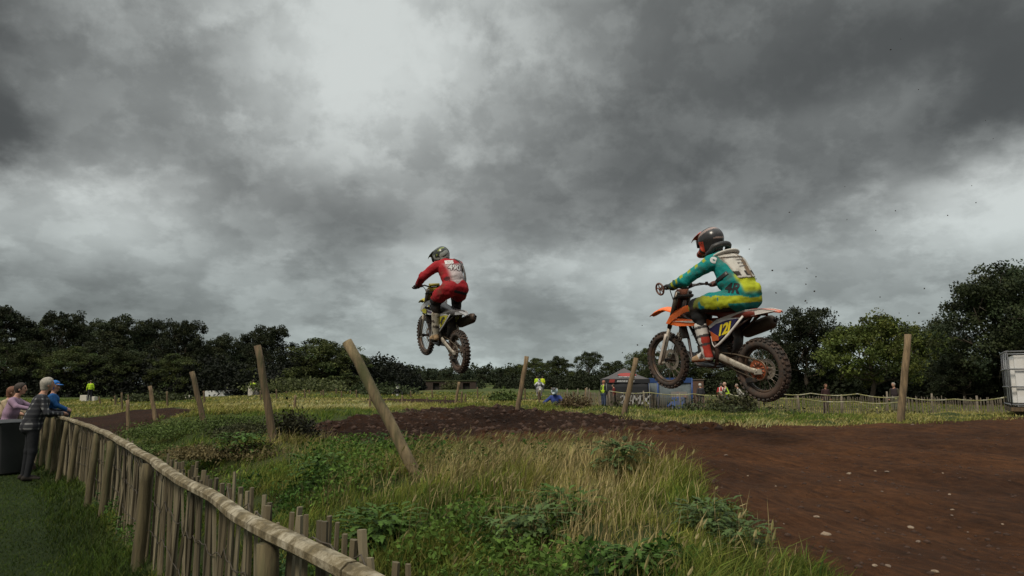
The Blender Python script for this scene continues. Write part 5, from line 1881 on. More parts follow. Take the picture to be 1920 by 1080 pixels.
def stand_caps(h=1.75, lean=0.0, arms=None, legs=None, broad=1.0):
    """a standing body facing +x, feet at the origin; returns capsules and joint positions"""
    k = h / 1.75
    v = lambda x, y, z: (x * k, y * k, z * k)
    hx = lean * .25
    caps = [(v(hx * .3, -.07, .93), v(hx * .3, .07, .93), .125 * k, .125 * k, 'hip'), (v(hx * .3, 0, .98), v(hx * .6, 0, 1.15), .13 * k * broad, .135 * k * broad, 'torso', (1, 1.22, 1)),
            (v(hx * .6, 0, 1.15), v(hx, 0, 1.33), .138 * k * broad, .13 * k * broad, 'torso', (1, 1.3, 1)), (v(hx, -.14, 1.40), v(hx, .14, 1.40), .07 * k, .07 * k, 'torso'),
            (v(hx, 0, 1.42), v(hx + .03 + lean * .05, 0, 1.54), .058 * k, .052 * k, 'neck')]
    legs = legs or [((.0, .1), (.02, .12)), ((.0, -.1), (-.02, -.12))]
    for (kx, ky), (fx_, fy_) in legs:
        s = 1 if ky > 0 else -1
        caps += [(v(hx * .3, .085 * s, .90), v(kx + .02, ky, .5), .098 * k, .07 * k, 'leg'), (v(kx + .02, ky, .5), v(fx_, fy_, .1), .068 * k, .047 * k, 'leg'),
                 (v(fx_ - .04, fy_, .05), v(fx_ + .17, fy_ * 1.1, .035), .046 * k, .034 * k, 'shoe')]
    arms = arms or [((-.02, .26, 1.12), (.06, .27, .88)), ((-.02, -.26, 1.12), (.06, -.27, .88))]
    for e, w in arms:
        s = 1 if e[1] > 0 else -1
        caps += [(v(hx, .19 * s, 1.39), v(*e), .062 * k, .05 * k, 'arm'), (v(*e), v(*w), .05 * k, .036 * k, 'fore')]
        d = (Vector(w) - Vector(e)).normalized()
        p = Vector(w) + d * .05
        caps += [(v(*w), tuple(p * k), .036 * k, .034 * k, 'hand')]
        for i in range(4):
            o = Vector((-d.y, d.x, 0)) * (.028 - .019 * i) if abs(d.z) < .8 else Vector((.028 - .019 * i, 0, 0))
            b = p + o
            caps += [(tuple(b * k), tuple((b + d * (.045 - .004 * abs(i - 1)) + Vector((0, 0, -.012))) * k), .0115 * k, .0105 * k, 'hand')]
        o = Vector((-d.y, d.x, 0)) * (.05 * -s)
        caps += [(tuple(p * k), tuple((p + o * .8 + d * .015) * k), .013 * k, .011 * k, 'hand')]
    hd = v(hx + .06 + lean * .06, 0, 1.635)
    return caps, hd, k


def mtx(x, y, z, ang): return Matrix.Translation((x, y, z)) @ Matrix.Rotation(ang, 4, 'Z')


A_N = atan2(NY, NX)          # facing over the fence


def place(px, py_top, Y, h, dz=0.0):
    b = at(px, 722, Y)
    return b[0], Y


# the man in the plaid shirt, forearms on the rail
def plaid_man():
    x, y = place(66, 0, 12.35, 0)
    caps, hd, k = stand_caps(1.76, .42, arms=[((.14, .29, 1.16), (.4, .2, 1.13)), ((.2, -.26, 1.15), (.43, -.12, 1.13))], legs=[((-.02, .1), (-.04, .13)), ((.03, -.09), (.0, -.12))], broad=1.08)
    caps += head_caps(hd, (1, 0), .09)
    caps += [((-.02, 0, .92), (.03, 0, 1.1), .15, .15, 'torso', (1, 1.2, 1))]

    def colf(V, keys, t):
        x, y, z = V.T
        C = np.tile(np.array([.012, .013, .016]), (len(V), 1))
        sh = np.isin(keys, ['torso', 'arm', 'fore', 'hip']) & (z > .86)
        u = np.where(np.isin(keys, ['arm', 'fore']), (x * 1.0 + y * .3), y * 1.05 + x * .5)
        s1 = np.abs(((z + .25 * x * np.isin(keys, ['fore'])) / .085) % 1 - .5) < .17
        s2 = np.abs((u / .085) % 1 - .5) < .17
        C[sh] = (.016, .017, .022)
        C[sh & (s1 ^ s2)] = (.035, .036, .041)
        C[sh & s1 & s2] = (.2, .2, .205)
        C[keys == 'hand'] = np.array(SKIN) * .55
        C[np.isin(keys, ['skin', 'neck'])] = SKIN
        C[keys == 'shoe'] = (.02, .016, .013)
        return face_cols(V, C, hd, (1, 0), .09)
    p = sdf_obj('person', caps, .0125, colf, None, CLOTH, k=.03, matrix=mtx(x, y, hz1(x, y), A_N))
    tag(p, 'grey haired man in black and white plaid shirt leaning on the fence rail', 'person', 'spectators at the paling fence')
    hair_cap(p, hd, (1, 0), .093, (.30, .275, .235), .05, .055, puff=1.08)
    return p


plaid_man()


def child():
    # sits on the rail in front of the man, legs over the far side
    q, d, side = along(s_of_px(112, cumL[len(RAIL) - 4]))
    c = Vector(at(93, 770, 12.75)); z0 = 1.09
    v = lambda a, b, z: (a, b, z)
    caps = [(v(0, -.05, .09), v(0, .05, .09), .1, .1, 'leg'), (v(0, 0, .12), v(.03, 0, .30), .1, .11, 'torso', (1, 1.2, 1)), (v(.03, -.08, .36), v(.03, .08, .36), .055, .055, 'torso'), (v(.03, 0, .38), v(.04, 0, .46), .042, .04, 'skin')]
    for s in (1, -1):
        caps += [(v(0, .07 * s, .07), v(.27, .09 * s, .06), .075, .055, 'leg'), (v(.27, .09 * s, .06), v(.29, .09 * s, -.22), .05, .04, 'leg'), (v(.28, .09 * s, -.26), v(.4, .09 * s, -.28), .034, .028, 'shoe'),
                 (v(.03, .12 * s, .36), v(.1, .19 * s, .2), .046, .04, 'torso'), (v(.1, .19 * s, .2), v(.25, .12 * s, .13), .04, .03, 'torso'), (v(.25, .12 * s, .13), v(.29, .1 * s, .12), .028, .024, 'skin')]
        for i in range(4): caps += [(v(.29, .1 * s + .012 * (i - 1.5), .12), v(.325, .1 * s + .012 * (i - 1.5), .1), .008, .007, 'skin')]
        caps += [(v(.28, .085 * s, .125), v(.305, .075 * s, .14), .009, .008, 'skin')]
    hd = (.05, 0, .53)
    f = (.8, -.6)
    caps += head_caps(hd, f, .08)
    col = {'leg': (.02, .022, .03), 'torso': (.01, .07, .21), 'skin': SKIN, 'shoe': (.03, .03, .03)}

    def colf(V, keys, t): return face_cols(V, np.array([col[q_] for q_ in keys], float), hd, f, .08)
    p = sdf_obj('person', caps, .011, colf, None, CLOTH, k=.022, matrix=mtx(c.x, c.y, z0 - .005, A_N - .1))
    tag(p, 'small child in blue jacket and cap on the rail beside the plaid man', 'person', 'spectators at the paling fence')
    hair_cap(p, hd, f, .08, (.01, .13, .42), .04, -.02, .012, 1.14, name='cap')
    fx = Vector((f[0], f[1], 0)); sx = Vector((-f[1], f[0], 0)); h = Vector(hd)
    MB().grid([[h + fx * (.075 + .055 * r_ * (1 - .3 * abs(u))) + sx * .07 * u + Vector((0, 0, .052 - .012 * r_)) for u in np.linspace(-1, 1, 7)] for r_ in (0, .5, 1)], .008).build('cap_peak', mat('cap_blue', (.01, .13, .42), .7, var=.1), p)


child()


def lilac_man():
    x, y = place(18, 0, 14.0, 0)
    ang = A_N - .35
    caps, hd, k = stand_caps(1.68, .5, arms=[((.28, .22, 1.30), (.52, .12, 1.24)), ((.25, -.25, 1.28), (.55, -.2, 1.22))])
    caps += head_caps(hd, (1, 0), .09)

    def colf(V, keys, t):
        C = np.tile(np.array([.035, .045, .06]), (len(V), 1))
        C[np.isin(keys, ['torso', 'arm', 'fore']) & (V[:, 2] > .92)] = (.25, .165, .235)
        C[np.isin(keys, ['hand', 'skin', 'neck'])] = SKIN
        C[keys == 'shoe'] = (.05, .045, .04)
        return face_cols(V, C, hd, (1, 0), .09)
    p = sdf_obj('person', caps, .0135, colf, None, CLOTH, k=.03, matrix=mtx(x, y, hz1(x, y), ang))
    tag(p, 'dark haired person in lilac jumper reaching an arm along the fence behind the bin', 'person', 'spectators at the paling fence')
    hair_cap(p, hd, (1, 0), .09, (.03, .02, .015), .04, .03)
    # companion half hidden behind
    x2, y2 = place(6, 0, 15.2, 0)
    caps, hd, k = stand_caps(1.60, .5, arms=[((.25, .25, 1.2), (.45, .2, 1.14)), ((.25, -.25, 1.2), (.46, -.2, 1.14))])
    caps += head_caps(hd, (1, 0), .088)

    def colg(V, keys, t):
        C = np.tile(np.array([.02, .02, .022]), (len(V), 1))
        C[np.isin(keys, ['torso', 'arm', 'fore']) & (V[:, 2] > .95)] = (.34, .26, .17)
        C[np.isin(keys, ['hand', 'skin', 'neck'])] = SKIN
        return face_cols(V, C, hd, (1, 0), .088)
    p = sdf_obj('person', caps, .0135, colg, None, CLOTH, k=.03, matrix=mtx(x2, y2, hz1(x2, y2), ang))
    tag(p, 'person with reddish hair and tan top half hidden behind the lilac jumper', 'person', 'spectators at the paling fence')
    hair_cap(p, hd, (1, 0), .09, (.13, .055, .03), .06, .07)


lilac_man()


def small_person(px, Y, h, ang, cols, label, group, lean=0.0, arms=None, hair=(.05, .035, .025), cap=None, base_z=None, stripes=None, vox=.026):
    x = at(px, 722, Y)[0]
    caps, hd, k = stand_caps(h, lean, arms)
    caps = [c for c in caps if not (c[4] == 'hand' and c[2] < .02)] + head_caps(hd, (1, 0), .09 * k)

    def colf(V, keys, t):
        C = np.array([cols.get(q_, cols.get({'fore': 'arm', 'neck': 'skin', 'hand': 'skin', 'hip': 'leg', 'shoe': 'leg'}.get(q_, 'torso'), SKIN)) for q_ in keys], float)
        C[(keys == 'hip') & (V[:, 2] > .96 * k)] = cols['torso']
        if stripes: C[(keys == 'torso') & ((np.abs(V[:, 2] / k - 1.12) < .04) | (np.abs(np.abs(V[:, 1]) / k - .1) < .03))] = stripes
        return face_cols(V, C, hd, (1, 0), .09 * k)
    cols.setdefault('skin', SKIN)
    z = hz1(x, Y) if base_z is None else base_z
    p = sdf_obj('person', caps, vox, colf, None, CLOTH, k=.035, matrix=mtx(x, Y, z - .01, ang))
    tag(p, label, 'person', group)
    hair_cap(p, hd, (1, 0), .092 * k, cap or hair, .045, .02, .025, name='cap' if cap else 'hair')
    return p


HIVIS, HIV2 = (.42, .62, .03), (.5, .6, .02)
small_person(170, 62, 1.72, 2.2, dict(torso=HIVIS, arm=HIVIS, leg=(.02, .02, .03)), 'marshal in yellow green vest standing at the pale block on the left', 'marshals', base_z=.35)
small_person(475, 62, 1.7, 2.0, dict(torso=HIVIS, arm=HIVIS, leg=(.02, .02, .03)), 'marshal in yellow vest behind white blocks right of the tall brown stake', 'marshals', base_z=.42)
small_person(693, 60, 1.6, -1.6, dict(torso=HIV2, arm=HIV2, leg=(.03, .03, .04)), 'marshal in bright yellow vest left of the most slanted stake', 'marshals')
small_person(1007, 78, 1.75, 1.7, dict(torso=HIVIS, arm=HIVIS, leg=(.05, .055, .07)), 'marshal in yellow vest, left one of the pair behind the white bike', 'marshals', base_z=.9)
small_person(1017, 78.5, 1.75, 1.5, dict(torso=HIV2, arm=HIV2, leg=(.05, .055, .07)), 'marshal in yellow vest, right one of the pair behind the white bike', 'marshals', base_z=.9)
small_person(1131, 43, 1.72, .6, dict(torso=(.05, .055, .03), arm=(.02, .02, .02), leg=(.04, .055, .1)), 'marshal with dark jacket and yellow stripes beside the black tent', 'marshals', stripes=HIVIS, hair=(.3, .12, .07))
small_person(1151, 45.5, 1.5, 3.0, dict(torso=(.12, .02, .018), arm=(.12, .02, .018), leg=(.02, .02, .02)), 'person in dark red top in the shade of the black tent', 'people behind the far fence')
small_person(1313, 44, 1.68, 1.8, dict(torso=(.03, .03, .035), arm=(.03, .03, .035), leg=(.02, .02, .025)), 'person in dark clothes left of the white haired marshal', 'people behind the far fence', hair=(.4, .38, .35))
small_person(1366, 42, 1.78, 2.6, dict(torso=(.02, .022, .02), arm=(.35, .33, .26), leg=(.05, .065, .09)), 'bald marshal in black vest leaning on the far fence', 'marshals', lean=.6, stripes=HIVIS, hair=(.38, .24, .18),
             arms=[((.25, .25, 1.2), (.48, .22, 1.2)), ((.25, -.25, 1.2), (.48, -.22, 1.2))])
small_person(1392, 42.5, 1.66, 2.9, dict(torso=(.4, .38, .36), arm=(.4, .38, .36), leg=(.2, .18, .2)), 'person in white top leaning on the far fence by the rear tyre', 'people behind the far fence', lean=1.0, hair=(.2, .16, .13))
small_person(1352, 46, 1.72, 1.2, dict(torso=(.3, .03, .03), arm=(.3, .03, .03), leg=(.03, .03, .04)), 'person in red and white top behind the bald marshal', 'people behind the far fence', stripes=(.55, .53, .5))
small_person(1547, 38, 1.62, -1.4, dict(torso=(.035, .016, .016), arm=(.03, .014, .014), leg=(.03, .02, .018), skin=(.3, .15, .1)), 'long haired person in dark maroon coat in front of the far fence', 'people behind the far fence', hair=(.1, .05, .025))
small_person(1676, 37, 1.72, -2.6, dict(torso=(.03, .022, .025), arm=(.05, .045, .03), leg=(.1, .11, .07)), 'grey haired person behind the tall straight stake', 'people behind the far fence', hair=(.25, .22, .19))


def far_rider(px, Y, ang, cols, label, sc=1.0, bikecol=(.4, .4, .42), z=None, tilt=0.0):
    """a small rider and bike far across the field"""
    x = at(px, 722, Y)[0]
    z = hz1(x, Y) if z is None else z
    M4 = mtx(x, Y, z, ang) @ Matrix.Rotation(tilt, 4, 'X')
    b = empty('dirt_bike', matrix=M4)
    tag(b, 'small ' + label[1], 'motocross bike')
    pm = mat('far_bike_%d' % px, bikecol, .5, var=.2)
    for wx in (-.72, .72):
        w = MB().lathe([(.33, -.04), (.345, 0), (.33, .04), (.27, .03), (.27, -.03)], c=(wx, 0, .345), axis=(0, 1, 0), seg=20, closed=True)
        for k in range(6):
            w.tube([(wx, 0, .345), (wx + .28 * cos(k * pi / 3), 0, .345 + .28 * sin(k * pi / 3))], .008, 4)
        w.build('wheel', RUBBER, b)
    for sy in (1, -1): MB().tube([(.72, .09 * sy, .345), (.42, .09 * sy, 1.12)], .025, 6).build('fork', STEEL, b)
    MB().tube([(.32, .4, 1.2), (.4, .15, 1.24), (.4, -.15, 1.24), (.32, -.4, 1.2)], .015, 6).build('handlebar', BLACKP, b)
    MB().box((.0, 0, .55), (.5, .24, .4), None, .08).build('engine', DARKMET, b)
    MB().grid([[(a_, w_ * q_, z_) for q_ in (-1, 0, 1)] for a_, w_, z_ in ((-1.0, .05, .98), (-.6, .1, .97), (-.1, .1, .95), (.2, .1, 1.0))], .05).build('seat', BLACKP, b)
    MB().grid([[(a_, w_ * q_, z_ - .03 * abs(q_)) for q_ in (-1, 0, 1)] for a_, w_, z_ in ((.35, .05, .95), (.6, .08, 1.0), (.95, .06, .9))], .015).build('front_fender', pm, b)
    MB().box((.52, 0, 1.08), (.03, .2, .24), None, .01).build('number_plate', pm, b)
    for sy in (1, -1): MB().slab([(.1, .13 * sy, 1.0), (.45, .19 * sy, .95), (.42, .19 * sy, .72), (.1, .14 * sy, .75)], (0, -.02 * sy, 0)).build('shroud', pm, b)
    caps = [((-.2, -.07, 1.08), (-.2, .07, 1.08), .13, .13, 'leg'), ((-.2, 0, 1.12), (-.02, 0, 1.4), .14, .15, 'torso', (1, 1.2, 1)), ((.0, -.15, 1.5), (.0, .15, 1.5), .085, .085, 'torso'), ((.02, 0, 1.55), (.08, 0, 1.65), .06, .07, 'torso')]
    for sy in (1, -1):
        caps += [((-.18, .1 * sy, 1.06), (.22, .2 * sy, 1.0), .11, .08, 'leg'), ((.22, .2 * sy, 1.0), (.08, .2 * sy, .5), .075, .06, 'boot'), ((.05, .2 * sy, .44), (.22, .2 * sy, .4), .05, .04, 'boot'),
                 ((0, .18 * sy, 1.5), (.15, .4 * sy, 1.3), .065, .055, 'torso'), ((.15, .4 * sy, 1.3), (.34, .38 * sy, 1.22), .055, .045, 'hand')]
    p = sdf_obj('person', caps, .026, cols, None, CLOTH, k=.03, matrix=M4)
    tag(p, label[0], 'person', 'riders far across the field')
    h = [((.09, 0, 1.74), (.13, 0, 1.74), .13, .13, 'shell'), ((.2, .03, 1.66), (.26, 0, 1.65), .05, .045, 'chin'), ((.2, -.03, 1.66), (.26, 0, 1.65), .05, .045, 'chin')]
    ho = sdf_obj('helmet', h, .022, {'shell': cols['helmet'], 'chin': cols['helmet']}, p, GLOSS, k=.02)
    MB().grid([[(a_, .09 * q_, z_) for q_ in (-1, 0, 1)] for a_, z_ in ((.12, 1.87), (.25, 1.85), (.36, 1.8))], .012).build('visor', BLACKP, ho)


far_rider(746, 58, -1.5, dict(torso=(.015, .015, .016), leg=(.02, .02, .02), boot=(.4, .38, .38), hand=(.02, .02, .02), helmet=(.5, .52, .42)), ('distant rider in black with pale helmet right of the most slanted stake', 'white motocross bike ridden by the distant rider in black'), z=-.28)
far_rider(1011, 62, -1.5, dict(torso=(.5, .5, .52), leg=(.25, .25, .27), boot=(.3, .28, .27), hand=(.1, .1, .1), helmet=(.5, .5, .5)), ('distant rider in white below the pair of yellow vests', 'white motocross bike ridden below the pair of yellow vests'), bikecol=(.5, .5, .5), z=.35)
far_rider(1041, 27, -1.9, dict(torso=(.03, .05, .2), leg=(.03, .04, .12), boot=(.1, .1, .1), hand=(.03, .03, .05), helmet=(.5, .58, .62)), ('rider in blue with white helmet half hidden behind the dirt rise', 'blue motocross bike half hidden behind the dirt rise'), bikecol=(.03, .05, .25), z=-.32)

# ------------------------------------------------------------------ bin, tank, tent, cabin, far fence, bunker and other things
BINM = mat('bin_plastic', (.022, .024, .026), .55, var=.2, scale=5, col2=(.05, .045, .04), c2amt=.25, c2scale=6)


def wheelie_bin():
    Y = 13.3
    x = at(29, 722, Y)[0]
    e = empty('wheelie_bin', (x, Y, hz1(x, Y)), -.5)
    tag(e, 'black plastic wheelie bin on the lawn beside the plaid man', 'bin')
    mb = MB()
    rows = []
    for z, w, d in ((.04, .42, .45), (.5, .49, .54), (.86, .54, .62), (.93, .58, .68), (.955, .58, .68)):
        rows.append([(w / 2 * cx * (1 if abs(cy) == 1 else 1), d / 2 * cy, z) for cx, cy in ((-.9, -1), (.9, -1), (1, -.9), (1, .9), (.9, 1), (-.9, 1), (-1, .9), (-1, -.9), (-.9, -1))])
    mb.grid(rows, 0)
    mb.box((0, 0, .045), (.4, .43, .02))
    mb.build('bin_body', BINM, e)
    MB().grid([[(a * .3, b, .965 + .05 * (1 - a * a) * (1 - (b / .36) ** 2)) for b in np.linspace(-.36, .36, 9)] for a in np.linspace(-1, 1, 9)], .02).build('lid', BINM, e)
    MB().tube([(-.22, .38, .95), (.22, .38, .95)], .016, 8).build('handle', BINM, e)
    for s in (1, -1):
        MB().lathe([(.02, -.03), (.1, -.03), (.11, 0), (.1, .03), (.02, .03)], c=(.24 * s, .26, .11), axis=(1, 0, 0), seg=18, closed=True).build('wheel', RUBBER, e)


wheelie_bin()


def bag():
    Y = 17.0
    x = at(4, 722, Y)[0]
    caps = [((0, 0, .12), (.1, 0, .14), .14, .12, 'w', (1, 1, .9)), ((.02, .2, .13), (.1, .25, .13), .13, .12, 'r')]
    p = sdf_obj('carrier_bag', caps, .02, {'w': (.5, .48, .46), 'r': (.2, .04, .03)}, None, CLOTH, k=.03, matrix=mtx(x, Y, hz1(x, Y), -1.3))
    tag(p, 'red and white carrier bag lying on the lawn left of the bin', 'bag')


bag()

TANKM = mat('tank_white_plastic', (.6, .6, .6), .45, var=.08, scale=3, col2=(.42, .38, .32), c2amt=.2, c2scale=4, c2sharp=.4)
GALV = mat('galvanised_steel', (.2, .2, .21), .5, .5, var=.25, scale=8)


def ibc():
    Y = 11.0
    c = at(2018, 722, Y)
    z0 = at(1900, 772, Y)[2] - .02
    H = at(1900, 655, Y)[2] - z0
    W = 1.15
    e = empty('water_tank', (c[0] - .0, Y + .55, z0), -.54)
    tag(e, 'white plastic water tank in a steel cage at the right edge', 'tank')
    hz_ = H * .93
    MB().box((0, 0, .09 + (hz_ - .1) / 2), (W - .05, W - .05, hz_ - .1), None, .06).build('bottle', TANKM, e)
    for (sx, sy) in ((1, 0), (-1, 0), (0, 1), (0, -1)):
        for k in range(4):
            t = -W / 2 + W * k / 3
            p = (sx * W / 2, t) if sx else (t, sy * W / 2)
            MB().tube([(p[0], p[1], .08), (p[0], p[1], H)], .012, 6).build('cage_upright', GALV, e)
        for k in range(4):
            z = .12 + (H - .14) * k / 3
            q = [(sx * (W / 2 + .013), -W / 2, z), (sx * (W / 2 + .013), W / 2, z)] if sx else [(-W / 2, sy * (W / 2 + .013), z), (W / 2, sy * (W / 2 + .013), z)]
            MB().tube(q, .013, 6).build('cage_bar', GALV, e)
    MB().box((0, 0, H * .46), (W + .03, .03, .035)).build('cage_bar', GALV, e)
    MB().lathe([(.001, .03), (.09, .03), (.1, 0)], c=(0, 0, hz_ - .005), axis=(0, 0, 1), seg=20).build('tank_cap', BLACKP, e)
    MB().box((0, 0, .04), (W + .05, W + .05, .07), None, .01).build('pallet', STAKE, e)
    MB().box((0, 0, -.45), (W * .8, W * .8, .9)).build('plinth', STAKE, e)


ibc()


def at_ground(px, Y):
    x = at(px, 722, Y)[0]
    return x, Y, hz1(x, Y)


def tent():
    Y = 46.0
    xl, xr = at(1138, 722, Y)[0], at(1216, 722, Y)[0]
    xc, W = (xl + xr) / 2, xr - xl
    z0 = hz1(xc, Y) - .05
    e = empty('gazebo', (xc, Y + W / 2, z0), .0)
    tag(e, 'black pop up tent with peaked grey roof and white lettering', 'tent')
    zE = at(1180, 712, Y)[2] - z0 + .05; zP = at(1172, 690, Y + W / 2)[2] - z0
    ROOF = mat('tent_roof', (.075, .068, .07), .8, var=.15, scale=2); BLKF = mat('tent_black', (.012, .013, .017), .8, var=.2, scale=2); PIP = mat('tent_pole', (.35, .35, .36), .4, .6)
    h = W / 2 + .08
    cs = [(-h, -h), (h, -h), (h, h), (-h, h)]
    for k in range(4):
        a, b = cs[k], cs[(k + 1) % 4]
        rows = []
        for i in range(7):
            t = i / 6
            pz = zE + (zP - zE) * (t ** 1.25)
            rows.append([(((a[0] + (b[0] - a[0]) * u) * (1 - t)), ((a[1] + (b[1] - a[1]) * u) * (1 - t)), pz - .05 * sin(pi * u) * (1 - t)) for u in np.linspace(0, 1, 7)])
        MB().grid(rows, .01).build('roof_panel', ROOF, e)
        dx, dy = (b[0] - a[0]), (b[1] - a[1])
        nx_, ny_ = dy / (2 * h), -dx / (2 * h)
        MB().slab([(a[0], a[1], zE), (b[0], b[1], zE), (b[0], b[1], zE - .27), (a[0], a[1], zE - .27)], (-nx_ * .01, -ny_ * .01, 0)).build('valance', BLKF, e)
    for x, y in cs:
        MB().box((x * .97, y * .97, zE / 2), (.055, .055, zE), None, .006).build('pole', PIP, e)
    # black side walls: the left two thirds of the front, the back and the sides
    MB().grid([[(u, -h + .05 + .02 * sin(u * 5), z) for u in np.linspace(-h * .93, h * .93, 24)] for z in np.linspace(zE - .28, .55, 5)], .01).build('side_wall', BLKF, e)
    MB().grid([[(u, h - .05 + .02 * sin(u * 6), z) for u in np.linspace(-h * .95, h * .95, 24)] for z in (zE - .27, .05)], .01).build('side_wall', BLKF, e)
    MB().grid([[(-h + .03, u, z) for u in np.linspace(-h * .95, h * .95, 10)] for z in (zE - .27, .05)], .01).build('side_wall', BLKF, e)
    WT, RD = mat('tent_print_white', (.36, .36, .37), .7), mat('tent_print_red', (.26, .03, .025), .7)

    def flat(name, body, size, x, y, z, m, tilt=pi / 2, ry=0):
        me = text_mesh(body, size, .2, .012); me.materials.append(m)
        o = link(name, me, e); o.location = (x, y, z); o.rotation_euler = (tilt, 0, 0)
    flat('lettering', '24MX', .8, h * .26, -h + .015, zE - 1.38, WT)
    mk = MB()
    for k, (a, b) in enumerate(((-.48, -.40), (-.385, -.30), (-.285, -.22), (-.2, -.1), (-.08, 0), (.1, .2), (.22, .3))):
        mk.slab([(h * a, -h - .014, zE - .08), (h * b, -h - .014, zE - .08), (h * b - .03, -h - .014, zE - .2), (h * a - .03, -h - .014, zE - .2)], (0, .006, 0))
    mk.build('valance_print', WT, e)
    MB().slab([(-h * .82, -h - .014, zE - .02), (-h * .58, -h - .014, zE - .02), (-h * .62, -h - .014, zE - .23), (-h * .86, -h - .014, zE - .23)], (0, .006, 0)).build('valance_mark', RD, e)
    # oval emblem on the front slope of the roof
    n = 20
    tl = math.atan2((zP - zE), h)
    pts = []
    for k in range(n):
        a = 2 * pi * k / n
        t = .42 + .16 * sin(a)
        pts.append((.62 * cos(a) + .05, -h * (1 - t) - .03, zE + (zP - zE) * t ** 1.25 + .03))
    MB().slab(pts, (0, .012, -.012)).build('emblem', RD, e)
    mk = MB()
    for a, b in ((-.38, -.2), (-.17, .02), (.05, .2), (.24, .4)):
        t0, t1 = .17, .24
        mk.slab([(h * a, -h * (1 - t0) - .03, zE + (zP - zE) * t0 ** 1.25 + .035), (h * b, -h * (1 - t0) - .03, zE + (zP - zE) * t0 ** 1.25 + .035), (h * b, -h * (1 - t1) - .03, zE + (zP - zE) * t1 ** 1.25 + .035), (h * a, -h * (1 - t1) - .03, zE + (zP - zE) * t1 ** 1.25 + .035)], (0, .01, -.01))
    mk.build('roof_print', WT, e)


tent()


def cabin():
    Y = 47.0
    xl, xr = at(1224, 722, Y)[0], at(1289, 722, Y)[0]
    xc, W = (xl + xr) / 2, xr - xl
    z0 = hz1(xc, Y)
    zt = at(1255, 710, Y)[2] - z0
    e = empty('play_house', (xc, Y, z0), .12)
    tag(e, 'blue framed booth with grey netting sides beside the tent', 'booth')
    BL, GR = mat('booth_blue', (.02, .055, .18), .55, var=.15, scale=3), mat('booth_net', (.1, .12, .13), .9, var=.3, scale=4)
    for sx in (-1, 1):
        for sy in (-1, 1):
            MB().tube([(sx * W / 2, sy * .9, 0), (sx * W / 2, sy * .9, zt)], .06, 8).build('pole', BL, e)
    for sy in (-1, 1):
        MB().box((0, sy * .9, zt - .12), (W + .1, .1, .34), None, .02).build('top_band', BL, e)
        MB().grid([[(u, sy * .86 + .02 * sin(u * 4), z) for u in np.linspace(-W / 2, W / 2, 12)] for z in (zt - .3, .8, .1)], .01).build('net_wall', GR, e)
    for sx in (-1, 1):
        MB().grid([[(sx * (W / 2 - .02), u, z) for u in np.linspace(-.9, .9, 6)] for z in (zt - .3, .1)], .01).build('net_wall', GR, e)
    MB().box((.25, -.93, .95), (1.1, .03, .38)).build('sign', mat('booth_sign', (.22, .2, .19), .6, col2=(.3, .05, .04), c2amt=.3, c2scale=3), e)
    MB().tube([(-.55, -.95, .15), (-.1, -.95, .55), (.2, -.95, .75)], .09, 8).build('slide', mat('slide_blue', (.04, .09, .3), .5), e)
    MB().box((.15, -1.0, .4), (.9, .1, .75), None, .04).build('lower_panel', mat('panel_blue', (.05, .11, .3), .6, var=.3, scale=4), e)
    # brown store beside it
    x, y, z = at_ground(1302, 48)
    h = at(1300, 713, 48)[2] - z
    s = empty('brick_store', (x, y, z))
    tag(s, 'small brown brick store right of the blue booth', 'store')
    MB().box((0, 0, h / 2), (.95, 1.2, h), None, .01).build('wall', mat('brown_brick', (.1, .055, .038), .9, var=.3, scale=9, bump=.01, bscale=14), s)
    MB().box((0, 0, h + .04), (1.08, 1.32, .08), None, .01).build('roof', mat('store_roof', (.09, .075, .06), .9, var=.2), s)


cabin()

# far paling fence with barrier tape
PALE_W = mat('far_paling_wood', (.15, .125, .095), .92, var=.35, scale=3)


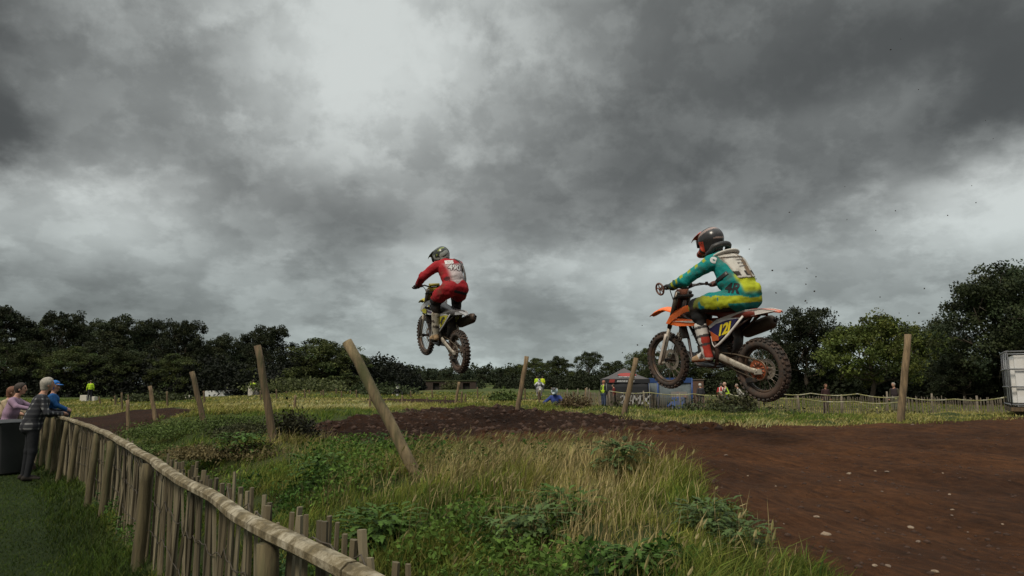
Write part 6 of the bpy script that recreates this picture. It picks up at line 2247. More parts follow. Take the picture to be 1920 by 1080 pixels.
def far_fence():
    def pt(px, Y): x = at(px, 722, Y)[0]; return Vector((x, Y, hz1(x, Y)))
    P = [pt(1092, 47), pt(1150, 44.5), pt(1250, 43), pt(1350, 41), pt(1450, 39.5), pt(1560, 37.0), pt(1680, 34.5), pt(1800, 31.5), pt(1890, 29.0), pt(1990, 27.0)]
    e = empty('paling_fence', P[4])
    tag(e, 'long grey paling fence running behind the track on the right', 'fence')
    o = P[4]
    cum = [0]
    for a, b in zip(P, P[1:]): cum.append(cum[-1] + (b - a).length)
    ip = lambda s: Vector((float(np.interp(s, cum, [p.x for p in P])), float(np.interp(s, cum, [p.y for p in P])), float(np.interp(s, cum, [p.z for p in P]))))
    dirv = (P[-1] - P[0]); ang = atan2(dirv.y, dirv.x)
    mb = MB(); s = 0
    while s < cum[-1]:
        p = ip(s); h = .95 + .05 * rng.normal()
        lx, ly = .03 * rng.normal(), .02 * rng.normal()
        q = p - o
        mb.tube([q + Vector((0, 0, -.1)), q + Vector((lx, ly, h))], [.022, .019], 4, smooth=False)
        s += .095 * (.7 + .7 * rng.random())
    x = mb.build('slats', PALE_W, e); x['kind'] = 'stuff'
    for k in range(0, int(cum[-1] / 2.3)):
        p = ip(k * 2.3 + .4) - o
        MB().tube([p + Vector((0, 0, -.2)), p + Vector((.04 * rng.normal(), 0, 1.12 + .08 * rng.normal()))], .042, 7).build('post', PALE_W, e)
    for h in (.3, .75):
        MB().tube([ip(t) - o + Vector((0, -.02, h)) for t in np.linspace(0, cum[-1], 60)], .008, 4).build('wire', WIRE, e)
    TAPE = mat('barrier_tape_yellow', (.21, .20, .075), .6, var=.3, scale=5, col2=(.4, .38, .33), c2amt=.4, c2scale=2)
    def tape(pts, label, wob=0.0):
        Q = [Vector(at(px, py, Y)) for px, py, Y in pts]
        rows = []
        L_ = list(zip(Q, Q[1:]))
        for a, b in L_:
            for i in range(8):
                t = i / 8
                p = a.lerp(b, t) + Vector((0, 0, -.10 * sin(pi * t)))
                tw = .35 * sin(i * .9 + a.x)
                rows.append([p + Vector((0, .02 * tw, .026)), p - Vector((0, .02 * tw, .026))])
        rows.append([Q[-1] + Vector((0, 0, .034)), Q[-1] - Vector((0, 0, .034))])
        t_ = MB().grid(rows, .003).build('barrier_tape', TAPE)
        tag(t_, label, 'barrier tape', 'tapes strung along the far fence')
    tape([(1142, 733, 43.5), (1218, 736, 42.5), (1300, 738.5, 41.5), (1370, 739, 40)], 'yellow tape strung in front of the tent and booth')
    tape([(1368, 739, 40), (1420, 741, 39.3), (1500, 747, 37.8), (1600, 752.5, 35.5), (1690, 753.5, 33.5)], 'lower yellow tape sagging from the bald marshal to the tall straight stake')
    tape([(1455, 737, 38.5), (1520, 737.5, 37.2), (1608, 738.5, 35.2), (1690, 744, 33.4), (1790, 748.5, 31), (1888, 744.5, 28.5)], 'upper yellow tape running on to the white tank')


far_fence()


def wire_fence():
    """thin net fence left of the tent"""
    def pt(px, Y): x = at(px, 722, Y)[0]; return Vector((x, Y, hz1(x, Y)))
    a, b = pt(1045, 58), pt(1128, 50)
    e = empty('wire_fence', a)
    tag(e, 'pale paling fence across the field left of the tent', 'fence')
    mb = MB()
    n = 60
    for i in range(n):
        q = a.lerp(b, i / n) - a
        q.z = hz1(a.x + q.x, a.y + q.y) - a.z
        mb.tube([q, q + Vector((.03 * rng.normal(), 0, .85 + .06 * rng.normal()))], .02, 4, smooth=False)
    x = mb.build('slats', PALE_W, e); x['kind'] = 'stuff'
    for i in range(5):
        q = a.lerp(b, i / 4) - a; q.z = hz1(a.x + q.x, a.y + q.y) - a.z
        MB().tube([q, q + Vector((0, 0, 1.15))], .045, 6).build('post', PALE_W, e)


wire_fence()


def bunker():
    Y = 118
    xa, xb = at(795, 722, Y)[0], at(892, 722, Y)[0]
    xc = (xa + xb) / 2
    z0 = hz1(xc, Y) - .3
    zt = at(845, 715, Y)[2] - z0
    W = xb - xa
    e = empty('brick_shelter', (xc, Y, z0))
    tag(e, 'low old brick shelter with two dark openings in front of the far hedge', 'building')
    BR = mat('old_brick', (.035, .024, .019), .95, var=.35, scale=2, bump=.02, bscale=5)
    u = lambda px: at(px, 722, Y)[0] - xc
    z_op = at(845, 718, Y)[2] - z0; z_b = .2
    segs = [(u(795), u(812)), (u(824), u(868)), (u(881), u(892))]
    for a, b in segs:
        MB().box(((a + b) / 2, 0, z_op / 2), (b - a, .4, z_op)).build('wall', BR, e)
    MB().box((0, 0, z_op + (zt - z_op) / 2), (W, .42, zt - z_op)).build('wall', BR, e)
    MB().box((0, 4, zt / 2), (W, .4, zt)).build('wall', BR, e)
    for s in (-1, 1): MB().box((s * (W / 2 - .2), 2, zt / 2), (.4, 3.6, zt)).build('wall', BR, e)
    MB().box((0, 2, zt + .11), (W + .3, 4.7, .2)).build('roof', mat('shelter_roof', (.03, .038, .014), .95, var=.3, scale=1), e)
    DK = mat('opening_shade', (.012, .011, .01), .9)  # near-black panels painted as the shade inside the two openings
    for a, b in ((812, 824), (868, 881)):
        MB().box(((u(a) + u(b)) / 2, .32, z_op / 2), (u(b) - u(a), .06, z_op)).build('shade_panel', DK, e)


bunker()

# pale blocks and vans far off on the left
BLOCK = mat('pale_block', (.5, .47, .42), .8, var=.15, scale=3)
for px, Y, w, h, lb in ((161, 63, .62, .62, 'pale block left of the marshal on the left'), (178, 63.5, .45, .5, 'smaller pale block right of the marshal on the left'),
                        (351, 70, .95, .42, 'low white block far off behind the slanted stake'), (472, 61, .42, .55, 'upright white block in front of the marshal right of the tall stake'), (481, 61.3, .35, .5, 'white block beside the marshal right of the tall stake')):
    x, y, z = at_ground(px, Y)
    pyc = {161: 750, 178: 750, 351: 745, 472: 732, 481: 733}[px]
    zb = at(px, pyc + 4, Y)[2]
    o = MB().box((0, 0, h / 2 - .6), (w, .5, h + 1.2), None, .03).build('bale', BLOCK)
    o.location = (x, y, zb)
    tag(o, lb, 'block', 'white blocks in the left field')


def van(px, Y, zoff, label, col, w=4.4):
    x, y, z = at_ground(px, Y)
    e = empty('van', (x, y, z + zoff), .1)
    tag(e, label, 'van', 'vehicles parked far off on the left')
    m = mat('van_paint_%d' % px, col, .35, var=.08)
    GLS = mat('van_glass_%d' % px, (.02, .025, .03), .15)
    k = w / 4.4
    sec = [(-2.2, .4, 1.75), (-2.1, .35, 1.95), (.6, .35, 1.98), (1.25, .35, 1.35), (2.05, .4, 1.15), (2.2, .45, .8)]
    MB().grid([[(a * k, b * .85, z0 if r_ < 1 else z1) for b, r_ in ((-1, 0), (-1, 1), (1, 1), (1, 0), (-1, 0))] for a, z0, z1 in sec], 0, smooth=False).build('body', m, e)
    for s in (1, -1):
        MB().slab([(.55 * k, .862 * s, 1.85), (1.15 * k, .862 * s, 1.35), (.2 * k, .862 * s, 1.35), (.2 * k, .862 * s, 1.85)], (0, .01 * s, 0)).build('window', GLS, e)
        for wx in (-1.35, 1.35): MB().lathe([(.001, -.1), (.3, -.1), (.33, 0), (.3, .1), (.001, .1)], c=(wx * k, .78 * s, .33), axis=(0, 1, 0), seg=16).build('wheel', RUBBER, e)
    MB().slab([(.65 * k, -.7, 1.92), (.65 * k, .7, 1.92), (1.22 * k, .7, 1.4), (1.22 * k, -.7, 1.4)], (.02, 0, .02)).build('windscreen', GLS, e)


van(423, 88, -1.25, 'white van parked at the dark wood left of the tall brown stake', (.55, .55, .55))
van(441, 91, -1.0, 'pale car parked just right of the white van', (.4, .42, .45), 3.4)
van(714, 98, -.6, 'white car parked far off right of the most slanted stake', (.5, .5, .47), 3.6)

# ------------------------------------------------------------------ grass, barley, weeds, stones and flying mud
GRASS = mat('grass_blade', (.06, .08, .02), .8, attr=True, spec=.2, trans=.3)


def in_view(x, y, margin=1.12, lim=60):
    return (np.abs(x) < y * (960 / F_PX) * margin + .4)


def blades(name, x, y, h, w, lean, col, tip=None, parts=3, wind=(.35, -.1), kind='stuff', mt=None):
    """thin bent strips standing on the ground"""
    n = len(x)
    z = hz(x, y) - .01
    th = rng.random(n) * 2 * pi
    ld = np.stack([np.cos(th), np.sin(th)], 1) * lean[:, None] + np.array(wind) * (lean[:, None] * .8)
    # blade faces roughly any way
    a = rng.random(n) * pi
    wx, wy = np.cos(a), np.sin(a)
    V, C = [], []
    ts = np.linspace(0, 1, parts)
    for t in ts[:-1]:
        cx = x + ld[:, 0] * h * t ** 1.8; cy = y + ld[:, 1] * h * t ** 1.8; cz = z + h * (t - .32 * np.minimum(lean, 1.2) * t * t)
        ww = w * (1 - .35 * t) * .5
        V += [np.stack([cx - wx * ww, cy - wy * ww, cz], 1), np.stack([cx + wx * ww, cy + wy * ww, cz], 1)]
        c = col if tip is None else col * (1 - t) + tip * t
        C += [c, c]
    cx = x + ld[:, 0] * h; cy = y + ld[:, 1] * h; cz = z + h * (1 - .32 * np.minimum(lean, 1.2))
    V.append(np.stack([cx, cy, cz], 1)); C.append(col if tip is None else tip)
    m = len(V)
    VV = np.stack(V, 1).reshape(-1, 3); CC = np.stack(C, 1).reshape(-1, 3)
    b = np.arange(n)[:, None] * m
    q = [np.concatenate([b + 2 * k, b + 2 * k + 1, b + 2 * k + 3, b + 2 * k + 2], 1) for k in range(parts - 2)]
    k = parts - 2
    tri = np.concatenate([b + 2 * k, b + 2 * k + 1, b + 2 * k + 2], 1)
    me = np_mesh(name, VV, [np.concatenate(q), tri], np.clip(CC, .004, .6))
    o = link(name, me, None, [mt or GRASS])
    tag(o, kind=kind)
    return o


def scatter(n, fx0, fx1, y0, y1, power=1.0):
    y = y0 + (y1 - y0) * rng.random(n) ** power
    u = fx0 + (fx1 - fx0) * rng.random(n)
    return u * y, y


GREEN, DEEP, STRAW, OLIVE = np.array([.105, .165, .02]), np.array([.045, .095, .015]), np.array([.52, .41, .18]), np.array([.2, .195, .042])


def mixcol(n, dry, x, y, sc=1.3):
    k = np.clip(dry + .36 * fbm(x * sc, y * sc, 3) + .15 * rng.normal(size=n), 0, 1)[:, None]
    g = GREEN * (1 - .5) + DEEP * .5
    gg = np.where(rng.random((n, 1)) < .5, GREEN, DEEP) * (1 + .25 * rng.normal(size=(n, 1)))
    c = np.where(k < .5, gg * (1 - 2 * k) + OLIVE * 2 * k, OLIVE * (2 - 2 * k) + STRAW * (2 * k - 1))
    return np.clip(c * (1 + .15 * rng.normal(size=(n, 1))), .008, .4)


# how dry the bank is: straw coloured round the foot of the big stake and along the crest to its right
def dryness(x, y):
    g = lambda cx, cy, sx, sy: np.exp(-((x - cx) / sx) ** 2 - ((y - cy) / sy) ** 2)
    d = .14 + .75 * g(-.5, 5.75, .45, .6) + .62 * g(.35, 5.8, .6, .8) + .35 * g(.75, 5.0, .4, .6) + .32 * g(.25, 4.6, .35, .9) + .25 * g(-2.2, 8.6, .7, .6) + .25 * g(-3.1, 9.6, .6, 1) + .3 * g(.3, 3.6, .3, .5)
    return d


def bank():
    # short dense under-grass, then the long grass
    for name, n, h0, h1, w0, y0, y1, pw in (('bank_grass', 110000, .04, .11, .005, 2.2, 7.5, 1.2), ('long_bank_grass', 26000, .08, .19, .005, 2.3, 8.0, 1.15), ('far_bank_grass', 52000, .05, .13, .010, 7.0, 18.0, 1.3)):
        x, y = scatter(n * 2, -.80, .50, y0, y1, pw)
        s = sdist(x, y); d = dirt_mask(x, y)
        edge = .10 if name != 'long_bank_grass' else .02
        keep = (s > .12) & (d < rng.random(len(x)) * edge - .03)
        clump = fbm(x * 2.3 + 4, y * 2.3, 3)
        keep &= rng.random(len(x)) < .55 + 1.3 * clump
        x, y, clump = x[keep][:n], y[keep][:n], clump[keep][:n]
        m = len(x)
        dr = dryness(x, y)
        col = mixcol(m, dr, x, y) * (1 + .75 * np.clip(fbm(x * 4.2, y * 4.2, 3), -.6, .6))[:, None]
        h = (h0 + (h1 - h0) * rng.random(m)) * (1 + 1.1 * np.clip(clump, -.4, .6)) * (.8 + .75 * np.clip(dr, 0, .6))
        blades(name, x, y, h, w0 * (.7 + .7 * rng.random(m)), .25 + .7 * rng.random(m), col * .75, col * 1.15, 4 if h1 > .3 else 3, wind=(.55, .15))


def herbs():
    # low leafy plants in drifts between the grasses
    n = 130000
    x, y = scatter(n, -.66, .42, 2.3, 9.5, 1.15)
    pt = fbm(x * 1.25 + 40, y * 1.25, 3) + .35 * fbm(x * 6, y * 6, 2)
    k = (pt > .07) & (dirt_mask(x, y) < -.02) & (sdist(x, y) > .15) & (rng.random(n) < 1.0 - .8 * np.clip(dryness(x, y), 0, 1))
    x, y, pt = x[k][:46000], y[k][:46000], pt[k][:46000]
    h = (.05 + .55 * np.clip(pt - .07, 0, .35)) * rng.random(len(x)) ** .7
    kind_ = fbm(x * .9 + 7, y * .9 + 3, 2)[:, None]
    col = np.where(kind_ > .1, np.array([.05, .095, .03]), np.where(kind_ > -.1, np.array([.075, .13, .022]), np.array([.04, .085, .014])))
    col = col * (1 + .3 * rng.normal(size=(len(x), 1)))
    V, Q, C = leaf_quads(np.c_[x, y, hz(x, y) + h], .034, up=.9, aspect=.5, cols=np.clip(col, .01, .3))
    tag(link('low_herbs', np_mesh('low_herbs', V, [Q], C), None, [GRASS]), kind='stuff')


def straw():
    n = 90000
    x, y = scatter(n, -.5, .42, 2.6, 10.5, 1.1)
    d = dirt_mask(x, y)
    k = (rng.random(n) < np.clip(dryness(x, y) - .12, 0, 1) * .75) & (d < .06 * rng.random(n)) & (sdist(x, y) > .5)
    x, y = x[k], y[k]; m = len(x)
    c = np.array([.52, .41, .2]) * (.55 + .7 * rng.random((m, 1)))
    h = (.08 + .19 * rng.random(m)) * (.7 + .9 * np.clip(fbm(x * 2, y * 2, 2), -.3, .5))
    blades('dry_grass', x, y, h, .0032 + .0012 * rng.random(m), .08 + .35 * rng.random(m), c * .8, c * 1.1, 4, wind=(.5, .1))


def lawn():
    n = 150000
    y = 3.0 + 14 * rng.random(n) ** 1.5
    u = -.80 + .78 * rng.random(n)
    x = u * y
    s = sdist(x, y)
    k = (s < .16)
    x, y, s = x[k], y[k], s[k]
    m = len(x)
    col = (np.array([.034, .06, .007]) + np.array([.022, .014, .004]) * (rng.random((m, 1)) < .3)) * (1 + .3 * rng.normal(size=(m, 1))) * (1 + .5 * fbm(x * 1.5, y * 1.5, 3)[:, None])
    nearf = sstep(-.45, -.1, s)
    h = (.02 + .03 * rng.random(m)) * (1 + 3.2 * nearf * rng.random(m))
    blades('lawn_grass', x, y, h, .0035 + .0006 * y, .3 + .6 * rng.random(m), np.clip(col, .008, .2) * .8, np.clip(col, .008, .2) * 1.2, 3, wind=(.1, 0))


def verge():
    # rough grass behind the dirt, on the rise on the right
    n = 70000
    x, y = scatter(n, -.2, .82, 9.4, 20.0, 1.6)
    d = dirt_mask(x, y)
    k = (d < rng.random(n) * .35 - .05) & (sdist(x, y) > 4.5)
    x, y = x[k], y[k]; m = len(x)
    cl = fbm(x * 1.1, y * 1.1, 3)
    col = mixcol(m, .6 + .25 * fbm(x * .7, y * .7, 2), x, y, .9)
    h = (.025 + .06 * rng.random(m)) * (1 + 1.3 * np.clip(cl, -.5, .7))
    blades('verge_grass', x, y, h, .012 * (.7 + .6 * rng.random(m)), .3 + .7 * rng.random(m), col * .8, col * 1.15, 3, wind=(.4, .1))
    # the open field
    n = 110000
    x, y = scatter(n, -.86, .86, 17, 75, 1.7)
    d = dirt_mask(x, y)
    k = (d < -.05) & (sdist(x, y) > .3)
    x, y = x[k], y[k]; m = len(x)
    pn = fbm(x * .16, y * .16, 3)
    G2 = lambda cx, cy, sx, sy: np.exp(-((x - cx) / sx) ** 2 - ((y - cy) / sy) ** 2)
    col = mixcol(m, .45 + .5 * pn + .9 * G2(-4.8, 21, 2.4, 4) + .45 * G2(-11, 30, 4, 7) + .4 * G2(4, 30, 4, 8) + .25 * G2(12, 27, 8, 6), x, y, .3)
    h = (.06 + .13 * rng.random(m)) * (1 + .9 * fbm(x * .5, y * .5, 2))
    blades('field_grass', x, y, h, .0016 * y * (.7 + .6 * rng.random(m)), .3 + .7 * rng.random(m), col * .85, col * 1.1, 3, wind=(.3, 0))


def barley():
    """stalks with nodding ears: wild barley on the crest"""
    Vs, Qs, Cs, b = [], [], [], 0
    for n, cx, cy, sx, sy, hh in ((230, -.5, 5.7, .35, .55, .5), (300, .3, 5.5, .5, .55, .42), (150, -.2, 4.9, .3, .5, .45), (90, .85, 5.3, .3, .4, .36), (60, .45, 4.3, .4, .7, .34), (75, .75, 3.25, .35, .45, .3), (70, -2.2, 8.6, .9, .6, .4), (60, -3.0, 9.4, .6, .8, .4), (45, -.2, 3.6, .5, .7, .32)):
        x = cx + sx * rng.normal(size=n); y = cy + sy * rng.normal(size=n)
        k = (dirt_mask(x, y) < .03) & (sdist(x, y) > .5)
        x, y = x[k], y[k]; z = hz(x, y)
        for px_, py_, pz in zip(x, y, z):
            h = .42 * hh * (.6 + .7 * rng.random())
            a = rng.random() * 6.28; ln_ = .06 + .16 * rng.random()
            dv = np.array([cos(a) * .5 + .7, sin(a) * .5 + .1, 0]) * ln_ * h
            pale = rng.random()
            base = np.array([.12, .105, .04]) * (1 - pale) + np.array([.22, .18, .09]) * pale
            ear = np.array([.17, .165, .055]) * (1 - pale) + np.array([.34, .28, .14]) * pale
            P = [np.array([px_, py_, pz]) + dv * t ** 2 + np.array([0, 0, h * (t - .12 * t * t)]) for t in (0, .4, .75, 1.0)]
            el = .036 + .03 * rng.random(); er = .005 + .0025 * rng.random()
            ed = dv / max(np.linalg.norm(dv), 1e-6) * .55 + np.array([0, 0, 1.0 - 1.0 * rng.random()])
            ed /= np.linalg.norm(ed)
            E = [P[-1] + ed * el * t for t in (0, .25, .65, 1.0)]
            pts = P + E[1:]
            rad = [.0018, .0016, .0014, .0016, er, er * .85, .001]
            cc = [base * .8, base, base, base, ear, ear, ear * 1.1]
            for sa, sb in (((1, 0, 0), None), ((0, 1, 0), None)):
                sd = np.array(sa, float)
                for p_, r_, c_ in zip(pts, rad, cc):
                    Vs += [p_ - sd * r_, p_ + sd * r_]; Cs += [c_, c_]
                for i in range(len(pts) - 1):
                    Qs.append((b + 2 * i, b + 2 * i + 1, b + 2 * i + 3, b + 2 * i + 2))
                b += 2 * len(pts)
            # awns
            for q in range(4):
                s_ = E[1 + (q % 2)]; dq = ed * .8 + .45 * unit(1)[0]
                t_ = s_ + dq / np.linalg.norm(dq) * (.04 + .03 * rng.random())
                sd = np.array([.0007, .0007, 0])
                Vs += [s_ - sd, s_ + sd, t_ + sd * .4, t_ - sd * .4]; Cs += [ear] * 4
                Qs.append((b, b + 1, b + 2, b + 3)); b += 4
    me = np_mesh('barley', np.array(Vs), [np.array(Qs)], np.array(Cs))
    tag(link('barley', me, None, [GRASS]), kind='stuff')


bank(); herbs(); straw(); lawn(); verge(); barley()


def weed(px, py, Y, r, n, col, label, lobes=5, name='weed_plant', up=.5, group='broad leaved weeds on the bank'):
    b = at(px, py, Y); z = hz1(b[0], Y)
    mb_v, mb_f, mb_c = [], [], []
    for i in range(3 * n):
        a = 2.4 * i + .4 * rng.random(); L_ = .035 + r * (.12 + .26 * rng.random()); el = up * (1 - .75 * i / (3 * n)) + .25 * rng.normal() * .4
        sp = r * .75 * rng.random()
        c = np.array(col) * (1 + .22 * rng.normal())
        ca, sa = cos(a), sin(a)
        k0 = len(mb_v)
        m = 2 * lobes + 1
        z0 = .01 + r * (.75 * rng.random())
        for j in range(m):
            t = j / (m - 1)
            wd = L_ * .2 * sin(pi * min(t * .92 + .05, 1)) * (1.0 if j % 2 else .5)
            d = sp + L_ * t * cos(el)
            hh = z0 + L_ * (t * sin(el) - .55 * t * t * (.4 + .4 * rng.random()))
            for s in (-1, 0, 1):
                mb_v.append((ca * d - sa * wd * s, sa * d + ca * wd * s, hh + (.12 * wd if s else 0)))
                mb_c.append(np.clip(c * (1.25 if s == 0 else 1), .006, .3))
        for j in range(m - 1):
            q = k0 + 3 * j
            mb_f += [(q, q + 1, q + 4, q + 3), (q + 1, q + 2, q + 5, q + 4)]
    me = np_mesh(name, np.array(mb_v), [np.array(mb_f)], np.array(mb_c), smooth=True)
    o = link(name, me, None, [LEAF]); o.location = (b[0], Y, z)
    tag(o, label, 'plant', group)


WD, WB = (.042, .082, .013), (.055, .088, .026)
for a in ((712, 930, 4.3, .30, 90, WD, 'dark green feathery weed left of the barley under the big stake'),
          (1000, 960, 3.9, .26, 60, WB, 'blue green thistle in the middle of the lower bank'),
          (1055, 930, 4.2, .26, 60, WD, 'dark leafy weed at the foot of the straw grass'),
          (1165, 872, 5.0, .26, 60, WB, 'dark weed at the corner of the bank by the dirt'),
          (1330, 970, 3.7, .20, 50, WB, 'blue green weed on the edge of the bare dirt'),
          (1390, 1000, 3.4, .16, 40, WB, 'low blue green weed furthest right on the bank edge'),
          (1190, 1040, 3.1, .18, 45, WD, 'dark weed at the bottom edge of the view'),
          (600, 870, 6.0, .28, 60, WD, 'dark green weed half way up the bank left of the big stake'),
          (455, 830, 8.5, .34, 60, WD, 'dark weed below the tall brown stake')):
    weed(*a)


def bush(px, Y, r, h, n, leaf, tone, label, zoff=0.0):
    x = at(px, 722, Y)[0]; z = hz1(x, Y)
    P, C = [], []
    k = max(6, int(14 * r))
    for i in range(k):
        a = rng.random() * 6.28; rr = r * sqrt(rng.random()) * .85
        hh = h * (.45 + .6 * rng.random()) * (1 - .4 * (rr / r) ** 2)
        m = n // k
        g = rng.normal(size=(m, 3)) * [r * .26, r * .26, hh * .3]
        p = np.array([rr * cos(a), rr * sin(a), hh * .5]) + g
        P.append(p); c = np.array(tone) * (1 + .3 * rng.normal())
        C.append(np.clip(c * (1 + .2 * rng.normal(size=(m, 1))), .006, .3))
    P = np.concatenate(P); P[:, 2] = np.abs(P[:, 2]); C = np.concatenate(C)
    V, Q, Cc = leaf_quads(P, leaf, cols=C)
    o = link('bush', np_mesh('bush', V, [Q], Cc), None, [LEAF]); o.location = (x, Y, z + zoff)
    tag(o, label, 'bush', 'low bushes and brambles by the track')


BG, BB = (.065, .095, .022), (.10, .08, .034)
bush(325, 12.5, .8, .38, 9000, .032, BG, 'dark green bramble beneath the slanted stake on the left')
bush(280, 11.5, .5, .2, 5000, .03, BG, 'green weeds spilling toward the rail left of the bramble')
bush(430, 12.0, .7, .28, 8000, .03, BG, 'green bush between the slanted and the tall brown stakes')
bush(468, 10.5, .5, .26, 7000, .03, (.045, .05, .02), 'brownish green bush just left of the tall brown stake')
bush(440, 8.6, .6, .16, 7000, .03, BB, 'brown dead growth on the bank below the tall brown stake')
bush(545, 9.6, .35, .5, 2200, .045, (.03, .03, .013), 'small dark shrub right of the tall brown stake')
bush(1385, 30, 1.2, 1.2, 3000, .15, (.045, .045, .018), 'tall rough weeds in front of the far fence below the bald marshal')
bush(1330, 26, 1.3, .8, 3000, .13, (.04, .048, .018), 'rough weeds in front of the blue booth')
bush(1440, 24, 1.0, .6, 2500, .12, (.04, .05, .018), 'green weeds under the rear tyre of the orange bike')
bush(1160, 24, 1.6, .55, 3200, .12, (.045, .05, .02), 'low weeds in front of the tent')
bush(1075, 15.5, .35, .35, 1400, .05, (.06, .042, .02), 'small reddish brown weed on the dirt rise left of the tent')
bush(940, 36, .9, .7, 1600, .14, BG, 'dark bush left of the tall right tilted stake')
bush(1690, 22, 1.3, .5, 2500, .1, (.12, .115, .04), 'pale grass clump round the foot of the tall straight stake')
bush(720, 60, 2.5, 1.0, 2500, .25, (.04, .055, .02), 'green rise of weeds right of the most slanted stake')
bush(845, 112, 1.6, 1.9, 1500, .3, (.05, .055, .02), 'scrubby bush in front of the middle of the brick shelter')
bush(560, 62, 4, 1.3, 3000, .25, (.06, .07, .025), 'grassy hump in front of the domed tree')
bush(300, 55, 2.5, .8, 2000, .25, (.045, .055, .02), 'green weeds along the far left field')

# stones and clods lying on the dirt
STONE = [mat('pale_stone', (.22, .165, .115), .85, var=.3, scale=20, col2=(.1, .055, .035), c2amt=.3, c2scale=12), mat('grey_stone', (.15, .115, .085), .85, var=.3, scale=20, col2=(.09, .05, .033), c2amt=.45, c2scale=12)]


def rock_mesh(name, seed, m, rough=.28, sub=2):
    bm = bmesh.new(); bmesh.ops.create_icosphere(bm, subdivisions=sub, radius=1)
    r_ = np.random.default_rng(seed); o = r_.random(3) * 50
    for v in bm.verts:
        k = 1 + rough * float(fbm(np.array([v.co.x * 1.4 + o[0] + v.co.z]), np.array([v.co.y * 1.4 + o[1] - v.co.z * .7]), 3)[0]) * 1.6
        v.co *= k
    me = bpy.data.meshes.new(name); bm.to_mesh(me); bm.free(); me.materials.append(m)
    return me


stones = [rock_mesh('stone', i, STONE[i % 2]) for i in range(5)]
sp = [(1550, 1003, 2), (1663, 886, 1.2), (1592, 889, 1.1), (1665, 1062, 1.4), (1640, 1063, 1.3), (1752, 1073, 1.6), (1722, 1018, 1.2), (1708, 991, 1.3), (1785, 968, .9), (1786, 958, .8), (1780, 928, .8), (1654, 923, .6), (1575, 902, .5), (1711, 797, .8),
      (1641, 884, .6), (1455, 912, .5), (1361, 855, 1.0), (1402, 893, .5), (1470, 985, .4), (1768, 888, .6), (1530, 970, 1.3), (1815, 1000, .5), (1880, 985, .6), (1660, 1000, .5), (1445, 984, .5)]


def ray_ground(px, py, lo=2.2, hi=30):
    Ys = np.linspace(lo, hi, 1400)
    pts = np.array([at(px, py, Y) for Y in Ys])
    g = hz(pts[:, 0], pts[:, 1])
    i = np.argmax(pts[:, 2] < g)
    return pts[i] if pts[i, 2] < g[i] else None


SLB = {3: 'right one of two stones side by side at the bottom of the dirt', 4: 'left one of two stones side by side at the bottom of the dirt', 6: 'flat stone above the pair at the bottom of the dirt', 7: 'long pale stone up left of the flat one low on the dirt',
       8: 'lower of two small stones close together right on the dirt', 9: 'upper of two small stones close together right on the dirt', 10: 'small stone above the close pair on the right dirt', 16: 'reddish pale stone high on the dirt near the grass corner',
       21: 'small stone right of the close pair on the dirt', 22: 'small stone furthest right on the dirt'}
for i, (px, py, k) in enumerate(sp):
    p = ray_ground(px, py)
    if p is None: continue
    o = bpy.data.objects.new('stone', stones[i % 5]); COL.objects.link(o)
    s = .0105 * k * (p[1] / 4)
    o.scale = (s * 1.35, s, s * .6); o.location = (p[0], p[1], hz1(p[0], p[1]) + s * .15); o.rotation_euler = (.2, .1, i * 1.7)
    big = {0: 'largest pale stone on the dirt near the grassy corner', 1: 'pale stone alone in the middle of the bare dirt', 2: 'pale stone left of the lone middle stone on the dirt', 5: 'pale stone at the bottom edge of the dirt', 20: 'muddy stone behind the largest pale stone', 13: 'pale stone at the far edge of the dirt below the tall straight stake'}
    tag(o, big.get(i, SLB.get(i, 'tiny pale stone half sunk in the bare reddish dirt')), 'stone', 'stones on the dirt')
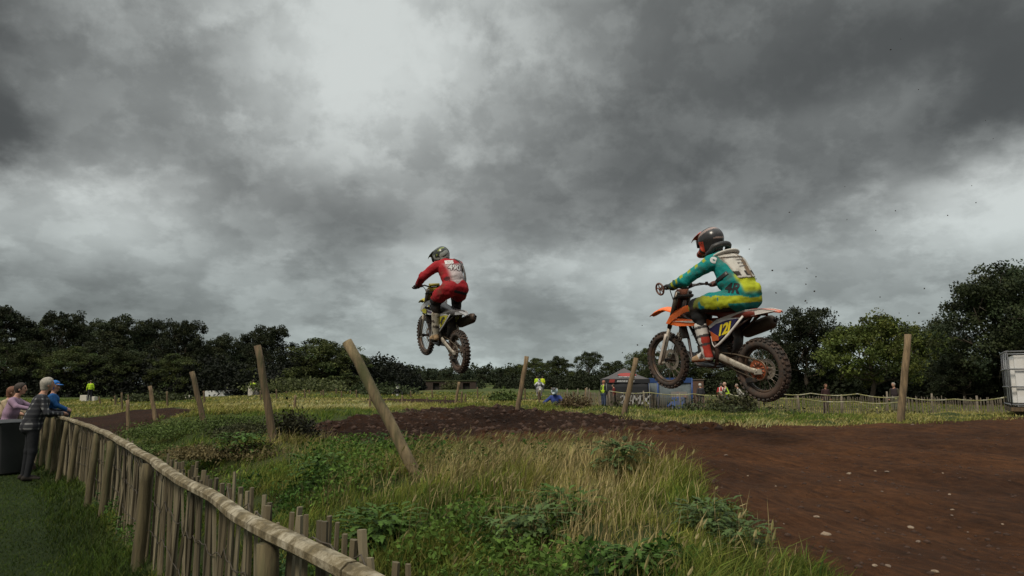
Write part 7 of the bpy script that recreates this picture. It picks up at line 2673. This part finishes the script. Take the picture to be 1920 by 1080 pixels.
# clods on the ploughed strip: uncountable
CLODM = mat('soil_clod', (.042, .02, .011), .95, var=.4, scale=9, bump=.01, bscale=30)
cl = rock_mesh('clod', 77, CLODM, .35, 1)
cv = np.array([v.co[:] for v in cl.vertices]); cf = np.array([p.vertices[:] for p in cl.polygons])
n = 9000
x, y = scatter(n, -.35, .85, 2.4, 17, 1.2)
k = dirt_mask(x, y) > .05
k &= rng.random(n) < np.where((y > 9) & (x < 3), 1.0, .6)
x, y = x[k], y[k]; z = hz(x, y)
far_ = (y > 9) & (x < 3)
s = (.006 + .03 * rng.random(len(x)) ** 3.0) * np.where(far_, 1.5, .42)
ang = rng.random(len(x)) * 6.28
R = np.stack([np.stack([np.cos(ang), -np.sin(ang), 0 * ang], 1), np.stack([np.sin(ang), np.cos(ang), 0 * ang], 1), np.stack([0 * ang, 0 * ang, 1 + 0 * ang], 1)], 1)
V = np.einsum('nij,vj->nvi', R, cv * [1.2, 1, .7]) * s[:, None, None] + np.stack([x, y, z + s * .1], 1)[:, None]
Fc = (cf[None] + (np.arange(len(x)) * len(cv))[:, None, None]).reshape(-1, 3)
tag(link('soil_clods', np_mesh('soil_clods', V.reshape(-1, 3), [Fc]), None, [CLODM]), kind='stuff')

# mud thrown up behind the orange bike
fm = [rock_mesh('mud_clod', 90 + i, mat('flying_mud_%d' % i, (.03, .022, .018), .95, var=.3), .4, 1) for i in range(3)]
mud = [(1670, 93, 1.2), (1689, 73, .7), (1722, 168, .8), (1480, 398, 1.2), (1584, 350, .7), (1588, 412, .8), (1642, 432, 1.0), (1679, 395, .9), (1777, 404, 1.0), (1830, 380, .9), (1822, 348, .7), (1848, 226, .7), (1862, 260, .7), (1513, 503, 1.2), (1513, 568, 1.0), (1418, 523, 1.0), (1405, 467, .8),
       (1511, 533, 1.1), (1527, 546, 1.3), (1510, 564, 1.5), (1733, 541, 1.2), (1723, 587, 1.4), (1748, 590, 1.2), (1787, 554, 1.0), (1766, 558, .8), (1702, 592, .9), (1686, 587, .8), (1647, 594, 1.0), (1520, 575, .9), (1558, 576, .8), (1448, 507, 1.4), (1455, 549, 1.2), (1447, 507, .7), (1262, 526, 1.2), (1167, 661, 1.0), (1195, 647, 1.2), (857, 678, 1.2), (1204, 610, .8), (1196, 647, .8), (1530, 519, 1.0), (1650, 557, .9)]
for i, (px, py, k) in enumerate(mud):
    Y = 7.0 + 2.4 * ((i * 37) % 10) / 10 - (1.8 if px > 1600 else 0)
    if px == 857: Y = 10.8
    o = bpy.data.objects.new('mud_clod', fm[i % 3]); COL.objects.link(o)
    s = 1.25 * k / F_PX * Y
    o.location = at(px, py, Y); o.scale = (s * 1.3, s, s * .8); o.rotation_euler = (i, i * 2.1, i * .7)
    tag(o, 'small dark clod of mud flung up and flying through the air', 'mud clod', 'mud clods flying through the air')
